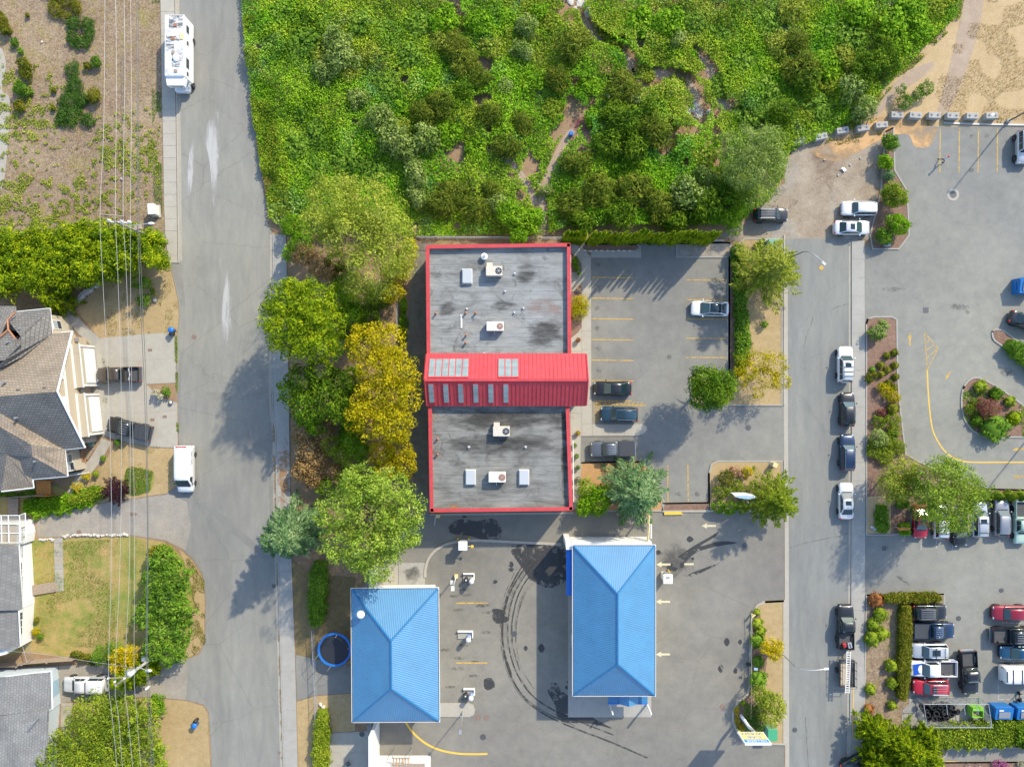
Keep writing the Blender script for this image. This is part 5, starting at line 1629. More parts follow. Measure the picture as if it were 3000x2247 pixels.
tree('amber_bush','yellow leaved bush growing at the foot of the tall olive tree',1175,830,[(1160,800,40),(1185,760,36),(1150,860,36),(1200,720,26)],.6,4.2,'gold',3600,.30,.45,cat='bush')
tree('olive_bush','green bush filling the pavement corner below the thicket',865,690,[(860,660,40),(880,720,42),(850,745,26)],.4,3.0,'green',3000,.28,.5,cat='bush')
tree('ivy_strip','low ivy bank along the short chain link fence',1185,940,[(1182,895,12,26),(1182,945,14,34),(1180,990,12,22)],.1,.9,'green',1500,.22,.7,cat='ivy')
tree('understorey_bush','shadowy green understorey filling the gap between cedar and golden tree',1010,900,[(1000,880,50),(1030,930,44),(990,1010,40),(1010,840,40)],.4,4.5,'green',4200,.3,.5,cat='bush')
tree('hazel_bush','mid green bush between the dark spreading tree and the golden tree',1030,1130,[(1030,1110,40),(1040,1170,40),(1020,1215,36)],.4,4.5,'green',3000,.3,.5,cat='bush')
tree('bramble_bush','low bramble bush under the broad tree beside the bronze clump',1010,1400,[(1010,1400,44),(960,1430,36),(1050,1420,40)],.3,3.0,'dark',2600,.3,.5,cat='bush')
tree('dogwood_bush','reddish green bush above the cedar beside the tall olive tree',985,780,[(985,770,36),(1005,810,40)],.4,3.6,'moss',1800,.28,.5,cat='bush')
tree('dark_bush','dark green bush below the golden tree beside the alley',1060,1250,[(1040,1240,36),(1020,1265,30)],.5,3.0,'dark',1500,.28,.5,cat='bush')

# --- hedges
def hedge(name,label,pts,w_px,h,kind,n,size=.24,aspect=.4,mode='spray',z0=0.0,cat='hedge',rough=.12,group=None):
 """Clipped or loose hedge: box-section mass following a path; w_px may vary along it."""
 path = smooth_line([P2(x,y,h * .8) for x,y in pts],6) if len(pts) > 2 else [P2(x,y,h * .8) for x,y in pts]
 path = np.array(path)
 o = path.mean(0)
 t = thing(name,label,cat,(o[0],o[1],0),0,group)
 seg = np.linalg.norm(np.diff(path,axis=0),axis=1)
 cum = np.concatenate([[0],np.cumsum(seg)])
 ws = np.interp(np.linspace(0,1,len(path)),np.linspace(0,1,len(w_px)),w_px) * S * .96
 rng = RNG
 u = rng.uniform(0,cum[-1],n)
 px = np.interp(u,cum,path[:,0])
 py = np.interp(u,cum,path[:,1])
 w = np.interp(u,cum,ws)
 i = np.clip(np.searchsorted(cum,u) - 1,0,len(seg) - 1)
 d = np.diff(path,axis=0)[i] / seg[i][:,None]
 nn = np.stack([-d[:,1],d[:,0]],1)
 a = rng.uniform(-1,1,n)
 top = rng.uniform(0,1,n) < .62
 zz = np.where(top,h,rng.uniform(.15,1,n) * h)
 lat = np.where(top,a,np.sign(a))
 bumpy = 1 + rough * np.sin(u * 2.1 + 3 * a) + rough * np.sin(u * 4.7 + 1.3)
 edge = np.minimum(u,cum[-1] - u)
 endf = np.clip(edge / (ws.mean() * .5),.35,1) ** .5
 pos = np.stack([px - o[0] + nn[:,0] * lat * w / 2 * bumpy * endf,py - o[1] + nn[:,1] * lat * w / 2 * bumpy * endf,z0 + zz * (1 - .18 * np.abs(lat) ** 3) * (.88 + .12 * bumpy)],1)
 pos += rng.normal(size=pos.shape) * size * .35
 nrm = np.where(top[:,None],np.array([[0,0,1.0]]),np.concatenate([nn * lat[:,None],np.full((n,1),.4)],1))
 axis = np.concatenate([nn * lat[:,None] * .6,np.full((n,1),.8)],1) if mode == 'spray' else None
 link(bpy.data.objects.new('foliage',quads_mesh(name + '_leaves',leaf_quads(pos,nrm,size,aspect,.7,axis),L[kind])),t)
 core = MB()
 core.ribbon([tuple(p - o) for p in path],list(ws * .8),z0,z0 + h * .82)
 core.build('inner_growth',L[kind],t)
 return t
hedge('privet_hedge','narrow bright green hedge by the pavement beside the trampoline',[(934,1650),(928,1745),(926,1832)],[44,48,40],1.9,'bright',4200,.30,.3)
hedge('laurel_hedge','lime yellow hedge beside the patio slabs',[(942,2085),(940,2160),(938,2260)],[30,42,44],1.5,'lime',3600,.28,.4)
hedge('photinia_hedge','mottled red and green hedge along the top kerb of the lower car park',[(2590,1755),(2680,1752),(2756,1752)],[22,26,22],1.1,'moss',3000,.24,.5)
hedge('clipped_hedge','long clipped green hedge between shrub bed and parked vehicles',[(2656,1775),(2655,1860),(2651,1960),(2645,2050)],[34,36,36,26],1.3,'moss',6000,.20,.5,'leaf',rough=.05)
hedge('lime_hedge','bright lime hedge below the tyre cage',[(2740,2160),(2850,2158),(2960,2150),(3060,2150)],[58,66,70,70],1.7,'lime',9000,.32,.42)
hedge('dark_laurel','dark green laurel at the end of the lime hedge',[(2975,2150),(3060,2155)],[70,80],2.1,'dark',2600,.32,.55)
hedge('ivy_hedge','glossy ivy hedge running behind the mulch strip of the car park',[(2160,728),(2168,800),(2172,900),(2178,1000),(2172,1075)],[30,34,34,40,36],1.0,'bright',5600,.26,.6,'leaf')
hedge('border_shrubs','green border of low shrubs along the concrete drive',[(70,1488),(150,1484),(230,1466),(290,1440)],[50,46,44,44],.8,'green',3600,.26,.6,'leaf',rough=.25)
hedge('yellow_border','yellow green border shrubs beside the purple bush',[(205,1470),(260,1452),(305,1440)],[30,34,30],1.0,'lime',1500,.26,.5,'leaf',rough=.25)
for k,(a,lab) in enumerate([([(2586,1480),(2588,1560)],'clipped green hedge beside the fallen sign by the parked red car'),([(2652,1535),(2655,1565)],'stubby dark hedge next to the parked red car'),([(2632,1476),(2660,1478)],'small bright hedge under the dark round tree')]):
 hedge('box_hedge',lab,a,[32,34] if k < 2 else [26,26],1.0,('bright','green','bright')[k],1500,.22,.5,'leaf',group='box hedges by the east bed')

# big cedar hedge of the west yard: a row of trees grown together
big = thing('cedar_hedge_row','tall thick yellow green cedar hedge running under the power lines','hedge',P(220,770))
blobs = []
outline = [(-60,770,88,110),(20,770,92,112),(100,760,92,110),(180,750,88,104),(250,745,86,100),(320,735,82,88),(385,728,74,78),(440,730,56,66)]
for x,y,rx,ry in outline:
 for j in range(3):
  zc = 2.9 + .25 * j
  xx,yy = x + random.uniform(-18,18),y + (j - 1) * ry * .48
  c = P(xx,yy,3.8)
  blobs.append((c[0] - big.location.x,c[1] - big.location.y,zc,rx * S * .62,ry * S * .52,2.6 + .25 * j))
q = crown_quads(blobs,46000,.36,.36,14,.34,.3,.5,-.2,'spray')
core = MB()
for b in blobs:
 core.ell(b[:3],(b[3] * .6,b[4] * .6,b[5] * .6),9,6)
core.build('inner_growth',L['cedar'],big,True)
link(bpy.data.objects.new('foliage',quads_mesh('cedar_hedge_leaves',q,L['cedar'])),big)
for k,(x,y,rx,ry) in enumerate(outline):
 c = P(x,y,3)
 trunk_mb(3.5,.14,3,1.5).build('trunk',M['bark'],big,True).location = (c[0] - big.location.x,c[1] - big.location.y,0)

conifer('weeping_cedar','drooping green cedar between the hedge and the gabled house',165,880,62,5.5,'cedar',60,80,.45,.18,.1,.6)
tree('sumac_thicket','large leaved bright green shrub mass on the lawn corner',485,1760,[(480,1640,44),(505,1690,52),(455,1690,40),(490,1760,66),(430,1800,38),(530,1790,44),(480,1850,54),(535,1850,34),(500,1905,46),(455,1895,36)],.5,4.0,'bright',9500,.50,.34,'spray',14,.34,.5,cat='shrub')
tree('lawn_corner_shrub','reddish leaved top of the shrub mass by the drive',462,1625,[(455,1620,26),(485,1612,22)],.5,2.8,'moss',900,.3,.6,cat='shrub')
tree('garden_cedar','sprawling lime green cedar in the front garden of the blue house',320,2150,[(280,2100,74),(360,2095,70),(420,2130,56),(240,2170,80),(340,2190,90),(430,2210,60),(180,2215,70),(300,2260,90),(420,2080,36)],.8,6.0,'lime',17000,.44,.32,'spray',22,.28,.5)
tree('round_garden_shrub','round dark green shrub at the edge of the sprawling cedar',460,2080,[(458,2075,28),(462,2050,22)],.3,2.2,'green',1500,.24,.5,cat='shrub')
tree('low_garden_shrub','low green shrub against the dry verge below the cedar',462,2195,[(462,2195,24),(470,2250,24)],.3,2.0,'green',1300,.24,.5,cat='shrub')
conifer('drooping_cedar','cedar growing round the leaning utility pole',388,1982,66,6.0,'cedar',70,80,.45,.2,.1,.5,leaders=((0,0,1.0),(-35,8,.8),(30,-20,.8)))
tree('forsythia_bush','bright yellow bush beside the plank fence end',365,1928,[(345,1920,26),(375,1918,28),(340,1950,22),(380,1940,22)],.6,3.0,'amber',2200,.30,.4,cat='bush')
tree('round_green_bush','round clipped green bush at the plank fence end',318,1918,[(312,1918,36),(340,1905,26),(290,1920,24)],.4,2.4,'bright',2600,.22,.45,cat='bush')
tree('fence_scrub','mixed orange and green scrub along the plank fence',262,1925,[(250,1925,20,12),(225,1915,18,12),(275,1935,16)],.2,1.3,'moss',1200,.24,.6,cat='shrub')
conifer('purple_bush','dark purple spiky bush on the dry lawn near the drive',345,1434,52,3.2,'plum',70,60,.42,.13,.7,.0,cat='bush')
tree('ball_shrub','round green shrub on the dry lawn by the weeping cedar',421,880,[(421,880,21)],.1,1.7,'bright',1100,.18,.5,cat='shrub')
tree('yellow_tuft','small yellow green tuft beside the round lawn shrub',448,853,[(446,850,8),(450,862,7)],.05,.7,'lime',260,.18,.5,cat='plant')
tree('shaded_shrub','green shrub tucked under the cedar hedge end',410,828,[(400,825,22),(425,830,20)],.2,1.6,'green',900,.22,.5,cat='shrub')
tree('white_hydrangea','white flowering hydrangea at the driveway corner',463,1150,[(458,1150,12),(470,1160,9)],.3,1.3,'cream',380,.2,.8,cat='bush')
tree('hydrangea_leaves','green leafy plant beside the white hydrangea',485,1146,[(484,1144,14),(492,1152,10)],.2,1.1,'bright',420,.22,.5,cat='plant')
for k,(x,y,r,kd,lab) in enumerate([(345,1296,11,'bright','small green shrub where path meets the driveway'),(302,1342,9,'bright','small round green shrub beside the garden path'),(281,1387,11,'lime','lime green dwarf shrub at the middle of the garden path'),
          (252,1396,13,'amber','yellow dwarf shrub by the house end of the path'),(225,1424,17,'amber','larger yellow shrub beside the orange gate path'),(105,1850,12,'gold','yellow green plants against the white house wall'),(108,1815,9,'moss','brownish plants under the white house window'),
          (118,1865,10,'bright','green plant at the lower corner of the white house')]):
 tree('dwarf_shrub',lab,x,y,[(x,y,r)],.05,r * S * 1.4 + .3,kd,420,.17,.5,cat='shrub',clumps=5)
tree('hedge_by_path','green grass strip of low plants along the gabled house side',55,1450,[(20,1448,40,8),(90,1446,40,8)],.05,.5,'green',900,.22,.5,cat='plant')

# west yard: juniper carpets and weeds
tree('juniper_carpet','bottle shaped dark juniper mat in the bare yard',213,320,[(212,205,22,30),(218,250,24,32),(205,300,36,40),(200,340,40,34),(255,352,24,22),(185,345,26,22),(235,290,24,30)],.05,.75,'juniper',9000,.20,.5,'spray',10,.4,cat='ground cover')
tree('juniper_ring','rounded juniper mat with a bare brown middle',233,95,[(215,70,22,22),(255,68,20,20),(262,95,16,24),(240,125,28,20),(212,110,18,24)],.05,.75,'juniper',4200,.20,.5,'spray',10,.4,cat='ground cover')
tree('juniper_patch','ragged juniper mat at the upper edge of the yard',185,22,[(160,25,26,28),(195,0,40,26),(225,25,18,22),(165,-30,50,30),(190,45,22,14)],.05,.8,'moss',5200,.20,.5,'spray',10,.4,cat='ground cover')
for k,(x,y,r) in enumerate([(280,182,19),(256,193,13),(275,280,24),(42,125,14),(15,85,22),(5,55,20),(60,150,10),(80,45,7),(70,190,24),(60,260,26),(75,215,22),(55,310,20),(90,270,10),(158,266,8),(155,318,8)]):
 tree('yard_shrub','small green shrub scattered in the bare mulch yard',x,y,[(x,y,r * .8,r),(x + r * .4,y + r * .3,r * .6)],.05,r * S * 1.1 + .2,'moss' if k % 3 else 'bright',int(220 + r * r * 2.2),.2,.5,cat='shrub',group='shrubs of the mulch yard')

def value_noise(x,y,cell,seed):
 r = np.random.default_rng(seed)
 g = r.uniform(0,1,size=(97,97))
 u,v = x / cell + 41.3,y / cell + 37.7
 i,j = np.floor(u).astype(int),np.floor(v).astype(int)
 fu,fv = u - i,v - j
 fu,fv = fu * fu * (3 - 2 * fu),fv * fv * (3 - 2 * fv)
 i,j = i % 96,j % 96
 return (g[i,j] * (1 - fu) + g[i + 1,j] * fu) * (1 - fv) + (g[i,j + 1] * (1 - fu) + g[i + 1,j + 1] * fu) * fv

def inside(poly,x,y):
 c = np.zeros(x.shape,bool)
 n = len(poly)
 for i in range(n):
  x1,y1 = poly[i]
  x2,y2 = poly[(i + 1) % n]
  if y1 == y2:
   continue
  hit = ((y1 > y) != (y2 > y)) & (x < (x2 - x1) * (y - y1) / (y2 - y1) + x1)
  c ^= hit
 return c

def scatter(poly_px,n):
 a = np.array(PP(poly_px))
 lo,hi = a.min(0),a.max(0)
 xs,ys = [],[]
 tot = 0
 while tot < n:
  x = RNG.uniform(lo[0],hi[0],n * 2)
  y = RNG.uniform(lo[1],hi[1],n * 2)
  k = inside(PP(poly_px),x,y)
  xs.append(x[k])
  ys.append(y[k])
  tot += k.sum()
 return np.concatenate(xs)[:n],np.concatenate(ys)[:n]

def ground_cover(name,label,poly,n,kind,size,aspect,hfun,keep=None,mode='flat',cat='ground cover'):
 x,y = scatter(poly,n)
 if keep is not None:
  k = keep(x,y)
  x,y = x[k],y[k]
 z = hfun(x,y)
 pos = np.stack([x,y,z * RNG.uniform(.55,1.0,x.shape) + .03],1)
 e = .25
 gx_ = (hfun(x + e,y) - z) / e
 gy_ = (hfun(x,y + e) - z) / e
 nrm = unit(np.stack([-gx_,-gy_,np.ones_like(z)],1))
 axis = None
 if mode == 'up':
  axis = np.tile(np.array([[0.15,0.1,1.0]]),(len(x),1))
  nrm = RNG.normal(size=(len(x),3))
 q = leaf_quads(pos,nrm,size,aspect,.6,axis)
 return stuff(link(bpy.data.objects.new(name,quads_mesh(name,q,L[kind]))),label,cat)

weed_poly = [(-60,60),(300,330),(470,300),(470,600),(300,660),(-60,660)]
ground_cover('yard_weeds','low yellow green weeds spreading over the mulch yard',weed_poly,40000,'olive',.2,.6,lambda x,y: .08 + .15 * value_noise(x,y,1.2,3),
             lambda x,y: value_noise(x,y,4.5,5) * .4 + value_noise(x,y,.55,6) * .8 + .004 * (24 - y) > .66)
ground_cover('yard_twigs','dry brown stalks over the mulch yard',[(-60,-60),(470,-60),(480,640),(-60,660)],15000,'rust',.16,.22,lambda x,y: .05 + .08 * value_noise(x,y,1.0,9),
             lambda x,y: value_noise(x,y,1.6,8) > .45)
ground_cover('verge_grass','green grass strip along the pavement of the mulch yard',[(446,-60),(470,-60),(478,640),(452,600),(446,300)],6500,'bright',.16,.25,lambda x,y: .06 + .06 * value_noise(x,y,.8,12),
             lambda x,y: value_noise(x,y,2.2,13) > .42)
ground_cover('lawn_grass','green tufts of the white house lawn',[(100,1590),(380,1576),(400,1700),(400,1900),(110,1890)],16000,'bright',.14,.25,lambda x,y: .05 + .04 * value_noise(x,y,.8,22),
             lambda x,y: value_noise(x,y,3.0,23) + .35 * value_noise(x,y,.8,24) > .80)
ground_cover('lawn_patch_grass','bright green grass patch beside the purple bush',[(372,1372),(392,1366),(450,1380),(440,1440),(392,1452),(358,1440)],3800,'bright',.16,.25,lambda x,y: .1 + 0 * x)
ground_cover('front_lawn_weeds','sparse weeds over the dry front lawns',[(300,800),(520,790),(520,980),(300,985),(300,1300),(520,1310),(510,1430),(330,1450)],6000,'moss',.13,.4,lambda x,y: .05 + .03 * value_noise(x,y,.8,32),
             lambda x,y: value_noise(x,y,1.2,33) > .66)
ground_cover('kerb_weeds','weeds growing in the joints along the house kerb',[(512,985),(520,985),(526,1300),(518,1305)],1500,'lime',.14,.4,lambda x,y: .06 + 0 * x,lambda x,y: value_noise(x,y,1.0,41) > .42)
ground_cover('verge_weeds','weeds over the sandy verge of the shrub mass',[(540,1610),(600,1700),(604,1880),(560,1930),(575,1800)],2600,'moss',.15,.35,lambda x,y: .06 + 0 * x,lambda x,y: value_noise(x,y,1.1,42) > .5)

# --- the thicket
tr_w = [(np.array(PP(smooth_line(p,3))),w * S / 2) for p,w in TRAILS]
CLEAR = [(1690,20,46),(1745,120,30),(1905,230,46),(2045,330,40),(1690,360,52),(1330,440,34),(1560,480,30),(1640,395,26),(2080,230,34),(1870,120,24)]
def off_trails(x,y,pad=.25):
 k = np.ones(x.shape,bool)
 for path,hw in tr_w:
  for p in path:
   k &= (x - p[0]) ** 2 + (y - p[1]) ** 2 > (hw + pad * value_noise(x,y,.8,77)) ** 2
 for cx_,cy_,r in CLEAR:
  p = P2(cx_,cy_)
  k &= (x - p[0]) ** 2 + (y - p[1]) ** 2 > (r * S * (1.5 * value_noise(x,y,1.1,78) + .5 * value_noise(x,y,.4,79) - .15)) ** 2
 return k
under_poly = [(706,-60),(2832,-60),(2795,55),(2695,148),(2605,245),(2500,350),(2400,412),(2310,440),(2290,520),(2240,600),(2170,640),(2120,660),(1660,668),(1600,690),(1230,694),(900,690),(845,684),(792,640),(768,471),(745,326),(730,181)]
def th(x,y):
 return .3 + 1.5 * value_noise(x,y,5.0,50) ** 1.5 + .9 * value_noise(x,y,1.9,51) ** 2
ground_cover('undergrowth','dense bramble undergrowth filling the thicket',under_poly,290000,'thicket',.235,.65,th,lambda x,y: off_trails(x,y) & (value_noise(x,y,1.3,52) + .5 * value_noise(x,y,6,53) > np.where((x > -9) & (x < 27),.42,.24)),cat='undergrowth')
ground_cover('dry_grass','pale dry grass along the thicket edges',[(745,230),(780,240),(800,480),(830,600),(790,600),(760,471),(742,326)],5200,'straw',.42,.12,lambda x,y: .5 + 0 * x,lambda x,y: value_noise(x,y,1.3,61) > .45,'up',cat='grass')
ground_cover('clearing_grass','dry straw grass in the thicket clearings',[(1660,-60),(1800,60),(1900,160),(2080,190),(2140,330),(2060,420),(1950,440),(1840,230),(1700,120),(1640,0)],8000,'straw',.30,.14,lambda x,y: .25 + 0 * x,lambda x,y: value_noise(x,y,1.5,62) > .42,cat='grass')

def proto_shrub(kind,n,size,aspect,mode,seed,clumps=9,csize=.4,squash=.75):
 rng = np.random.default_rng(seed)
 bl = [(0,0,.62,.78,.78,squash)]
 for k in range(4):
  a = rng.uniform(0,6.28)
  r = rng.uniform(.35,.55)
  bl.append((math.cos(a) * r,math.sin(a) * r,rng.uniform(.35,.6),.5,.5,.5))
 q = crown_quads(bl,n,size,aspect,clumps,csize,.3,.6,-.3,mode,rng)
 return quads_mesh('shrub_leaves',q,L[kind])
stem_me = trunk_mb(.8,.05,5,.7).mesh('shrub_stem',M['bark'],True)
PROT = {}
for kd,(n,s,a,mo) in {'green': (1300,.17,.6,'leaf'),'bright': (1300,.16,.6,'leaf'),'broom': (1900,.24,.16,'spray'),'sage': (1500,.15,.5,'leaf'),'dark': (1500,.2,.25,'spray'),'lime': (1300,.16,.5,'leaf'),'olive': (1400,.15,.45,'leaf')}.items():
 PROT[kd] = [proto_shrub(kd,n,s,a,mo,100 + 7 * i + len(kd)) for i in range(3)]
TL = {'green': 'leafy mid green shrub growing in the thicket','bright': 'bright green bramble mound growing in the thicket','broom': 'olive brown broom bush growing in the thicket','sage': 'pale grey green willow shrub growing in the thicket',
      'dark': 'dark green broom bush growing in the thicket','lime': 'yellow green shrub growing in the thicket','olive': 'dull olive leaved shrub growing in the thicket'}
def thicket_shrub(kd,px,py,r,hs=1.0):
 hs *= {'bright': .42,'green': .6,'lime': .55,'broom': .8,'dark': .9,'sage': 1.0,'olive': .75}[kd]
 p = P(px,py,r * S * .6)
 t = thing('thicket_shrub',TL[kd],'shrub',(p[0],p[1],0),random.uniform(0,6.28),'thicket ' + kd + ' shrubs')
 sc = r * S
 place('foliage',random.choice(PROT[kd]),t,sc=(sc,sc,sc * hs))
 place('stem',stem_me,t,sc=(sc,sc,sc * hs))
spec = []
for x,y,r in [(1110,345,52),(1150,400,55),(1190,440,50),(1050,290,40),(1250,410,52),(1215,510,50),(1000,170,60),(950,215,46),(1225,580,40),(985,120,50),(1530,150,40),(1545,80,40),(1480,260,34),(2010,570,62),(2060,520,46),(1985,120,36),(1860,290,30),(1600,560,26),(2490,260,50),(2530,320,46),(1500,640,50),(1560,660,46),(1460,600,40)]:
 spec.append(('sage',x,y,r,1.15))
for x,y,r in [(1290,300,46),(1350,180,50),(1410,230,44),(1330,130,44),(1440,330,50),(1240,330,44),(1390,620,50),(1330,560,46),(1290,590,50),(1440,560,40),(1680,140,60),(1640,230,46),(1820,260,56),(1760,560,60),(1860,560,60),(1930,600,56),(1680,600,50),(1480,420,46),(1530,360,40),(1920,380,60),(2350,210,60),(2330,120,44),(1700,480,50)]:
 spec.append(('broom',x,y,r * 1.1,1.1))
for x,y,r in [(1830,360,62),(1780,420,56),(1860,440,60),(1800,330,46),(1900,320,40),(2060,600,64),(2120,570,56),(2360,240,52),(2560,190,52),(2590,140,44),(1360,270,36),(1700,650,46),(1820,630,56),(1980,650,50),(2290,330,50),(2600,200,44)]:
 spec.append(('dark',x,y,r,1.2))
for x,y,r in [(760,60,60),(830,30,70),(800,130,50),(880,120,70),(930,40,60),(880,300,60),(950,380,66),(860,420,60),(1020,460,66),(920,500,62),(820,560,50),(870,590,46),(1100,500,56),(1000,540,50),(1130,90,60),(1200,160,62),(1060,60,62),(1130,240,60),(1220,60,60),(2150,90,66),(2250,60,66),(2180,180,60),(2250,260,66),(2200,330,56),(2400,300,62),(2310,400,52),(2420,60,66),(2500,100,66),(2050,60,60),(2120,250,50),(2450,340,40),(1650,620,36)]:
 spec.append(('bright',x,y,r,.9))
for x,y,r in [(1300,50,56),(1400,60,56),(1480,50,46),(1260,220,50),(1180,320,46),(1560,240,50),(1500,190,40),(1720,260,46),(1960,60,60),(1880,60,56),(2010,170,46),(1320,390,50),(1400,430,46),(1740,340,40),(2420,180,60),(2520,30,62),(2620,60,62),(2680,20,60),(2700,90,50),(2640,130,46),(1580,30,40),(1950,520,46),(1830,500,50),(1900,490,46),(1730,630,40)]:
 spec.append(('green',x,y,r,1.0))
for x,y,r in [(1560,10,44),(1620,60,44),(1780,60,50),(1800,110,40),(1930,150,46),(2740,20,50),(2780,-20,46),(2440,240,46),(2360,340,46),(2150,30,46),(1980,250,40),(1890,210,36),(780,270,34),(800,400,36),(820,480,34),(1960,360,40),(2000,430,46),(2290,180,50),(1620,310,44),(2690,60,40)]:
 spec.append(('lime',x,y,r,.85))
for x,y,r in [(950,150,50),(1020,220,46),(1170,370,44),(2330,30,56),(2280,130,50),(2060,460,50),(1440,140,44),(1290,120,40),(1380,330,40),(2470,160,46),(1090,160,46)]:
 spec.append(('olive',x,y,r,1.0))
for s_ in spec:
 thicket_shrub(*s_)
tree('willow_tree','large pale green willow like tree at the thicket corner by the gravel yard',2205,460,[(2180,430,66),(2240,430,66),(2200,490,70),(2255,500,52),(2170,520,50),(2240,560,40),(2150,470,44)],1.5,6.5,'sage',12000,.27,.4,'leaf',18,.34)
tree('viburnum_bush','pale leaved bush beside the fence behind the office',1515,650,[(1490,630,44),(1540,650,46),(1520,690,30),(1570,640,30)],.8,4.0,'green',4200,.34,.55,cat='bush')
tree('edge_shrub','feathery shrub hanging over the concrete blocks',2150,650,[(2140,640,34),(2165,620,30),(2150,670,24)],.4,2.4,'green',1900,.3,.25,'spray',10,cat='shrub')
tree('blackberry_mound','bramble mound beside the first concrete blocks',2560,210,[(2540,200,50),(2590,170,46),(2520,240,40)],.4,3.0,'dark',3200,.28,.5,cat='shrub')
tree('path_shrub','glossy shrub at the fork of the dirt footpath',2660,290,[(2650,300,26),(2715,260,24),(2690,275,20),(2640,265,16)],.2,1.6,'bright',1600,.26,.4,'spray',8,cat='shrub')

# --- shrubs and trees of the car parks
def columns(label,name,xs,y,r,h,kind,group,jitter=4):
 """Row of columnar conifers, each a plant of its own."""
 base = None
 rng = np.random.default_rng(5)
 vs = []
 for v in range(3):
  n = 900
  u = rng.uniform(0,1,n) ** .8
  a = rng.uniform(0,2 * np.pi,n)
  rad = (1 - .85 * u ** 2.0) * (1 + .12 * np.sin(5 * a + 9 * u))
  pos = np.stack([np.cos(a) * rad,np.sin(a) * rad,u],1)
  nrm = np.stack([np.cos(a),np.sin(a),.5 + 0 * a],1)
  axis = np.stack([np.cos(a) * .4,np.sin(a) * .4,1 + 0 * a],1)
  sc = np.array([r,r,h])
  vs.append(quads_mesh('conifer_leaves',leaf_quads(pos * sc,nrm,.26,.4,.45,axis,rng),L[kind]))
 core = MB().lathe((0,0,0),[(r * .7,.05),(r * .85,h * .3),(r * .7,h * .65),(r * .3,h * .92),(.02,h * .98)],8).mesh('conifer_core',L[kind],True)
 stem = MB().cyl((0,0),0,.5,.06,6).mesh('conifer_stem',M['bark'])
 for x in xs:
  p = P(1500 + (x - 1500) * (.965 if h > 5 else 1),y + random.uniform(-jitter,jitter),0 if h > 5 else h * .5)
  t = thing(name,label,'conifer',(p[0],p[1],0),random.uniform(0,6),group)
  s = random.uniform(.88,1.12)
  place('foliage',random.choice(vs),t,sc=(s,s,s * random.uniform(.9,1.1)))
  place('inner_growth',core,t,sc=(s,s,s * .92))
  place('stem',stem,t)
columns('columnar green conifer in the row along the car park kerb','columnar_conifer',list(np.linspace(1736,2098,25)),709,.40,6.2,'cedar','columnar conifers of the car park row')
columns('columnar conifer in the short clump next to the office corner','columnar_conifer',[1662,1674,1687,1700,1710],706,.50,5.6,'cedar','columnar conifers next to the office corner')
columns('rounded dwarf conifer in the row above the parked sedans','dwarf_conifer',[2868,2896,2930,2964,2996,3030],1454,.68,1.9,'lime','dwarf conifers above the parked sedans',2)
tree('cypress_bush','golden thread cypress bush in the bed against the office wall',1698,902,[(1698,895,30),(1695,915,30),(1705,885,22)],.1,2.0,'gold',2200,.26,.2,'droop',10,.45,cat='bush')
tree('bed_shrub','low dark plant in the small bed at the office corner',1686,775,[(1684,768,14),(1690,785,10)],.1,.8,'green',500,.2,.5,cat='shrub')
conifer('spruce_tree','blue green spruce in the orange bark bed by the office',1862,1440,118,10.0,'blue',110,120,.55,.22,.15,.3)
tree('laurel_bush','dark green laurel bush at the office corner beside the spruce',1735,1460,[(1725,1440,38),(1750,1470,44),(1715,1480,30),(1770,1440,28),(1705,1495,20)],.2,3.2,'green',4600,.28,.5,cat='bush')
tree('globe_tree','dense round dark green tree standing alone at the car park corner',2082,1135,[(2082,1135,64),(2060,1120,50),(2100,1150,50),(2110,1120,44),(2060,1160,46)],2.2,8.2,'dark',10500,.28,.5,'leaf',20,.3,.6,trunk=(5,.2,6))
conifer('larch_tree','feathery yellow green tree beside the green cabinet',2252,795,112,9.5,'olive',130,110,.5,.17,.35,.1)
tree('honey_locust','thin golden leaved tree over the dry strip by the street',2240,1085,[(2220,1060,40),(2270,1070,40),(2190,1090,36),(2250,1110,34),(2290,1120,28),(2220,1150,20),(2170,1110,30)],2.0,5.0,'gold',3600,.28,.4,'leaf',12,.34)
tree('small_acacia','little green sapling on the dry strip by the street',2240,951,[(2240,951,11)],.1,1.0,'green',260,.2,.4,cat='sapling')
conifer('feather_tree','bright feathery tree overhanging the street beside the tilted sign',2265,1465,92,8.0,'lime',110,110,.46,.18,.4,.1)
tree('ball_bush','round clipped dark bush in the signed flower bed',2126,1400,[(2126,1400,25)],.1,1.8,'moss',1300,.16,.5,cat='bush',clumps=14,csize=.3)
tree('peach_azalea','peach pink flowering plant in the signed bed',2155,1380,[(2150,1380,17),(2168,1388,12)],.1,1.0,'peach',500,.2,.6,cat='plant')
tree('amber_barberry','orange yellow barberry in the signed bed',2188,1380,[(2188,1381,18)],.1,1.2,'amber',560,.2,.5,cat='plant')
tree('magenta_heather','magenta flowering heather in the signed bed',2147,1418,[(2147,1417,10)],.1,.9,'pink',300,.16,.5,cat='plant')
tree('mixed_bed_shrub','green and orange shrub under the tilted sign',2120,1450,[(2110,1440,24),(2135,1430,22),(2160,1420,20),(2170,1440,22)],.1,1.4,'lime',1700,.22,.5,cat='shrub')
tree('hebe_shrub','dark leafy shrub at the kerb below the tilted sign',2120,1488,[(2105,1485,22),(2140,1488,24),(2175,1485,22)],.1,1.2,'green',1500,.22,.6,cat='shrub')
tree('cabinet_shrub','small dark shrub next to the green utility cabinet',2222,725,[(2222,722,13),(2215,745,14),(2232,708,10)],.1,1.2,'green',700,.2,.5,cat='shrub')
tree('laurel_corner','glossy laurel at the head of the ivy hedge',2160,738,[(2158,735,22),(2175,760,20)],.1,1.6,'bright',1300,.24,.6,cat='shrub')
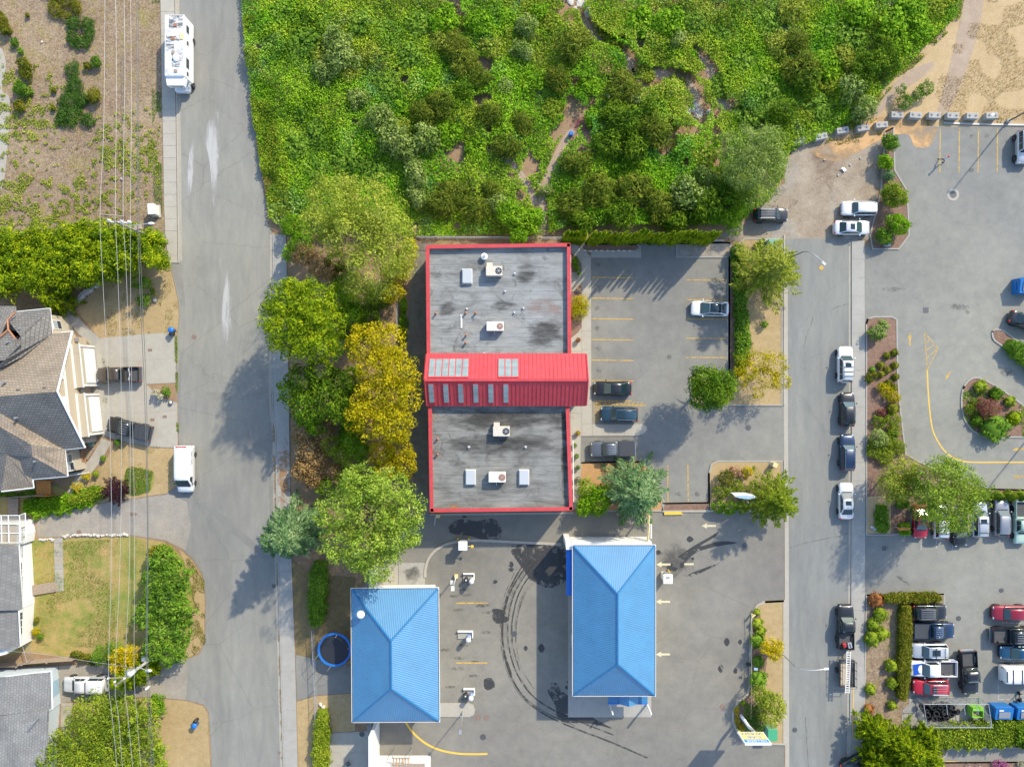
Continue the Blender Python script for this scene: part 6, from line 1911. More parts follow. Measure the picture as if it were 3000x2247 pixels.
tree('gold_hedge_end','yellow green shrub ending the ivy hedge by the round tree',2172,1060,[(2170,1055,22),(2165,1085,22)],.1,1.6,'lime',1300,.24,.5,cat='shrub')
for x,y,r,k,lab in [(2606,418,28,'bright','dark leafy bush topmost in the median bed'),(2592,477,26,'green','round dark green bush second down the median bed'),(2602,515,19,'blue','blue green low bush third down the median bed'),(2616,575,42,'lime','large light green bush in the median bed behind the white vehicle'),
      (2626,660,38,'green','round green bush overhanging the median kerb'),(2588,693,27,'bright','round bright bush at the foot of the median bed')]:
 tree('median_bush',lab,x,y,[(x,y,r * .85),(x + r * .3,y + r * .2,r * .7),(x - r * .2,y - r * .3,r * .65)],.1,r * S * 1.7,k,int(500 + r * r * 1.6),.26,.45,cat='bush',clumps=10)
# bed along the street
tree('viburnum_shrub','large leafy green shrub alone in the top of the street bed',2572,972,[(2568,975,26),(2585,955,18)],.1,1.8,'sage',1900,.26,.5,cat='shrub')
ball_q = crown_quads([(0,0,.5,1,1,.85)],950,.22,.5,16,.28,.2,.5,-.2)
BALL = {k: quads_mesh('ball_leaves',ball_q,L[k]) for k in ('moss','bright','lime','rust','cedar','dark')}
ball_stem = MB().cyl((0,0),0,.3,.06,6).mesh('ball_stem',M['bark'])
def ball(label,x,y,r,kind,hh=.9,group=None,name='clipped_shrub'):
 p = P(x,y,r * S * .5)
 t = thing(name,label,'shrub',(p[0],p[1],0.05),random.uniform(0,6),group)
 sc = r * S
 place('foliage',BALL[kind],t,sc=(sc,sc,sc * hh))
 place('inner_growth',ball_core[kind],t,sc=(sc,sc,sc * hh))
 place('stem',ball_stem,t)
ball_core = {k: MB().ell((0,0,.5),(.88,.88,.72),12,8).mesh('ball_core',L[k],True) for k in BALL}
for x,y in [(2598,1042),(2620,1033),(2579,1070),(2620,1071),(2598,1084),(2580,1097),(2622,1105),(2602,1122),(2617,1136)]:
 ball('small clipped round shrub in the scattered group of the street bed',x,y,11.5,'moss',1.0,'scattered clipped balls of the street bed')
ball('small bright green ball at the edge of the scattered group',2556,1083,9.5,'bright')
tree('bronze_spiraea','bronze leaved low shrub beside the scattered clipped balls',2552,1105,[(2550,1105,18),(2560,1100,12)],.1,1.0,'moss',700,.2,.5,cat='shrub')
tree('amber_spiraea','orange tinted spreading shrub below the scattered clipped balls',2605,1155,[(2595,1145,22),(2615,1160,20),(2625,1165,14),(2580,1135,14)],.1,1.2,'gold',1500,.2,.5,cat='shrub')
tree('crimson_barberry','small crimson barberry in the street bed',2582,1209,[(2582,1209,15)],.1,1.0,'maple',520,.18,.5,cat='shrub')
ball('olive round shrub beside the crimson barberry',2615,1198,19,'moss')
tree('bright_ground_cover','bright green fern like ground cover in the street bed',2600,1270,[(2575,1235,22),(2615,1230,24),(2620,1265,22),(2600,1300,30),(2630,1310,26),(2565,1320,28),(2595,1340,26),(2560,1300,20)],.1,1.0,'lime',5200,.26,.35,'spray',9,.4,cat='ground cover')
tree('pale_spruce_shrub','pale blue green shrub among the bright ground cover',2575,1282,[(2572,1280,27),(2585,1290,20)],.2,1.6,'sage',1500,.24,.35,'spray',10,cat='shrub')
ball('dark round shrub enclosed by the bright ground cover',2612,1271,15,'dark')
tree('plane_tree','large dense green tree shading the row of parked sedans',2770,1440,[(2770,1440,84),(2740,1400,60),(2800,1400,60),(2830,1450,52),(2790,1490,60),(2730,1480,56),(2760,1370,40),(2850,1430,30),(2700,1440,40),(2705,1490,36),(2745,1520,40),(2790,1530,34)],2.5,9.5,'ash',13500,.30,.42,'leaf',18,.32)
tree('maple_tree','olive brown small tree beside the large dense one',2628,1408,[(2620,1400,52),(2650,1380,44),(2610,1430,44),(2660,1420,38),(2630,1440,32)],1.6,5.6,'olive',6000,.28,.42,'leaf',14,.34)
# lower bed
ball('rusty dead round shrub at the top of the lower bed',2565,1757,23,'rust',.9)
ball('round lime shrub just below the rusty one',2578,1799,22,'lime',.95)
ball('round lime shrub by the pavement above the paired shrubs',2557,1829,19,'lime',.95)
ball('large lime shrub with reddish tips by the pavement',2554,1869,24,'lime',.95)
ball('lime shrub grown against the reddish tipped one',2582,1855,22,'lime',.95)
ball('oval lime shrub against the long clipped hedge, above its twin',2610,1949,20,'lime',1.0)
ball('round lime shrub against the long clipped hedge, below its twin',2613,1999,18,'lime',1.0)
ball('round lime shrub alone beside the pavement',2549,2018,17,'lime',.95)
ball('small round lime shrub near the end of the long hedge',2613,2064,14.5,'lime',.95)
ball('rust brown round shrub with bare middle by the pavement',2545,2076,16,'rust',.95)
conifer('juniper_tree','sprawling yellow green juniper tree beside the tyre cage',2645,2185,105,7.5,'cedar',90,110,.5,.2,.45,.1,leaders=((0,0,1.0),(-75,-35,.7),(60,30,.85),(-20,60,.8),(75,-10,.6),(-70,50,.7)))
# round island
for x,y,r,k,lab in [(2873,1132,20,'lime','yellow green ball shrub at the tip of the round island'),(2917,1153,21,'dark','dark green ball shrub next to the yellow tip one on the round island'),(2958,1176,17,'lime','yellow green ball shrub along the far kerb of the round island'),(2863,1231,19,'dark','dark ball shrub near the inner kerb of the round island'),
      (2970,1225,22,'cedar','pale speckled ball shrub at the wide end of the round island')]:
 ball(lab,x,y,r,k,.95)
ball('largest dome shaped green shrub of the round island',2915,1252,42,'bright',.75)
tree('red_maple','dwarf red leaved maple in the middle of the round island',2895,1195,[(2885,1190,24),(2910,1195,24),(2895,1212,22),(2878,1180,16)],.2,1.8,'maple',2400,.26,.2,'droop',12,cat='shrub')
tree('variegated_shrub','pale lime variegated shrub beside the red leaved maple',2845,1190,[(2840,1198,18),(2855,1180,14)],.1,1.0,'lime',700,.2,.5,cat='shrub')
ground_cover('island_carpet','blue green ground cover carpet on the round island',ring,5000,'green',.16,.5,lambda x,y: .16 + .06 * value_noise(x,y,.8,91),lambda x,y: value_noise(x,y,2.0,92) > .5)
hedge('mounded_hedge','tall mounded green hedge on the narrow kerbed island',[(2960,1005),(3010,1040),(3080,1090)],[34,54,60],1.5,'bright',3000,.24,.5,'leaf')
# island of the car wash sign
for x,y,r,k,lab in [(2217,1792,11,'lime','small light green shrub at the top of the car wash sign bed'),(2220,1825,17,'lime','lime shrub just below the yellow kerb post'),(2229,1849,16,'lime','lime shrub grown into the dark one in the sign bed'),(2217,1877,22,'bright','dark green shrub beside the orange leaved tree'),
      (2221,1936,18,'bright','dark green ball shrub next to the blue hand sign'),(2222,1988,27,'bright','largest round green shrub of the sign bed'),(2177,2059,9,'lime','tiny lime shrub inside the kerb bend')]:
 ball(lab,x,y,r,k,.95)
tree('orange_maple','small tree turning orange beside the street lamp foot',2262,1900,[(2255,1890,24),(2275,1895,22),(2268,1915,20),(2240,1900,16)],.8,3.2,'amber',1900,.26,.45,'leaf',10)
tree('sign_bed_tree','olive green small tree leaning over the sign bed',2248,2060,[(2240,2040,30),(2265,2060,34),(2255,2090,32),(2225,2030,26),(2280,2080,20)],.8,4.2,'olive',4200,.28,.42,'leaf',12)
tree('lime_ground_shrub','bright green spreading shrub at the foot of the car wash sign',2215,2105,[(2205,2090,28),(2220,2120,28),(2200,2125,20),(2225,2080,20)],.1,1.0,'bright',2200,.22,.35,'spray',10,cat='shrub')
tree('gold_edging','golden low plants along the kerb of the sign bed',2160,2105,[(2158,2080,8,16),(2160,2110,8,16),(2172,2132,12,14)],.1,.6,'gold',900,.16,.5,cat='plant')
tree('pink_flowers','pink flower bed at the bottom kerb below the lime hedge',2932,2243,[(2925,2240,18),(2945,2248,16)],.1,.7,'pink',500,.18,.6,cat='flower bed')
tree('pale_flowers','pale flowers next to the pink flower bed',2992,2242,[(2995,2242,14)],.1,.7,'cream',300,.18,.6,cat='flower bed')

ground_cover('field_grass','dry tufts of grass over the tan field',[(2780,100),(2830,-60),(3060,-60),(3060,360),(2780,340),(2740,280)],12000,'straw',.2,.2,lambda x,y: .08 + 0 * x,lambda x,y: value_noise(x,y,2.2,201) > .55,cat='grass')
ground_cover('field_weeds','sparse green weeds at the edge of the field and the blocks',[(2350,440),(2500,370),(2620,330),(2760,330),(2960,345),(2960,362),(2760,356),(2640,400),(2500,420)],2600,'moss',.18,.4,lambda x,y: .08 + 0 * x,lambda x,y: value_noise(x,y,.9,202) > .66,cat='weeds')
ground_cover('thicket_edge','loose weedy fringe between the thicket and the tan field',[(2790,-20),(2830,-40),(2810,60),(2715,160),(2620,250),(2520,365),(2420,420),(2400,400),(2600,240),(2700,140)],5200,'lime',.22,.4,lambda x,y: .3 * value_noise(x,y,1.0,203) + .1,lambda x,y: value_noise(x,y,1.4,204) > .45,cat='weeds')
ground_cover('lawn_straw','dry straw patches over the white house lawn',[(100,1590),(380,1576),(480,1600),(400,1900),(110,1890)],9000,'straw',.13,.25,lambda x,y: .05 + 0 * x,lambda x,y: value_noise(x,y,2.4,205) > .55,cat='grass')

ground_cover('dry_brambles','yellowing brambles over the drier heart of the thicket',[(1480,-60),(2100,-60),(2150,120),(2120,300),(1980,420),(1850,300),(1700,330),(1560,260),(1480,120)],34000,'olive',.22,.6,lambda x,y: th(x,y) + .12,lambda x,y: off_trails(x,y,.5) & (value_noise(x,y,2.4,301) > .48),cat='undergrowth')
ground_cover('edge_brambles','yellow green brambles along the street edge of the thicket',[(716,60),(760,60),(800,300),(850,480),(860,640),(800,640),(765,471),(742,326)],12000,'lime',.22,.6,lambda x,y: th(x,y) + .1,lambda x,y: value_noise(x,y,2.0,302) > .42,cat='undergrowth')
ground_cover('kerb_joint_weeds','thin line of dry weeds in the kerb joint of the west street',[(793,1100),(800,1100),(806,1240),(812,1462),(816,1647),(832,2247),(826,2247),(810,1647),(805,1462),(798,1240)],3600,'tan',.12,.4,lambda x,y: .12 + 0 * x,lambda x,y: value_noise(x,y,.9,303) > .5,cat='weeds')

# ================================================================== VEHICLES
def paint(name,col,metal=.25,rough=.32,coat=.6):
 return mat('car_paint_' + name,col,rough,metal,.5,coat)
C = {'white': paint('white',(.78,.78,.77),0,.35),'silver': paint('silver',(.55,.56,.57),.5),'pearl': paint('pearl',(.66,.67,.68),.2),'black': paint('black',(.018,.02,.023)),'navy': paint('navy',(.014,.035,.085)),
     'blue': paint('blue',(.012,.07,.14)),'teal': paint('teal',(.02,.055,.085)),'grey': paint('grey',(.13,.145,.165),.4),'brown': paint('brown',(.085,.066,.05),.3),'red': paint('red',(.42,.012,.03),.1),
     'wine': paint('wine',(.26,.015,.035),.2),'mint': paint('mint',(.42,.56,.46),0,.5,.2),'midgrey': paint('mid_grey',(.30,.31,.33),.5),'royal': paint('royal',(.01,.07,.42),0)}
M['carglass'] = mat('car_glass',(.012,.028,.032),.06,0,.9)
M['carglass2'] = mat('tinted_car_glass',(.035,.075,.08),.08,0,.9)
M['tyre'] = mat('tyre_rubber',(.022,.022,.022),.9)
M['rim'] = mat('alloy_rim',(.5,.51,.52),.35,.7)
M['headlamp'] = mat('headlamp_lens',(.40,.42,.44),.25,.1,.5)
M['taillamp'] = mat('tail_lamp_lens',(.42,.012,.015),.2)
M['bedliner'] = mat('bed_liner',(.07,.072,.075),.8,var=.2)
M['tonneau'] = mat('tonneau_vinyl',(.045,.05,.057),.6)
M['chrome'] = mat('chrome',(.7,.71,.72),.2,.9)

def _wheel_meshes():
 prof = [(.20,-.10),(.31,-.11),(.335,-.07),(.34,0),(.335,.07),(.31,.11),(.20,.10)]
 t = MB().lathe((0,0,0),prof,20)
 rm = MB().lathe((0,0,0),[(.21,-.09),(.215,.06),(.19,.085),(.05,.10),(.03,.11)],16)
 def rot(mb):
  mb.v = [(x,-z,y) for x,y,z in mb.v]
  return mb
 return rot(t).mesh('tyre',M['tyre'],True),rot(rm).mesh('rim',M['rim'],True)
TYRE,RIM = _wheel_meshes()

def section(w,zb,zt,tall=False):
 if tall:
  half = [(w * .9,zb),(w,zb + .15),(w,zb + (zt - zb) * .5),(w * .95,zt - .14),(w * .88,zt - .03),(w * .45,zt + .02),(0,zt + .03)]
 else:
  half = [(w * .9,zb),(w,zb + .15),(w,zt - .2),(w * .965,zt - .07),(w * .86,zt - .01),(w * .45,zt + .02),(0,zt + .03)]
 return [(-y,z) for y,z in half] + [(y,z) for y,z in reversed(half[:-1])]

def loft(stations,tall=False):
 mb = MB()
 vs,fs = [],[]
 n = 13
 for x,w,zb,zt in stations:
  for y,z in section(w,zb,zt,tall):
   vs.append((x,y,z))
 for i in range(len(stations) - 1):
  for k in range(n - 1):
   fs.append((i * n + k,i * n + k + 1,(i + 1) * n + k + 1,(i + 1) * n + k))
  fs.append((i * n + n - 1,i * n,(i + 1) * n,(i + 1) * n + n - 1))
 m = (len(stations) - 1) * n
 fs.append(tuple(reversed(range(n))))
 fs.append(tuple(range(m,m + n)))
 return mb.add(vs,[tuple(reversed(f)) for f in fs])

def panel(pts,t=.02):
 """Thin glass sheet: quad pts (counter-clockwise seen from outside), pushed out by t."""
 p = [Vector(q) for q in pts]
 nrm = (p[1] - p[0]).cross(p[-1] - p[0]).normalized()
 n = len(p)
 vs = [tuple(q + nrm * t) for q in p] + [tuple(q - nrm * .01) for q in p]
 fs = [tuple(range(n)),tuple(reversed(range(n,2 * n)))] + [(i,n + i,n + (i + 1) % n,(i + 1) % n) for i in range(n)]
 return MB().add(vs,fs)

FORM = {  # windscreen foot, roof front, roof rear, rear glass foot (fractions of length, front = +.5), belt, roof height, bonnet height, tail height
 'sedan': (.225,.055,-.20,-.37,.95,1.44,.90,1.00),
 'wagon': (.225,.07,-.40,-.475,.98,1.52,.92,1.0),
 'suv': (.21,.09,-.42,-.475,1.08,1.72,1.02,1.08),
 'jeep': (.16,.12,-.44,-.475,1.15,1.82,1.10,1.15),
 'pickup': (.235,.14,-.075,-.10,1.12,1.82,1.08,1.12),
 'coupe': (.24,.03,-.24,-.43,.95,1.43,.88,1.0),
}

def vehicle(label,form,px,py,hd,Ln,W,col,name='parked_car',cat='car',hz=.8,group=None,**o):
 p = P(px,py,hz)
 an = math.atan2(-hd[1],hd[0])
 t = thing(name,label,cat,(p[0],p[1],.03),an,group)
 c = C[col]
 xw0,xw1,xr1,xr0,belt,roof,bon,tail = FORM[form]
 roof += o.get('lift',0)
 w = W / 2
 pick = form == 'pickup'
 zb = .34 if form in ('pickup','jeep','suv') else .24
 st = []
 if not pick:
  st += [(-.5,.70,zb + .1,tail - .28),(-.49,.84,zb,tail - .12),(-.465,.93,zb,tail - .03),(-.42,.98,zb,tail)]
  st += [(-.36,1.0,zb,tail),(-.1,1.0,zb,belt),(.1,1.0,zb,belt)]
 else:
  st += [(-.118,.97,zb,belt - .03),(-.11,1.0,zb,belt),(.1,1.0,zb,belt)]
 boxy = form in ('jeep','pickup')
 st += [(xw0,1.0,zb,bon + .04),(.32,.99,zb,bon),(.40,.97,zb,bon - .06),(.45,.93 if not boxy else .96,zb,bon - .13),(.48,.82 if not boxy else .93,zb,bon - .22),(.495,.70 if not boxy else .88,zb + .05,bon - .33),(.5,.6 if not boxy else .82,zb + .1,bon - .42)]
 loft([(x * Ln,f * w,a,b) for x,f,a,b in st]).build('body',c,t,True)
 # cabin
 wb,wt = w * .90,w * (.72 if not boxy else .80)
 be = belt - .03
 cab = MB()
 vs,fs = [],[]
 stc = [(xr0,wb * .9,wb * .9,be),(xr1,wb,wt * .94,roof - .05),((xr1 + xw1) / 2,wb,wt,roof),(xw1,wb,wt * .96,roof - .05),(xw0,wb * .92,wb * .92,be + .01)]
 n = 9
 for x,b,tp,z in stc:
  half = [(b,be - .05),(b + (tp - b) * .88,be + (z - be) * .86),(tp,z - .01),(tp * .55,z + .015),(0,z + .025)]
  for y,zz in [(-y,zz) for y,zz in half] + [(y,zz) for y,zz in reversed(half[:-1])]:
   vs.append((x * Ln,y,zz))
 for i in range(4):
  for k in range(n - 1):
   fs.append((i * n + k + 1,i * n + k,(i + 1) * n + k,(i + 1) * n + k + 1))
 cab.add(vs,fs).build('cabin',C[o.get('roofcol',col)],t,True)
 g = M[o.get('glass','carglass')]
 X = lambda f: f * Ln
 panel([(X(xw0) - .02,-wb * .86,be + .06),(X(xw0) - .02,wb * .86,be + .06),(X(xw1) + .05,wt * .88,roof - .07),(X(xw1) + .05,-wt * .88,roof - .07)],.03).build('windscreen',M[o.get('screen','carglass2')],t)
 panel([(X(xr0) + .03,wb * .80,be + .08),(X(xr0) + .03,-wb * .80,be + .08),(X(xr1) - .04,-wt * .82,roof - .08),(X(xr1) - .04,wt * .82,roof - .08)],.03).build('rear_window',g,t)
 xs_b = (xr0 + .05,xw0 - .035)
 xs_t = (xr1 + .015,xw1 + .0)
 cuts = {'sedan': (0,.5,1),'coupe': (0,.5,1),'wagon': (0,.27,.63,1),'suv': (0,.27,.63,1),'jeep': (0,.3,.64,1),'pickup': (0,.45,1)}[form]
 for s in (-1,1):
  for a,b in zip(cuts,cuts[1:]):
   def bx(f):
    return X(xs_b[0] + (xs_b[1] - xs_b[0]) * f)
   def tx(f):
    return X(xs_t[0] + (xs_t[1] - xs_t[0]) * f)
   e = .03
   yb,yt = s * (wb - .012),s * (wb + (wt - wb) * .82)
   q = [(bx(a) + e,yb,be + .05),(bx(b) - e,yb,be + .05),(tx(b) - e,yt,be + (roof - be) * .84),(tx(a) + e,yt,be + (roof - be) * .84)]
   if s > 0:
    q = [q[1],q[0],q[3],q[2]]
   panel(q,.025).build('side_window',g,t)
  MB().ell((X(xw0) - .18,s * (w + .11),be + .1),(.09,.12,.08),8,6).build('mirror',C[col] if not o.get('blackmirror') else M['blackp'],t,True)
  zl = bon - .24
  MB().ell((X(.468),s * w * .70,zl + .02),(.12,.17,.07),10,6).build('headlight',M['headlamp'],t,True)
  if not pick:
   MB().ell((X(-.478),s * w * .76,tail - .13),(.10,.19,.10),10,6).build('tail_light',M['taillamp'],t,True)
  else:
   MB().box((X(-.496),s * w * .93,.95),(.07,.12,.3)).build('tail_light',M['taillamp'],t)
 MB().box((X(xw0) + .05,0,be + .055),(.14,wb * 1.5,.03)).build('wiper_cowl',M['blackp'],t)
 MB().box((X(.487),0,bon - .40),(.09,w * 1.05,.2)).build('grille',M['blackp'],t)
 MB().box((X(.492),0,.45),(.12,w * 1.35,.12)).build('bumper',M['blackp'] if not boxy else M['chrome'],t)
 rw = o.get('rw',.34 if not boxy else .39)
 for fx in (.315,-.30):
  for s in (-1,1):
   we = bpy.data.objects.new('wheel',None)
   we.location = (X(fx),s * (w - .09),rw - .03)
   we.rotation_euler = (0,0,0 if s < 0 else math.pi)
   we.scale = (rw / .34,) * 3
   link(we,t)
   place('tyre',TYRE,we)
   place('rim',RIM,we)
   MB().add([(X(fx) + (rw + .07) * math.cos(a),s * (w + .006),rw - .03 + (rw + .07) * math.sin(a)) for a in np.linspace(0,2 * math.pi,17)[:-1]],[tuple(range(16)) if s < 0 else tuple(reversed(range(16)))]).build('wheel_arch',M['blackp'],t)
 xm = X((xr1 + xw1) / 2)
 if o.get('sunroof'):
  k = o['sunroof']
  MB().box((X(xw1) - .45 * k,0,roof + .012),(.55 * k,wt * 1.1,.03)).build('sunroof',g,t)
 if o.get('rails'):
  for s in (-1,1):
   MB().tube([(X(xr1) + .1,s * wt * .92,roof + .01),(X(xr1) + .2,s * wt * .92,roof + .07),(X(xw1) - .25,s * wt * .92,roof + .07),(X(xw1) - .15,s * wt * .92,roof)],.025,5).build('roof_rail',M[o.get('railm','chrome')],t)
 for k in range(o.get('bars',0)):
  x = X(xr1) + .45 + (X(xw1) - X(xr1) - 1.2) * k / max(1,o['bars'] - 1)
  MB().box((x,0,roof + .085),(.07,wt * 1.95,.04)).build('roof_bar',M['blackp'],t)
 for k in range(o.get('ribs',0)):
  y = -wt * .72 + wt * 1.44 * k / max(1,o['ribs'] - 1)
  MB().box((xm,y,roof + .028),((xw1 - xr1) * Ln * .75,.05,.03)).build('roof_rib',M[o.get('ribm','steel')],t)
 if o.get('glassroof'):
  loft([(X(xr1) - .02,wt * .86,roof - .08,roof - .012),(xm,wt * .93,roof - .08,roof + .022),(X(xw1) - .02,wt * .88,roof - .08,roof - .012)]).build('glass_roof',M['carglass'],t,True)
 if pick:
  x0,x1 = X(-.5),X(-.122)
  zt,zf = 1.16,.72
  th = .09
  for s in (-1,1):
   MB().chamfer(((x0 + x1) / 2,s * (w - th / 2),(zt + zb) / 2),(x1 - x0,th,zt - zb),.03).build('bed_side',c,t)
  MB().chamfer((x0 + th / 2,0,(zt + zb) / 2),(th,W - 2 * th - .01,zt - zb - .01),.03).build('tailgate',c,t)
  MB().box((x1 - .04,0,(zt + zb) / 2 - .01),(.07,W - 2 * th - .01,zt - zb)).build('bulkhead',c,t)
  MB().box(((x0 + x1) / 2,0,zf),(x1 - x0 - .2,W - 2 * th,.06)).build('bed_floor',M['bedliner'],t)
  MB().box((x0 - .06,0,.55),(.16,W * .92,.16)).build('rear_bumper',M['chrome'],t)
  for s in (-1,1):
   MB().chamfer((X(-.30),s * (w - .2),zf + .12),(.8,.2,.22),.04).build('wheel_box',M['bedliner'],t)
  if o.get('tonneau'):
   for k in range(o['tonneau']):
    n_ = o['tonneau']
    l = (x1 - x0 - .16) / n_
    MB().chamfer((x0 + .08 + l * (k + .5),0,zt + .02),(l - .02,W - .14,.06),.02).build('tonneau_panel',M['tonneau'],t)
  if o.get('canopy'):
   loft([(x0 + .05,w * .86,1.0,1.85),(x0 + .12,w * .88,1.0,1.93),(x1 - .05,w * .9,1.0,1.95),(x1,w * .9,1.0,1.9)],True).build('canopy',C[o['canopy']],t,True)
   for s in (-1,1):
    for a,b in ((x0 + .15,x0 + .65),(x0 + .75,x1 - .15)):
     q = [(a,s * w * .925,1.3),(b,s * w * .925,1.3),(b,s * w * .88,1.72),(a,s * w * .88,1.72)]
     if s > 0:
      q = [q[1],q[0],q[3],q[2]]
     panel(q,.03).build('canopy_window',M['carglass'],t)
   for s in (-1,1):
    MB().box((x0 + .35,s * .22,1.99),(.3,.16,.05)).build('canopy_hatch',M['offwhite'],t)
  if o.get('hoop'):
   MB().tube([(x1 - .75,-w * .8,zt),(x1 - .85,-w * .7,zt + .2),(x1 - 1.0,0,zt + .12),(x1 - .85,w * .7,zt + .2),(x1 - .75,w * .8,zt)],.045,6).build('roll_hoop',M['offwhite'],t)
   MB().box((x1 - .12,0,zt + .25),(.06,W * .8,.5)).build('headache_rack',M['blackp'],t)
 return t,w,roof

LFT,RGT,UPP,DWN = (-1,0),(1,0),(0,-1),(0,1)
vehicle('dark brown pickup with empty bed and white hoop in the driveway','pickup',348,1098,(-1,.02),5.5,1.9,'brown','pickup_truck','pickup',hoop=1)
vehicle('black pickup with folded bed cover parked askew in the driveway','pickup',378,1256,(-.965,-.24),5.7,1.95,'black','pickup_truck','pickup',tonneau=3,ribs=5)
vehicle('silver pickup with a white canopy beside the blue house','pickup',250,2004,(-1,0),5.5,1.9,'pearl','pickup_truck','pickup',canopy='white')
vehicle('black vehicle with roof rails on the gravel beside the willow like tree','suv',2258,631,RGT,4.3,1.78,'black',cat='car',rails=1,ribs=5,railm='galv')
vehicle('white estate with pale roof on the gravel by the median bed','suv',2517,611,LFT,4.5,1.8,'white',rails=1,lift=-.1)
vehicle('silver sedan with two dark roof panels at the pavement end','sedan',2496,667,RGT,4.6,1.8,'pearl',sunroof=1)
vehicle('white crossover with roof bars and sunroof at the kerb','suv',2476,1068,UPP,4.6,1.85,'white',sunroof=1,bars=3,rails=1,railm='blackp')
vehicle('black estate parked at the kerb below the white crossover','wagon',2483,1200,UPP,4.3,1.78,'black')
vehicle('navy wagon with silver roof rails at the kerb','suv',2482,1326,UPP,4.6,1.82,'navy',rails=1,lift=-.1)
vehicle('silver sedan with sunroof at the kerb beside the pavement shade','sedan',2479,1467,UPP,4.65,1.8,'pearl',sunroof=1)
vehicle('white electric car with black glass roof parked against the mulch strip','coupe',2080,904,(-1,-.03),4.75,1.88,'white',glassroof=1)
vehicle('black sedan parked nearest the red gable','sedan',1795,1138,(-1,.0),4.75,1.82,'black',glass='carglass')
vehicle('dark teal crossover in the hatched bay beside the concrete nose','suv',1814,1214,(-1,-.02),4.75,1.9,'teal',rails=1,sunroof=1.4,lift=-.05)
vehicle('slate grey pickup with hood scoop beside the concrete nose','pickup',1794,1315,(-1,.03),5.6,1.95,'grey','pickup_truck','pickup',ribs=5,tonneau=1)
vehicle('red sedan half hidden under the large dense tree','sedan',2697,1528,DWN,4.3,1.75,'red',sunroof=1)
vehicle('pale silver estate half hidden under the tree beside the red sedan','wagon',2757,1530,UPP,4.4,1.75,'pearl',rails=1,bars=2)
vehicle('black estate with plank rack parked under the tree edge','wagon',2810,1550,(.12,1),4.4,1.78,'black')
vehicle('silver crossover with black roof bars beside the plank rack','suv',2869,1521,UPP,4.7,1.85,'silver',sunroof=1,bars=2,rails=1,railm='blackp')
vehicle('grey estate with plain roof between the crossover and the mint pickup','wagon',2935,1518,UPP,4.6,1.8,'midgrey',rails=1)
vehicle('old mint green pickup at the end of the sedan row','pickup',2994,1530,DWN,5.4,1.95,'mint','pickup_truck','pickup')
vehicle('black jeep with ribbed roof rack against the clipped hedge','jeep',2722,1792,RGT,4.3,1.85,'black','parked_jeep','car',ribs=5,ribm='steel',rails=1,railm='blackp')
vehicle('navy pickup with striped roof and flat bed cover by the hedge','pickup',2734,1846,RGT,5.3,1.95,'navy','pickup_truck','pickup',tonneau=1,ribs=6,ribm='chrome')
vehicle('silver crossover with large sunroof between two pickups by the hedge','suv',2722,1905,LFT,4.6,1.85,'silver',sunroof=1.8,bars=2,rails=1)
police,pw_,pr_ = vehicle('white pickup with blue bonnet panel and open bed by the hedge','pickup',2732,1957,LFT,5.9,1.95,'white','pickup_truck','pickup')
vehicle('red crossover with roof rack next to the tyre cage','suv',2725,2012,LFT,4.4,1.82,'red',sunroof=1,rails=1,ribs=4,ribm='wood' if False else 'steel')
vehicle('black pickup with deep open bed standing across the aisle','pickup',2839,1969,(.06,1),5.5,1.95,'black','pickup_truck','pickup')
vehicle('wine red people carrier facing the aisle','suv',2960,1795,LFT,4.6,1.85,'wine',lift=-.1)
vehicle('black pickup with open bed beside the wine red car','pickup',2970,1861,RGT,5.5,1.95,'black','pickup_truck','pickup',ribs=5)
vehicle('deep blue sedan between the black pickup and the white van','sedan',2984,1912,LFT,4.6,1.8,'blue')
vehicle('dark saloon with red tail lights beside the narrow kerbed island','sedan',3010,945,(.93,.36),4.7,1.82,'black')
vehicle('black car at the pavement below the juniper tree','sedan',2515,2232,(.88,-.47),4.6,1.8,'black',hz=.8)
jp,_,_ = vehicle('silver off roader with red seats at the end bay','jeep',2999,432,DWN,4.2,1.85,'silver','parked_jeep','car',rw=.42)
MB().box((-1.35,-.2,1.86),(.7,.5,.06)).build('red_tarp',M['red'],jp)
# blue bonnet and tail panels of the white pickup
bx = [(.24,-.80),(.24,.55),(.42,.80),(.44,-.60)]
MB().add([(5.9 * x,.975 * y,1.125 if x < .3 else 1.07) for x,y in bx],[(0,3,2,1)]).build('bonnet_panel',C['royal'],police)
for s in (1,):
 MB().box((-2.5,s * -.98,.95),(.7,.02,.3)).build('side_panel',C['royal'],police)
# slate pickup scoop, plank rack of the black estate
tr = thing('plank_rack','stack of grey planks on a trailer rack under the tree','plank rack',P(2833,1527),0)
for k in range(4):
 MB().box((0,-.9 + .55 * k,.95 + .02 * (k % 2)),(1.5,.5,.07),.03).build('plank',M['wood'],tr)
for s in (-1,1):
 MB().box((s * .7,-.05,.45),(.08,2.2,.9)).build('frame',M['steel'],tr)

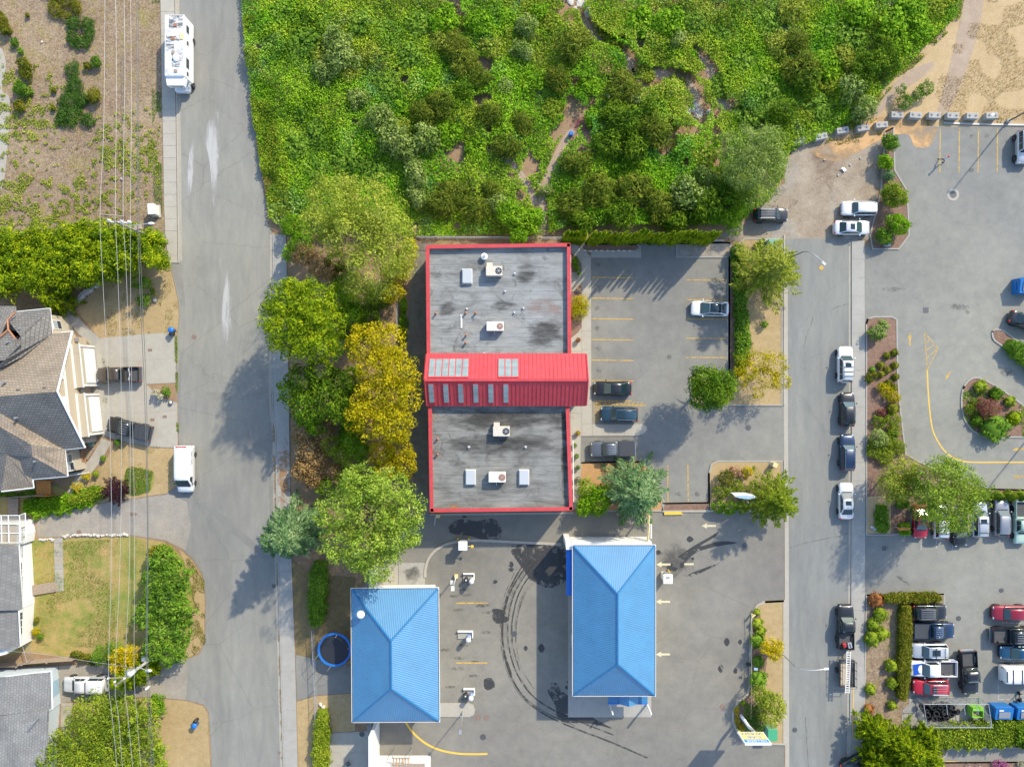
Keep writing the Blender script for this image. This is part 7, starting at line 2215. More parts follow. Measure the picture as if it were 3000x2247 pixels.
# --- vans and the motorhome
def van(label,px,py,hd,Ln,W,Hh,hz,col='white',bars=0):
 p = P(px,py,hz)
 t = thing('delivery_van',label,'van',(p[0],p[1],.03),math.atan2(-hd[1],hd[0]))
 w = W / 2
 X = lambda f: f * Ln
 loft([(X(x),f * w,zb,zt) for x,f,zb,zt in [(-.5,.90,.4,Hh - .12),(-.49,.97,.3,Hh - .03),(-.44,1,.28,Hh),(.0,1,.28,Hh),(.16,1,.28,Hh - .01),(.21,1,.28,Hh - .08),(.345,1,.28,1.22),(.40,.98,.28,1.12),(.46,.93,.28,.98),(.49,.82,.3,.8),(.5,.7,.35,.65)]],True).build('body',C[col],t,True)
 panel([(X(.340),-w * .84,1.28),(X(.340),w * .84,1.28),(X(.218),w * .78,Hh - .10),(X(.218),-w * .78,Hh - .10)],.05).build('windscreen',M['carglass2'],t)
 MB().box((X(.352),0,1.22),(.16,w * 1.6,.05)).build('wiper_cowl',M['blackp'],t)
 for s in (-1,1):
  q = [(X(.15),s * w,1.2),(X(.30),s * w,1.2),(X(.22),s * w * .955,Hh - .25),(X(.15),s * w * .955,Hh - .25)]
  if s > 0:
   q = [q[1],q[0],q[3],q[2]]
  panel(q,.03).build('side_window',M['carglass'],t)
  MB().ell((X(.30),s * (w + .12),1.3),(.08,.12,.14),8,6).build('mirror',M['blackp'],t,True)
  MB().ell((X(.462),s * w * .74,.88),(.14,.2,.1),10,6).build('headlight',M['headlamp'],t,True)
  MB().box((X(-.494),s * w * .86,1.2),(.08,.14,.5)).build('tail_light',M['taillamp'],t)
  for fx in (.31,-.30):
   we = bpy.data.objects.new('wheel',None)
   we.location = (X(fx),s * (w - .09),.33)
   we.rotation_euler = (0,0,0 if s < 0 else math.pi)
   we.scale = (1.06,) * 3
   link(we,t)
   place('tyre',TYRE,we)
   place('rim',RIM,we)
 MB().box((X(-.486),0,Hh + .02),(.12,w * 1.3,.06)).build('rear_spoiler',M['taillamp'] if not bars else M['blackp'],t)
 for k in range(bars):
  MB().box((X(-.36 + .19 * k),0,Hh + .06),(.09,W * .92,.06)).build('roof_bar',M['blackp'],t)
 return t,w
v1,vw = van('plain white delivery van parked beside the drive entrance',543,1374,DWN,5.9,2.05,2.05,.9)
van('white cargo van with black roof bars at the marked bay',3000,1972,RGT,5.9,2.0,2.0,.9,bars=3)

def letters(parent,txt,loc_,size,m,rot=(0,0,0),extrude=.004,align='CENTER',name='lettering'):
 cu = bpy.data.curves.new(name,'FONT')
 cu.body = txt
 cu.size = size
 cu.extrude = extrude
 cu.align_x = align
 cu.align_y = 'CENTER'
 cu.materials.append(m)
 tmp = bpy.data.objects.new(name,cu)
 me = bpy.data.meshes.new_from_object(tmp)
 bpy.data.objects.remove(tmp)
 o = bpy.data.objects.new(name,me)
 o.location = loc_
 o.rotation_euler = rot
 return link(o,parent)
M['ink'] = mat('dark_lettering',(.04,.05,.09),.6)
mk = MB()
for k in range(11):
 if k == 5:
  continue
 x = -2.25 + .155 * k
 mk.box((x,vw + .005,1.35 + .03 * (k % 2)),(.035,.02,.26))
 mk.box((x + .05,vw + .005,1.25 + .09 * (k % 3)),(.07,.02,.045))
mk.build('side_lettering',M['ink'],v1)

p = P(544,180)
rv = thing('motorhome','white motorhome with grimy roof and hatches parked at the kerb','motorhome',(p[0],p[1],.03),math.atan2(-1,0.0))
RL,RW,RH = 7.6,2.45,3.1
M['rvroof'] = ground_mat('grimy_rv_roof',[(0.3,(.40,.40,.40)),(0.6,(.72,.71,.69))],.35,[(.35,(.34,.35,.36)),(.6,(.74,.73,.71))],1.1,.15,6.0,rough=.6,bump=0)
M['rvgrime'] = ragged_mat('rv_roof_grime',(.10,.11,.12),1.6,.42,.6,.8,amount=.75,stretch=(.6,1.6,1))
MB().chamfer((-.55,0,1.78),(RL,RW,2.62),.10).build('body',C['white'],rv)
MB().chamfer((-.55,0,3.10),(RL - .12,RW - .14,.05),.02).build('roof',M['rvroof'],rv)
MB().prism([(RL / 2 - .56,-1.18),(RL / 2 + .45,-1.0),(RL / 2 + .45,1.0),(RL / 2 - .56,1.18)],2.05,2.85).build('cab_over',C['white'],rv)
loft([(2.75,.98,.35,1.75),(3.3,.98,.35,1.5),(3.75,.97,.35,1.15),(4.2,.92,.35,1.02),(4.36,.78,.4,.85)]).build('cab',C['pearl'],rv,True)
panel([(3.72,-.8,1.2),(3.72,.8,1.2),(3.25,.76,1.7),(3.25,-.76,1.7)],.05).build('windscreen',M['carglass'],rv)
for s in (-1,1):
 MB().ell((3.5,s * 1.2,1.4),(.1,.12,.2),8,6).build('mirror',M['offwhite'],rv,True)
 MB().ell((4.22,s * .68,.86),(.12,.16,.1),8,6).build('headlight',M['headlamp'],rv,True)
 for fx in (3.3,-2.3):
  we = bpy.data.objects.new('wheel',None)
  we.location = (fx,s * (RW / 2 - .1),.36)
  we.rotation_euler = (0,0,0 if s < 0 else math.pi)
  we.scale = (1.15,) * 3
  link(we,rv)
  place('tyre',TYRE,we)
  place('rim',RIM,we)
for x,w_,h_ in ((-2.9,.9,.7),(-1.2,.5,.5),(1.3,1.2,.8),(2.6,.5,.5)):
 for s in (-1,1):
  f = MB().box((x,s * (RW / 2 + .01),2.2),(w_,.05,h_)).build('window',M['steel'],rv)
  MB().box((x,s * (RW / 2 + .025),2.2),(w_ - .1,.05,h_ - .1)).build('pane',M['carglass'],f)
for x,y in ((-3.0,.15),(-1.35,-.1),(.35,-.1),(2.6,.2)):
 MB().chamfer((x,y,3.17),(.38,.38,.12),.03).build('roof_hatch',M['copper'] if x < 0 else M['wood'],rv)
MB().chamfer((-1.6,.95,3.17),(.75,.45,.12),.03).build('vent_box',M['paleyellow'],rv)
MB().ell((1.0,.25,3.2),(.55,.4,.2),14,8).build('air_conditioner',C['white'],rv,True)
MB().chamfer((-.5,1.05,3.16),(.9,.18,.1),.03).build('roof_pod',C['white'],rv)
for x,y,a,b in ((-3.4,.2,1.6,1.7),(-1.4,-.2,.9,1.6),(-.3,-.5,.8,1.0),(.9,.3,1.0,1.2),(1.7,.2,.9,1.0)):
 MB().sheet([(x - a / 2,y - b / 2),(x + a / 2,y - b / 2),(x + a / 2,y + b / 2),(x - a / 2,y + b / 2)],3.130).build('grime',M['rvgrime'],rv)
MB().tube([(-3.6,RW / 2 + .05,2.95),(2.2,RW / 2 + .05,2.95)],.07,8).build('awning',M['offwhite'],rv)
MB().box((0,-RW / 2 - .012,1.55),(6.2,.02,.10)).build('stripe',C['wine'],rv)
letters(rv,'Travel',(RL / 2 + .462,0.1,2.4),.5,M['ink'],(math.pi / 2,0,math.pi / 2),.002)

# --- ute with ladder trailer at the kerb
ut,uw,ur = vehicle('black pickup with tools in its bed towing the ladder trailer','pickup',2477,1836,UPP,5.6,1.95,'black','pickup_truck','pickup')
t = thing('red_fuel_can','red fuel can standing in the bed of the towing pickup','fuel can',P(2471,1888,.8))
MB().chamfer((0,0,.2),(.45,.5,.4),.08).build('tank',M['red'],t)
MB().tube([(0,.1,.4),(0,.15,.55),(0,-.1,.5)],.05,6).build('handle',M['red'],t)
t = thing('tool_chest','grey metal tool chest in the bed of the towing pickup','tool box',P(2487,1888,.8))
MB().chamfer((0,0,.18),(.5,.7,.34),.04,.2).build('box',M['galv'],t)
MB().box((0,0,.37),(.1,.5,.04),.2).build('handle',M['blackp'],t)
p = P(2477,1968,.5)
trl = thing('box_trailer','small open trailer with plywood floor behind the black pickup','trailer',(p[0],p[1],.03))
MB().box((0,0,.52),(1.75,3.3,.08)).build('deck',M['wood'],trl)
MB().box((-.25,.0,.57),(1.0,3.1,.03)).build('plywood',M['siding'],trl)
for s in (-1,1):
 MB().box((s * .9,0,.85),(.05,3.3,.5)).build('side_rail',M['iron'],trl)
 for y in (-1.5,-.5,.5,1.5):
  MB().box((s * .9,y,1.1),(.06,.06,1.1)).build('stake',M['iron'],trl)
 MB().tube([(s * .9,-1.6,1.6),(s * .9,1.6,1.6)],.03,5).build('top_rail',M['iron'],trl)
 we = bpy.data.objects.new('wheel',None)
 we.location = (s * 1.05,.2,.33)
 we.rotation_euler = (0,0,math.pi / 2 * 0 + (math.pi / 2 if s > 0 else -math.pi / 2))
 link(we,trl)
 place('tyre',TYRE,we)
 place('rim',RIM,we)
for y in (-1.65,1.65):
 MB().tube([(-.9,y,1.6),(.9,y,1.6)],.035,5).build('rack_bar',M['iron'],trl)
 MB().box((0,y,.85),(1.8,.05,.5)).build('end_panel',M['iron'],trl)
for s in (-1,1):
 MB().tube([(s * .5,1.7,.5),(0,2.7,.5)],.05,5).build('drawbar',M['iron'],trl)
p = P(2484,1969,1.7)
ld = thing('ladder','aluminium extension ladder lying along the trailer rack','ladder',(p[0],p[1],1.66),R(-2))
for s in (-1,1):
 MB().box((s * .23,0,.05),(.10,5.2,.1)).build('rail',M['offwhite'],ld)
for k in range(18):
 MB().tube([(-.22,-2.45 + .288 * k,.05),(.22,-2.45 + .288 * k,.05)],.045,5).build('rung',M['offwhite'],ld)

# ================================================================== STREET FURNITURE AND SMALL THINGS
# --- power lines
def utility_pole(name,label,base,top_h,lean_label=None,arms=()):
 p = P(base[0],base[1])
 t = thing(name,label,'utility pole',p)
 MB().tube([(0,0,0),(0,0,top_h)],[.19,.12],10).build('pole',M['polewood'],t,True)
 return t
pa = (463,702)
poleA = utility_pole('utility_pole','utility pole rising out of the cedar hedge with three insulators',pa,10.2)
ax,ay = P2(*pa)
def rel(px,py,h,o):
 q = P(px,py,h)
 return (q[0] - o[0],q[1] - o[1],h)
oA = (ax,ay)
MB().tube([rel(292,628,10.3,oA),rel(363,634,10.3,oA)],.07,5).build('cross_arm',M['wood'],poleA)
MB().tube([(0,0,9.9),rel(330,636,10.25,oA)],.06,5).build('arm_brace',M['wood'],poleA)
MB().tube([rel(320,650,9.3,oA),rel(384,654,9.3,oA)],.09,5).build('switch_bar',M['offwhite'],poleA)
for x,y in ((321,648),(359,651),(381,652)):
 q = rel(x,y,9.4,oA)
 MB().lathe(q,[(.14,-.15),(.18,0),(.18,.35),(.1,.45),(.05,.5)],10).build('insulator',M['offwhite'],poleA,True)
MB().tube([(0,0,7.6),rel(395,660,7.9,oA),rel(440,655,8.0,oA)],.05,6).build('lamp_arm',M['galv'],poleA)
q = rel(443,655,8.0,oA)
MB().ell(q,(.42,.16,.1),12,6).build('lamp_head',M['offwhite'],poleA,True)
MB().box(rel(405,668,6.6,oA),(.7,.5,.5),.3).build('cable_bracket',M['wood'],poleA)
pb = (466,1911)
poleB = utility_pole('utility_pole','leaning look utility pole with a grey transformer over the drooping cedar',pb,10.0)
oB = P2(*pb)
MB().tube([rel(318,1986,10.2,oB),rel(372,1984,10.2,oB)],.06,5).build('cross_arm',M['wood'],poleB)
q = rel(379,1972,8.3,oB)
MB().cyl((q[0] + .2,q[1]),7.6,8.7,.3,14).build('transformer',M['offwhite'],poleB,True)
MB().box((q[0] + .05,q[1] + .25,8.25),(.5,.35,.6)).build('transformer',M['galv'],poleB)
q = rel(446,1911,2.6,oB)
MB().box((q[0] * .4 - .35,.35,2.6),(.9,.55,1.1),.1).build('meter_cabinet',M['galv'],poleB)
MB().tube([(0,0,6.2),rel(402,1953,6.4,oB),rel(432,1964,6.4,oB)],.05,6).build('lamp_arm',M['galv'],poleB)
MB().ell(rel(435,1964,6.4,oB),(.42,.19,.12),12,6).build('lamp_head',M['offwhite'],poleB,True)
for x,y in ((318,1986),(337,1996),(366,1986)):
 MB().lathe(rel(x,y,10.15,oB),[(.1,-.1),(.13,.1),(.05,.25)],10).build('insulator',M['white'],poleB,True)
MB().lathe(rel(433,2014,7.0,oB),[(.12,-.5),(.14,0),(.12,.5)],10).build('splice_case',M['offwhite'],poleB,True)
M['cable'] = mat('bare_conductor',(.40,.40,.39),.5,.2)
M['cabledk'] = mat('black_cable',(.10,.11,.115),.6)
WIRES = [([(308,-60),(306,200),(303,400),(293,629),(300,800),(318,1140),(326,1450),(325,1700),(318,1986),(330,2110),(350,2320)],10.5,1.2,.022,'cable','bare power conductor strung over the outer insulator of the pole arm'),
         ([(338,-60),(341,200),(340,400),(338,632),(345,800),(355,1140),(355,1450),(350,1700),(337,1996),(348,2110),(364,2320)],10.5,1.2,.022,'cable','bare power conductor strung over the middle insulator of the pole arm'),
         ([(363,-60),(366,200),(363,400),(361,633),(370,800),(380,1140),(381,1450),(378,1700),(366,1986),(376,2110),(396,2320)],10.5,1.2,.022,'cable','bare power conductor strung over the inner insulator of the pole arm'),
         ([(382,-60),(385,300),(382,652),(383,900),(386,1140),(393,1450),(394,1700),(393,1975),(402,2110),(418,2320)],9.3,1.0,.02,'cable','thin neutral wire strung below the conductors'),
         ([(398,-60),(402,300),(403,600),(404,680),(412,900),(425,1200),(432,1600),(428,1900),(434,2060),(448,2320)],7.0,.8,.035,'cabledk','thick black telephone cable on the street side of the poles'),
         ([(404,-60),(407,300),(408,600),(409,680),(418,900),(430,1200),(434,1600),(432,1900),(440,2060),(456,2320)],6.8,.8,.03,'cabledk','second black telephone cable lashed beside the thick one')]
for pts,h,sag,r,m,lab in WIRES:
 full = smooth_line([(x,y,h) for x,y in pts],5)
 out = []
 for x,y,hh in full:
  if y < 640:
   t_ = (y + 700) / 1340
  elif y < 1985:
   t_ = (y - 640) / 1345
  else:
   t_ = (y - 1985) / 1345
  hh = hh - 4 * sag * t_ * (1 - t_)
  out.append(P(x,y,hh))
 o = MB().tube(out,r,5).build('power_line',M[m])
 tag(o,lab,'cable')
for pts,lab in (([(1,1905,5.0),(120,1915,5.2),(250,1935,5.8),(390,1955,7.6)],'thin service wire from the white house to the transformer pole'),([(205,983,5.2),(300,976,5.8),(412,966,6.6)],'thin service wire from the gabled house to the telephone cable')):
 tag(MB().tube(smooth_line([P(*q) for q in pts],5),.018,4).build('service_wire',M['cable']),lab,'cable')

# --- street lamps
def street_lamp(label,base,head,h,m='galv',curve=1.0,headbox=True):
 p = P(*base)
 t = thing('street_lamp',label,'street lamp',p)
 hp = P(head[0],head[1],h)
 hx,hy = hp[0] - p[0],hp[1] - p[1]
 MB().cyl((0,0),0,.25,.2,12).build('base',M['concrete2'],t)
 MB().tube([(0,0,.2),(0,0,h * .82)],[.10,.07],10).build('pole',M[m],t,True)
 MB().tube(smooth_line([(0,0,h * .82),(hx * .18,hy * .18,h * .95),(hx * .55,hy * .55,h + .05),(hx,hy,h)],6),.05,7).build('arm',M[m],t,True)
 MB().box((hx,hy,h - .02),(.55,.24,.12),math.atan2(hy,hx)).build('lamp_head',M['offwhite'],t)
 return t
street_lamp('curved arm street lamp over the road beside the orange leaved tree',(2270,1893),(2421,1959),8.0)
street_lamp('curved arm street lamp rising through the feathery tree',(2293,765),(2413,771),8.0,'steel')
p = P(2950,358)
t = thing('lot_lamp','dark lamp post behind the concrete blocks of the car park','lamp post',p)
MB().tube([(0,0,0),(0,0,8.6)],[.1,.07],8).build('pole',M['iron'],t,True)
MB().box((0,0,8.6),(.9,.35,.15)).build('lamp_head',M['iron'],t)
MB().cyl((0,0),0,.5,.28,12).build('base',M['concrete2'],t)
p = P(3030,1260)
t = thing('lot_lamp','lamp post casting a thin shadow past the round island','lamp post',p)
MB().tube([(0,0,0),(0,0,8.0)],[.1,.07],8).build('pole',M['iron'],t,True)
MB().box((0,0,8.0),(.9,.35,.15)).build('lamp_head',M['iron'],t)
p = P(1357,2084)
t = thing('lamp_post','slim lamp post on the rounded concrete island of the wash yard','lamp post',p)
MB().cyl((0,0),.1,.45,.16,12).build('base',M['concrete2'],t)
MB().tube([(0,0,.2),(0,0,5.2)],[.06,.045],8).build('pole',M['galv'],t,True)
MB().box((0,-.1,5.2),(.3,.5,.12)).build('lamp_head',M['galv'],t)
q = P(1352,2148,0)
p = P(1337,1686)
t = thing('lamp_post','square headed lamp post beside the first vacuum station','lamp post',p)
MB().box((0,0,.25),(.45,.45,.5)).build('base',M['paleyellow'],t)
MB().tube([(0,0,.3),(0,0,5.6)],[.07,.05],8).build('pole',M['offwhite'],t,True)
MB().box((0,-.05,5.6),(.4,.55,.16)).build('lamp_head',M['offwhite'],t)
MB().box((-.4,-.25,2.2),(.35,.5,.1)).build('sign_plate',M['offwhite'],t)

# --- concrete barrier blocks
blk = MB().chamfer((0,0,.38),(1.55,.78,.76),.06)
BLK = blk.mesh('block_body',M['block'])
nub = MB().box((0,0,0),(.34,.09,.03)).box((0,0,0),(.09,.34,.032)).mesh('block_cross',M['iron'])
edge_lab = {0: 'concrete barrier block draped with brambles next to the willow like tree',1: 'concrete barrier block half swallowed by brambles',2: 'concrete barrier block at the bramble edge on orange sand',3: 'concrete barrier block standing clear on the orange sand',4: 'concrete barrier block at the bend of the row beside weeds',5: 'concrete barrier block behind the glossy path shrub',
   6: 'concrete barrier block on the sand spill beside the path mouth',7: 'dark stained concrete barrier block at the mouth of the footpath',8: 'concrete barrier block on dry grass just past the footpath mouth',9: 'concrete barrier block between two others on the dry grass',10: 'concrete barrier block with white splashes nearest the lamp post'}
for k,(x,y,rz) in enumerate([(2340,415,.22),(2404,402,.22),(2467,384,.16),(2527,377,.14),(2581,368,.08),(2626,339,-.05),(2680,340,-.08),(2735,340,-.05),(2789,341,-.06),(2846,342,-.04),(2903,341,.02)]):
 p = P(x,y,.5)
 t = thing('barrier_block',edge_lab[k],'concrete block',(p[0],p[1],.02),rz,'barrier blocks along the field edge')
 place('body',BLK,t)
 for s in (-1,1):
  place('cross_mark',nub,t,(s * .4,0,.77))
 if k == 10:
  MB().ell((.1,.1,.77),(.25,.18,.02),10,5).build('white_splash',M['white'],t)

# --- car wash equipment
def kiosk(label,px,py,s=1.25,posts=True):
 p = P(px,py,2.0)
 t = thing('pay_kiosk',label,'kiosk',(p[0],p[1],.03))
 MB().chamfer((0,0,1.0),(s * .8,s * .7,2.0),.05).build('cabinet',M['offwhite'],t)
 MB().chamfer((0,0,2.1),(s,s,.25),.05).build('hood',M['white'],t)
 MB().box((0,s * .5,1.3),(s * .6,.08,.8)).build('screen_panel',M['steel'],t)
 if posts:
  for q in (-1,1):
   MB().tube([(q * s * .62,s * .55,0),(q * s * .62,s * .55,1.1)],.11,8).build('guard_post',M['yellow'],t)
 return t
k1 = kiosk('white pay kiosk with two yellow guard posts on the curved kerb',1356,1598,1.12)
MB().tube([(.6,-.1,1.9),(1.05,-.1,1.9)],.05,6).build('arm',M['paleyellow'],k1)
MB().lathe((1.15,-.12,1.85),[(.12,0),(.2,.02),(.2,.1),(.12,.12)],12).build('ring',M['yellow'],k1)
k2 = kiosk('white pay kiosk beside the long blue roofed building',1956,1695,1.15,False)
MB().box((.45,.58,.55),(.15,.15,1.1)).build('guard_post',M['yellow'],k2)
MB().box((-.05,.2,2.235),(.5,.14,.015)).build('printed_panel',M['ink'],k2)
def vacuum(label,px,py,wide=1.45,drum=True,dx=.4,hose=True,dark=True):
 p = P(px,py)
 t = thing('vacuum_station',label,'vacuum station',(p[0],p[1],.03))
 MB().prism([(-wide / 2,-.5),(wide / 2,-.5),(wide / 2,.55),(-wide / 2,.55)],0,.16).build('plinth',M['concrete2'],t)
 MB().box((0,.5,.3),(wide,.14,.3)).build('kerb_back',M['white'],t)
 MB().box((wide / 2 - .06,.1,.3),(.12,.7,.3)).build('kerb_side',M['white'],t)
 MB().lathe((dx,-.15,.16),[(.25,0),(.28,.5),(.28,1.3),(.31,1.32),(.31,1.5),(.15,1.62),(.04,1.66)],16).build('canister',M['white'],t,True)
 if drum:
  MB().lathe((dx - .72,-.15,.16),[(.25,0),(.28,.7),(.28,.75),(.12,.8)],16).build('waste_bin',M['blackp'] if dark else M['bluep'],t,True)
  MB().cyl((dx - .72,-.15),.93,.98,.1,10).build('bin_hole',M['white'],t)
 if hose:
  pts = [(dx + .05 + .14 * math.cos(a) ,.25 + .16 * math.sin(a),.9 + .05 * a) for a in np.linspace(0,12,40)]
  MB().tube(pts,.035,5).build('hose',M['bluep'],t,True)
 return t
vacuum('vacuum station with dark bin beside the square headed lamp post',1374,1690,hose=False)
vacuum('vacuum station with coiled blue hose on the widest plinth',1364,1858,1.95,False,.45)
vacuum('vacuum station with dark bin and blue hose above the rounded island',1375,2026,1.45,True,.3)
t = thing('mat_rack','timber and steel drying frame against the white block building','rack',P(1184,2202))
for x in (-1.05,1.05):
 for y in (-.9,.7):
  MB().tube([(x,y,0),(x,y,2.9)],.04,6).build('leg',M['galv'],t)
for y in (-.9,-.1,.7):
 MB().box((0,y,2.9),(2.2,.1,.1)).build('beam',M['wood'],t)
for k in range(6):
 MB().box((-.9 + .36 * k,-.1,2.7 + .05 * (k % 2)),(.12,1.6,.06)).build('slat',M['orangewood'] if k % 2 else M['wood'],t)
t = thing('clearance_gantry','yellow height bar gantry standing at the wash entrance','height bar',P(1880,1580))
def tg(px,py,h):
 q = P(px,py,h)
 return (q[0] - t.location.x,q[1] - t.location.y,h)
g0,g1 = tg(1897,1590,2.9),tg(1902,1512,2.9)
MB().tube([g0,tg(1901,1540,2.9),tg(1899,1530,2.9),g1],.14,4).build('bar',M['paleyellow'],t)
MB().tube([(g0[0],g0[1],0),g0],.1,6).build('post',M['paleyellow'],t)
MB().tube([(g1[0],g1[1],0),g1],.1,6).build('post',M['paleyellow'],t)
MB().tube([tg(1906,1535,2.6),tg(1906,1577,2.6)],.16,4).build('hanging_board',M['white'],t)
t = thing('yellow_ramp_plate','yellow painted steel plate lying at the kerb near the gantry','plate',P(1967,1505))
MB().prism([(x - t.location.x,y - t.location.y) for x,y in PP([(1945,1499),(1994,1498),(2000,1506),(1945,1507)])],0.03,.22).build('plate',M['yellow'],t)
MB().prism([(x - t.location.x,y - t.location.y) for x,y in PP([(1945,1507.5),(2000,1506.5),(2000,1508),(1945,1509)])],0.03,.1).build('lip',M['paleyellow'],t)

# car wash sign on its pole
sp = P(2171,2095)
sg = thing('car_wash_sign','pole sign reading HILLSIDE CAR WASH in yellow and blue','sign',sp)
sA,sB = P(2161,2143,4.2),P(2236,2143,4.2)
yS = (sA[1] + sB[1]) / 2 - sp[1]
x0s,x1s = sA[0] - sp[0],sB[0] - sp[0]
z0s,z1s = 4.2,7.0
xc,wS = (x0s + x1s) / 2,x1s - x0s
MB().tube([(0,0,0),(0,0,3.0),(.3,yS * .9,4.3)],[.2,.2,.16],10).build('pole',M['white'],sg,True)
MB().box((xc,yS - .12,(z0s + z1s) / 2),(wS,.24,z1s - z0s)).build('cabinet',M['white'],sg)
M['signyellow'] = mat('sign_yellow',(.80,.58,.20),.5)
M['signblue'] = mat('sign_blue',(.04,.24,.58),.5)
MB().box((xc,yS + .012,z0s + .97),(wS - .24,.02,1.75)).build('yellow_face',M['signyellow'],sg)
MB().box((xc,yS + .012,z1s - .55),(wS - .24,.02,.72)).build('blue_face',M['signblue'],sg)
rot = (math.pi / 2,0,math.pi)
letters(sg,'HILLSIDE',(xc,yS + .03,z1s - .55),.62,M['white'],rot,.01)
letters(sg,'CAR',(xc,yS + .03,z0s + 1.36),.86,M['signblue'],rot,.01)
letters(sg,'WASH',(xc,yS + .03,z0s + .52),.86,M['signblue'],rot,.01)
# the hexagonal monument sign
sp = P(2190,1462)
s2 = thing('entrance_sign','white tilted sign with red edges standing in the flower bed','sign',sp)
def rs(px,py,h):
 q = P(px,py,h)
 return (q[0] - sp[0],q[1] - sp[1],h)
poly = [rs(2143,1444,3.4),rs(2185,1444,3.4),rs(2206,1449,3.4),rs(2217,1455,3.4),rs(2194,1462,3.4),rs(2156,1456,3.4)]
MB().prism([(x,y) for x,y,_ in poly],2.9,3.4).build('cabinet',M['offwhite'],s2)
MB().prism([(x * 1.02,y - .05) for x,y,_ in poly],3.0,3.2).build('red_band',M['copper'],s2)
MB().sheet([(x * .8 - .15,y * .6 + .2) for x,y,_ in poly],3.41).build('blue_panel',M['skyblue'],s2)
MB().tube([(-.9,.1,0),(-.9,.1,2.95)],.12,8).build('post',M['steel'],s2)
MB().tube([(.6,.1,0),(.6,.1,2.95)],.12,8).build('post',M['steel'],s2)
t = thing('fallen_sign','orange backed sign board standing in the clipped hedges','sign',P(2632,1543,1.2))
MB().box((0,0,1.3),(1.3,.25,.5),.06).build('board',M['orangewood'],t)
for s in (-.4,.4):
 MB().box((s,0,.6),(.1,.1,1.2)).build('post',M['wood'],t)
t = thing('broken_board','pale broken board lying on the dry patch','board',P(2560,1548,.1),.5)
MB().box((0,.1,.16),(.9,.3,.04),-.9).build('panel',M['offwhite'],t)
MB().box((.1,-.15,.2),(.8,.25,.04),-.6).build('panel',M['galv'],t)
t = thing('hand_sign','small blue hand sign on a post at the kerb','sign',P(2200,1944))
MB().tube([(0,0,0),(0,0,1.7)],.04,6).build('post',M['steel'],t)
MB().box((.05,0,1.7),(.45,.3,.05)).build('plate',M['skyblue'],t)
MB().box((-.35,0,.2),(.5,.35,.3)).build('foot',M['blackp'],t)
for px,py,lab in ((2201,1797,'yellow capped kerb post at the top of the sign bed'),(2202,2026,'wooden kerb post at the bend of the sign bed'),(2158,2133,'yellow capped kerb post below the golden plants')):
 t = thing('rail_post',lab,'post',P(px,py))
 MB().box((0,0,.45),(.18,.18,.9)).build('post',M['paleyellow'],t)
 MB().box((0,0,.92),(.5,.16,.08),.6).build('cap',M['paleyellow'],t)
t = thing('kerb_rail','thin pale rail running along the kerb of the sign bed','rail',P(2202,1900))
pts = [(2201,1797),(2203,1850),(2202,1944),(2202,2026),(2200,2110)]
MB().tube([(P(x,y,.8)[0] - t.location.x,P(x,y,.8)[1] - t.location.y,.8) for x,y in pts],.03,5).build('rail',M['paleyellow'],t)
for x,y in pts[1::2]:
 q = P(x,y)
 MB().box((q[0] - t.location.x,q[1] - t.location.y,.4),(.06,.06,.8)).build('post',M['steel'],t)

# --- cabinets, bins and containers
def cabinet(label,px,py,sx,sy,h,m,top,rz=0.0):
 p = P(px,py,h * .5)
 t = thing('utility_cabinet',label,'utility cabinet',(p[0],p[1],.05),rz)
 MB().box((0,0,.06),(sx + .3,sy + .3,.12)).build('pad',M['concrete'],t)
 MB().chamfer((0,0,h / 2 + .1),(sx,sy,h),.05).build('body',M[m],t)
 MB().chamfer((0,0,h + .13),(sx + .05,sy + .05,.1),.04).build('lid',M[top],t)
 MB().box((sx * .2,-sy / 2 - .02,h * .5),(sx * .4,.03,h * .6)).build('door',M[top],t)
 MB().box((sx * .05,-sy / 2 - .04,h * .55),(.05,.04,.2)).build('handle',M['steel'],t)
cabinet('white telephone cabinet on the verge beside the cedar hedge',452,617,.8,1.3,1.3,'offwhite','white',.05)
cabinet('pale green transformer cabinet above the feathery tree',2260,717,1.2,1.1,1.1,'palegreen','greenbox')
cabinet('green transformer cabinet next to the car wash sign',2256,2143,1.15,1.4,1.5,'greenbox','greenlid')
cabinet('small tan utility box on the dry bed by the street',2266,1361,.55,.5,.9,'paleyellow','paleyellow',-.3)
def bin_(label,px,py,c1,c2,rz=0.0):
 p = P(px,py,.8)
 t = thing('recycling_bin',label,'bin',(p[0],p[1],.04),rz)
 MB().lathe((0,0,0),[(.24,0),(.32,.85),(.35,.9)],14).build('tub',M[c1],t,True)
 MB().lathe((0,0,.9),[(.36,0),(.36,.05),(.2,.12),(.03,.14)],14).build('lid',M[c1],t,True)
 MB().lathe((-.05,-.48,0),[(.2,0),(.26,.75),(.27,.78),(.1,.84)],14).build('second_tub',M[c2],t,True)
bin_('blue recycling bin beside a dark one at the driveway mouth',502,967,'bluep','blackp')
bin_('blue recycling bin beside a dark one on the dry verge corner',570,2125,'bluep','blackp',math.pi)
t = thing('garden_ornament','small blue and yellow tub at the driveway corner','tub',P(503,1179))
MB().lathe((0,0,0),[(.2,0),(.26,.35),(.28,.36)],12).build('tub',M['bluep'],t,True)
MB().ell((.02,0,.38),(.2,.2,.1),10,6).build('filling',M['paleyellow'],t)
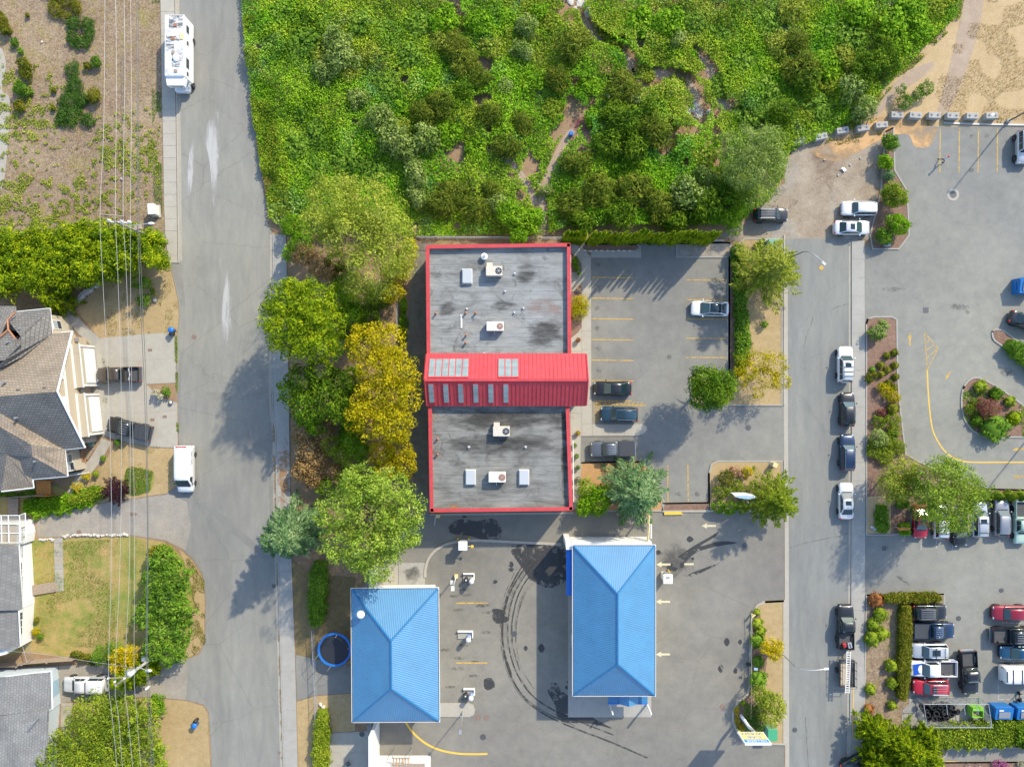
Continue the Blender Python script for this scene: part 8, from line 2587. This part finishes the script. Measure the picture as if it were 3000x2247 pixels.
def dumpster(label,px,py,sx,sy,h,m,rz=0.0,open_top=False):
 p = P(px,py,h * .6)
 t = thing('waste_container',label,'dumpster',(p[0],p[1],.05),rz)
 if not open_top:
  MB().chamfer((0,0,h * .45),(sx,sy,h * .9),.06).build('body',M[m],t)
  MB().facet([(-sx / 2,-sy / 2,h * .88),(sx / 2,-sy / 2,h * .88),(sx / 2,sy / 2,h * 1.08),(-sx / 2,sy / 2,h * 1.08)],.08).build('lid',M[m],t)
  MB().box((0,-sy * .1,h * 1.01),(sx * .65,sy * .5,.05),0,0,.14).build('lid_panel',M['steel'],t)
  MB().box((-sx * .2,sy * .28,h * 1.07),(sx * .25,sy * .12,.03),0,0,.14).build('sticker',M['offwhite'],t)
 else:
  for a in ((-sx / 2,0,.07,sy),(sx / 2,0,.07,sy),(0,-sy / 2,sx,.07),(0,sy / 2,sx,.07)):
   MB().box((a[0],a[1],h / 2),(a[2] + .005,a[3] - .01,h)).build('side',M[m],t)
  MB().box((0,0,h * .45),(sx * .95,sy * .95,.1)).build('rubbish',M['wood'],t)
  MB().box((0,sy * .35,h + .02),(sx,sy * .3,.05)).build('lid_panel',M[m],t)
  for k in range(5):
   MB().box((random.uniform(-.3,.3),random.uniform(-.35,.15),h * .62),(.8,.09,.06),random.uniform(0,3)).build('scrap',M['orangewood'] if k % 2 else M['stone'],t)
 for s in (-1,1):
  MB().box((s * sx * .53,0,h * .55),(.1,sy * .5,.14)).build('lift_bar',M[m],t)
dumpster('blue waste container at the edge of the upper car park',3004,838,2.2,1.9,1.6,'bluebin')
dumpster('blue waste container with grey lid panel beside the tyre cage',2933,2084,2.2,1.6,1.5,'bluebin')
dumpster('blue waste container behind the one beside the tyre cage',2998,2084,2.3,1.6,1.5,'bluebin')
dumpster('lime green open scrap bin inside the tyre cage',2858,2082,1.35,1.2,1.15,'limebin',.0,True)

# --- tyre cage and tyres
cg_ = thing('tyre_cage','galvanised wire cage holding the heap of old tyres','cage',P(2800,2100))
def cgp(px,py,h):
 q = P(px,py,h)
 return (q[0] - cg_.location.x,q[1] - cg_.location.y,h)
ch = 2.0
c0,c1,c2,c3 = [P2(x,y) for x,y in ((2678,2042),(2862,2040),(2897,2130),(2690,2130))]
cor = [(2680,2042),(2866,2042),(2876,2109),(2690,2109)]
crn = [(P2(x,y)[0] - cg_.location.x,P2(x,y)[1] - cg_.location.y) for x,y in cor]
for i in range(4):
 a,b = Vector(crn[i]),Vector(crn[(i + 1) % 4])
 L_ = (b - a).length
 n = max(2,round(L_ / 2.2))
 for k in range(n):
  q = a.lerp(b,k / n)
  MB().cyl((q.x,q.y),0,ch + .05,.04,8).build('post',M['galv'],cg_)
 for z in (ch,.1):
  MB().tube([(a.x,a.y,z),(b.x,b.y,z)],.04,6).build('rail',M['galv'],cg_)
 ms = MB()
 k = 0.0
 d = (b - a) / L_
 while k < L_:
  for s in (-1,1):
   e = min(max(k + s * ch,0),L_)
   p0,p1 = a + d * k,a + d * e
   ms.tube([(p0.x,p0.y,.06),(p1.x,p1.y,.06 + (ch - .06) * abs(e - k) / ch)],.008,3)
  k += .25
 o = ms.build('wire_mesh',M['wire'],cg_)
 o['kind'] = 'stuff'
mid = [(Vector(crn[0]).lerp(Vector(crn[3]),f),Vector(crn[1]).lerp(Vector(crn[2]),f)) for f in (.33,.66)]
for f in (.35,.62,.82):
 a,b = Vector(crn[0]).lerp(Vector(crn[1]),f),Vector(crn[3]).lerp(Vector(crn[2]),f)
 b = a.lerp(b,.45)
 MB().tube([(a.x,a.y,ch - .05),(b.x,b.y,ch - .05)],.04,6).build('roof_bar',M['galv'],cg_)
tyre_me = MB().lathe((0,0,0),[(.20,-.09),(.30,-.10),(.335,-.05),(.34,0),(.335,.05),(.30,.10),(.20,.09),(.19,0),(.20,-.09)],16).mesh('old_tyre',M['tyre'],True)
rim_me = MB().lathe((0,0,0),[(.202,-.085),(.195,0),(.202,.085),(.212,.088),(.205,0),(.212,-.088),(.202,-.085)],16).mesh('tyre_bead',M['blackp'],True)
k = 0
random.seed(21)
for (x,y) in [(2715,2075),(2732,2072),(2752,2070),(2768,2074),(2783,2078),(2712,2090),(2730,2092),(2748,2088),(2765,2093),(2790,2090),(2806,2092),(2716,2105),(2735,2108),(2752,2104),(2768,2108),(2785,2104),(2718,2120),(2736,2122),(2754,2120),(2770,2120),(2725,2062),(2745,2060),(2760,2058),(2700,2066),(2776,2062),(2790,2074),(2742,2100),(2760,2112)]:
 z = .15 + (.24 if k % 3 == 1 else (.5 if k % 3 == 2 else 0))
 y = 2062 + (y - 2058) * .66
 p = P(x,y,z)
 t = thing('old_tyre','worn black tyre lying in the heap inside the wire cage','tyre',(p[0],p[1],z + .06),random.uniform(0,6),'old tyres heaped in the cage')
 t.rotation_euler = (random.uniform(-.7,.7),random.uniform(-.5,.5),random.uniform(0,6))
 place('tread',tyre_me,t,sc=(1.15,1.15,1.15))
 place('bead',rim_me,t,sc=(1.15,1.15,1.15))
 k += 1

# --- trampoline
t = thing('trampoline','round trampoline with bright blue pad beside the blue roofed building','trampoline',P(985,1895,.8))
ringv = MB()
nn_ = 28
for i in range(nn_):
 a0,a1 = 2 * math.pi * i / nn_,2 * math.pi * (i + 1) / nn_
 ringv.add([(r * math.cos(a),r * math.sin(a),z) for z in (.84,.92) for a in (a0,a1) for r in (1.84,2.12)],[(4,6,7,5),(0,1,3,2),(1,5,7,3),(0,2,6,4)])
ringv.build('pad',M['bluep'],t)
MB().cyl((0,0),.80,.83,1.85,28).build('mat',mat('trampoline_mat',(.02,.022,.03),.6),t)
for i in range(6):
 a = 2 * math.pi * i / 6 + .3
 MB().tube([(2.1 * math.cos(a),2.1 * math.sin(a),0),(2.1 * math.cos(a),2.1 * math.sin(a),2.4)],.035,6).build('net_pole',M['galv'],t)
MB().tube([(2.05 * math.cos(a),2.05 * math.sin(a),2.3) for a in np.linspace(0,2 * math.pi,31)],.02,4).build('net_hoop',M['blackp'],t)
for i in range(6):
 a = 2 * math.pi * i / 6
 MB().tube([(1.98 * math.cos(a),1.98 * math.sin(a),.8),(1.98 * math.cos(a),1.98 * math.sin(a),0)],.03,6).build('leg',M['galv'],t)
t = thing('garden_chair','dark metal garden chair on the patio','chair',P(1022,2232),.5)
MB().box((0,0,.45),(.5,.5,.04)).build('seat',M['iron'],t)
MB().box((0,.26,.75),(.5,.04,.5)).build('backrest',M['iron'],t)
for x in (-.22,.22):
 for y in (-.22,.22):
  MB().tube([(x,y,0),(x,y,.45)],.02,5).build('leg',M['iron'],t)
t = thing('garden_chair','pale folding chair on the patio beside the hedge','chair',P(996,2246),-.4)
MB().box((0,0,.42),(.5,.5,.04)).build('seat',M['galv'],t)
MB().box((0,.26,.72),(.5,.04,.5)).build('backrest',M['galv'],t)
for x in (-.22,.22):
 for y in (-.22,.22):
  MB().tube([(x,y,0),(x,y,.42)],.02,5).build('leg',M['galv'],t)

# --- plant pots along the office walk
for x,y,m,kd,lab in [(1696,803,'glasspot','green','round grey pot by the corner bed of the office walk'),(1697,845,'terracotta',None,'empty brown pot beside the golden cypress bed'),(1693,997,'terracotta','rust','brown pot with dead plants near the red gable'),(1692,1268,'terracotta','gold','brown pot with yellow plants by the concrete nose'),
                         (1682,1304,'glasspot','green','green pot against the office wall beside the slate pickup'),(1688,1335,'glasspot','green','wide pot with mixed plants below the green one'),(1692,1368,'glasspot','green','pot with dark plant opposite the orange bark bed'),(1693,1401,'offwhite' if False else 'glasspot','cream','pale pot with dry flowers nearest the laurel bush')]:
 t = thing('plant_pot',lab,'plant pot',P(x,y,.13))
 MB().lathe((0,0,0),[(.22,0),(.32,.45),(.34,.5),(.28,.5),(.26,.42)],14).build('pot',M[m],t,True)
 MB().cyl((0,0),.4,.43,.27,12).build('earth',M['mulch'],t)
 if kd:
  q = crown_quads([(0,0,.6,.24,.24,.2)],90,.14,.5,4)
  link(bpy.data.objects.new('foliage',quads_mesh('pot_leaves',q,L[kd])),t)
t = thing('garden_pot','green rimmed tub in the bed beside the garage','plant pot',P(272,1299))
MB().lathe((0,0,0),[(.3,0),(.42,.4),(.44,.45),(.36,.45)],14).build('pot',M['glasspot'],t,True)
MB().cyl((0,0),.35,.4,.35,12).build('earth',L['dark'],t)
t = thing('timber_edging','pale timber sleeper in the bed beside the garden path','timber',P(267,1329),1.05)
MB().box((0,0,.12),(1.6,.2,.2)).build('sleeper',M['wood'],t)
MB().box((.6,0,.23),(.1,.24,.03)).build('strap',M['steel'],t)

# --- rocks
def rock_mesh(seed,m):
 rng = random.Random(seed)
 mb = MB().ell((0,0,.3),(.5,.45,.4),8,6)
 mb.v = [(x * rng.uniform(.8,1.2),y * rng.uniform(.8,1.2),z * rng.uniform(.8,1.15)) for x,y,z in mb.v]
 return mb.mesh('rock',m)
RK = [rock_mesh(i,M['stone']) for i in range(4)]
RP = [rock_mesh(i + 9,M['rubble']) for i in range(4)]
def rock(label,px,py,s,pale=False,group=None,fl=1.0):
 o = place('rock',random.choice(RP if pale else RK),None,P(px,py),random.uniform(0,6),(s,s * random.uniform(.7,1),s * fl * .8))
 tag(o,label,'rock',group)
for k in range(26):
 rock('pale boulder in the low rubble edging of the white house lawn',184 + 7.6 * k + random.uniform(-2,2),1570 - .18 * k + random.uniform(-3,3),random.uniform(.3,.55),True,'rubble edging of the lawn')
for k in range(8):
 rock('pale boulder in the rubble edging beside the paver path',118 + 5.5 * k,1580 + random.uniform(-2,2),random.uniform(.3,.5),True,'rubble edging by the paver path')
for x,y,s in ((230,880,.8),(243,868,1.1),(256,857,.9),(268,850,1.1),(284,835,1.0),(292,825,.8),(238,874,.7)):
 rock('grey boulder in the low retaining edge under the cedar hedge',x,y,s,False,'boulders under the cedar hedge')
for x,y in ((940,2062),(948,2070),(956,2078),(945,2080)):
 rock('white boulder at the head of the lime yellow hedge',x,y,.6,True,'white boulders by the lime yellow hedge')
rock('single pale boulder lying in the mulch yard',124,125,.35,True)
rock('brown boulder under the wires in the mulch yard',357,525,.4)
rock('grey boulder at the dry lawn shrub',455,880,.6)
for x,y in ((2415,470),(2472,500),(2490,485),(2455,515),(2520,465)):
 rock('small stone lying on the gravel yard',x,y,.3,False,'stones on the gravel yard')
# rubble slabs in the thicket
for k in range(10):
 x,y = 2045 + random.uniform(-32,36),328 + random.uniform(-22,22)
 t = tag(place('concrete_fragment',RP[k % 4],None,P(x,y),random.uniform(0,6),(random.uniform(.6,1.4),random.uniform(.5,1.0),.25)),'broken pale concrete slab dumped in the thicket clearing','rubble','concrete rubble in the clearing')
for k in range(10):
 x,y = 1702 + random.uniform(-36,36),16 + random.uniform(-24,28)
 tag(place('concrete_fragment',RP[k % 4],None,P(x,y),random.uniform(0,6),(random.uniform(.6,1.5),random.uniform(.5,1.2),.25)),'broken pale concrete slab at the upper end of the thicket trail','rubble','concrete rubble at the trail end')
t = thing('blue_barrel','blue plastic drum lying beside the thicket trail','drum',P(1672,397))
MB().lathe((0,0,0),[(.28,0),(.3,.4),(.28,.75)],12).build('drum',M['bluep'],t,True)
MB().cyl((0,0),.75,.8,.22,12).build('lid',M['bluep'],t)
for x,y,lab,m in ((1768,248,'scrap of red sheet under the dark broom bushes','red'),(1783,284,'pale round lid in the thicket','white'),(1764,375,'pale rag beside the thicket trail','offwhite'),(1578,540,'white rag where the two trails meet','white'),(1606,664,'weathered board pile by the office fence','wood'),(2472,498,'crumpled white sheet on the gravel yard','white')):
 t = thing('litter',lab,'litter',P(x,y,.5 if y < 400 else .1),random.uniform(0,3))
 MB().box((0,0,.1),(.5,.35,.06),.2,.15).build('scrap',M[m],t)
 MB().box((.2,.15,.15),(.3,.25,.05),.8,-.2).build('scrap',M[m],t)
stain = struct(MB().sheet(smooth_line(PP([(1660,350),(1700,340),(1750,355),(1745,385),(1700,395),(1668,388)]),4,True),.045).build('red_ash_patch',ragged_mat('red_ash',(.26,.10,.09),.9,.28,.55,.95,amount=.7,fade=.25)))

# bench and bed frames beside the lower lane, yellow hydrant blob
for k,x in enumerate((2836,2866)):
 t = thing('parking_bumper','grey steel cycle rail at the lower lane kerb','rail',P(x,2242),-.8,'cycle rails by the lower lane')
 MB().tube([(-.5,0,0),(-.5,0,.8),(.5,0,.8),(.5,0,0)],.05,6).build('hoop',M['galv'],t)
 MB().box((0,0,.4),(1.0,.04,.06)).build('cross_bar',M['galv'],t)
t = thing('fire_hydrant','yellow fire hydrant under the juniper tree','hydrant',P(2573,2192))
MB().lathe((0,0,.1),[(.16,0),(.13,.1),(.13,.55),(.17,.58),(.12,.72),(.04,.78)],12).build('barrel',M['yellow'],t,True)
for s in (-1,1):
 MB().tube([(0,0,.5),(s * .24,0,.5)],.07,8).build('outlet',M['yellow'],t)
t = thing('meter_box','blue grey meter box under the bright median bush','utility box',P(2592,719))
MB().chamfer((0,0,.4),(.55,.45,.7),.06).build('body',M['galv'],t)
MB().chamfer((0,0,.78),(.6,.5,.08),.03).build('lid',M['skyblue'],t)
t = thing('ground_lamp','white ground lamp beside the round car park tree','lamp',P(2116,1166))
MB().cyl((0,0),0,.5,.1,8).build('post',M['steel'],t)
MB().ell((0,0,.6),(.3,.2,.14),10,6).build('head',M['white'],t,True)
t = thing('wall_box','pale cable box hanging at the office kerb','utility box',P(1285,1508))
MB().box((0,0,.5),(.5,.4,1.0)).build('box',M['paleyellow'],t)
MB().tube([(-.4,-.2,.1),(-.5,-1.4,.06)],.04,5).build('hose',M['offwhite'],t)
t = thing('parked_scooter','dark scooter in the marked empty bay','scooter',P(2981,2038))
for y in (-.45,.45):
 o = place('wheel',TYRE,t,(0,y,.25),math.pi / 2,(.72,.6,.72))
MB().tube([(0,-.45,.3),(0,-.1,.3),(0,.2,.32),(0,.45,.35),(0,.5,.95)],.07,6).build('frame',M['blackp'],t)
MB().ell((0,-.25,.62),(.14,.35,.1),10,6).build('seat',M['blackp'],t)
MB().tube([(-.28,.5,.95),(.28,.5,.95)],.03,5).build('handlebar',M['steel'],t)

# --- the person walking over the car park
skin = mat('skin',(.45,.27,.19),.6)
shirt = mat('pale_shirt',(.60,.62,.66),.85,var=.08)
trouser = mat('dark_trousers',(.03,.033,.045),.85)
pp = P(2756,473)
person = thing('person','person in pale shirt dark trousers and red cap walking over the car park','person',(pp[0],pp[1],.03),R(35))
# facing +y, mid stride: pelvis, spine, head, legs, arms in one continuous figure
V = [(0,0,.93),(0,.01,1.10),(0,.03,1.30),(0,.04,1.44),(0,.05,1.52),(0,.07,1.64),(0,.08,1.72),
     (-.10,0,.88),(-.11,.22,.50),(-.11,.30,.10),(-.11,.44,.05),
     (.10,0,.88),(.11,-.10,.48),(.11,-.36,.14),(.11,-.26,.05),
     (-.19,.03,1.40),(-.25,-.12,1.14),(-.25,-.02,.90),(-.25,.04,.82),
     (.19,.03,1.40),(.25,.14,1.15),(.24,.32,.98),(.23,.38,.92)]
E = [(0,1),(1,2),(2,3),(3,4),(4,5),(5,6),(0,7),(7,8),(8,9),(9,10),(0,11),(11,12),(12,13),(13,14),(3,15),(15,16),(16,17),(17,18),(3,19),(19,20),(20,21),(21,22)]
RR = [(.15,.11),(.14,.10),(.17,.11),(.13,.09),(.055,.055),(.085,.10),(.06,.07),(.09,.09),(.065,.065),(.045,.05),(.035,.04),(.09,.09),(.065,.065),(.045,.05),(.035,.04),(.06,.06),(.045,.045),(.035,.035),(.025,.03),(.06,.06),(.045,.045),(.035,.035),(.025,.03)]
def try_person():
 me = bpy.data.meshes.new('body')
 me.from_pydata(V,E,[])
 o = bpy.data.objects.new('body',me)
 link(o,person)
 for m_ in (skin,shirt,trouser):
  me.materials.append(m_)
 md = o.modifiers.new('skin','SKIN')
 md.use_smooth_shade = True
 for i,r in enumerate(RR):
  me.skin_vertices[0].data[i].radius = r
 me.skin_vertices[0].data[0].use_root = True
 sb = o.modifiers.new('sub','SUBSURF')
 sb.levels = sb.render_levels = 1
 dg = bpy.context.evaluated_depsgraph_get()
 ev = o.evaluated_get(dg)
 nm = bpy.data.meshes.new_from_object(ev)
 o.modifiers.clear()
 o.data = nm
 while len(nm.materials) < 3:
  nm.materials.append((skin,shirt,trouser)[len(nm.materials)])
 for pl in nm.polygons:
  c = pl.center
  arm = abs(c.x) > .17 and .75 < c.z < 1.3
  if c.z < .95 and not (abs(c.x) > .18 and c.z > .72):
   pl.material_index = 2
  elif c.z > 1.5 or (arm and c.z < 1.12):
   pl.material_index = 0
  else:
   pl.material_index = 1
  pl.use_smooth = True
 return o
body = try_person()
MB().lathe((0,.07,1.70),[(.115,0),(.115,.05),(.09,.10),(.02,.125)],14).build('cap',M['red'],person,True)
MB().box((0,.19,1.71),(.16,.14,.02)).build('cap_peak',M['red'],person)
MB().ell((0,.155,1.625),(.018,.03,.025),8,6).build('nose',skin,person,True)
for s in (-1,1):
 MB().ell((s * .035,.15,1.655),(.012,.012,.010),8,6).build('eye',M['blackp'],person)
 MB().ell((s * .088,.07,1.64),(.015,.025,.035),8,6).build('ear',skin,person,True)
for cx_,cy_,cz_ in ((-.25,.04,.82),(.23,.38,.92)):
 for f in range(5):
  dx_ = (-.03 + .017 * f) if f < 4 else .045
  l = (.07,.08,.075,.06,.05)[f]
  MB().tube([(cx_ + dx_,cy_ + .01,cz_),(cx_ + dx_ * 1.1,cy_ + .03,cz_ - l * .6),(cx_ + dx_ * 1.1,cy_ + .02,cz_ - l)],[.011,.010,.008],5).build('finger',skin,person,True)
for s,y in ((-1,.40),(1,-.28)):
 MB().ell((s * .11,y,.045),(.05,.13,.045),10,6).build('shoe',M['blackp'],person,True)
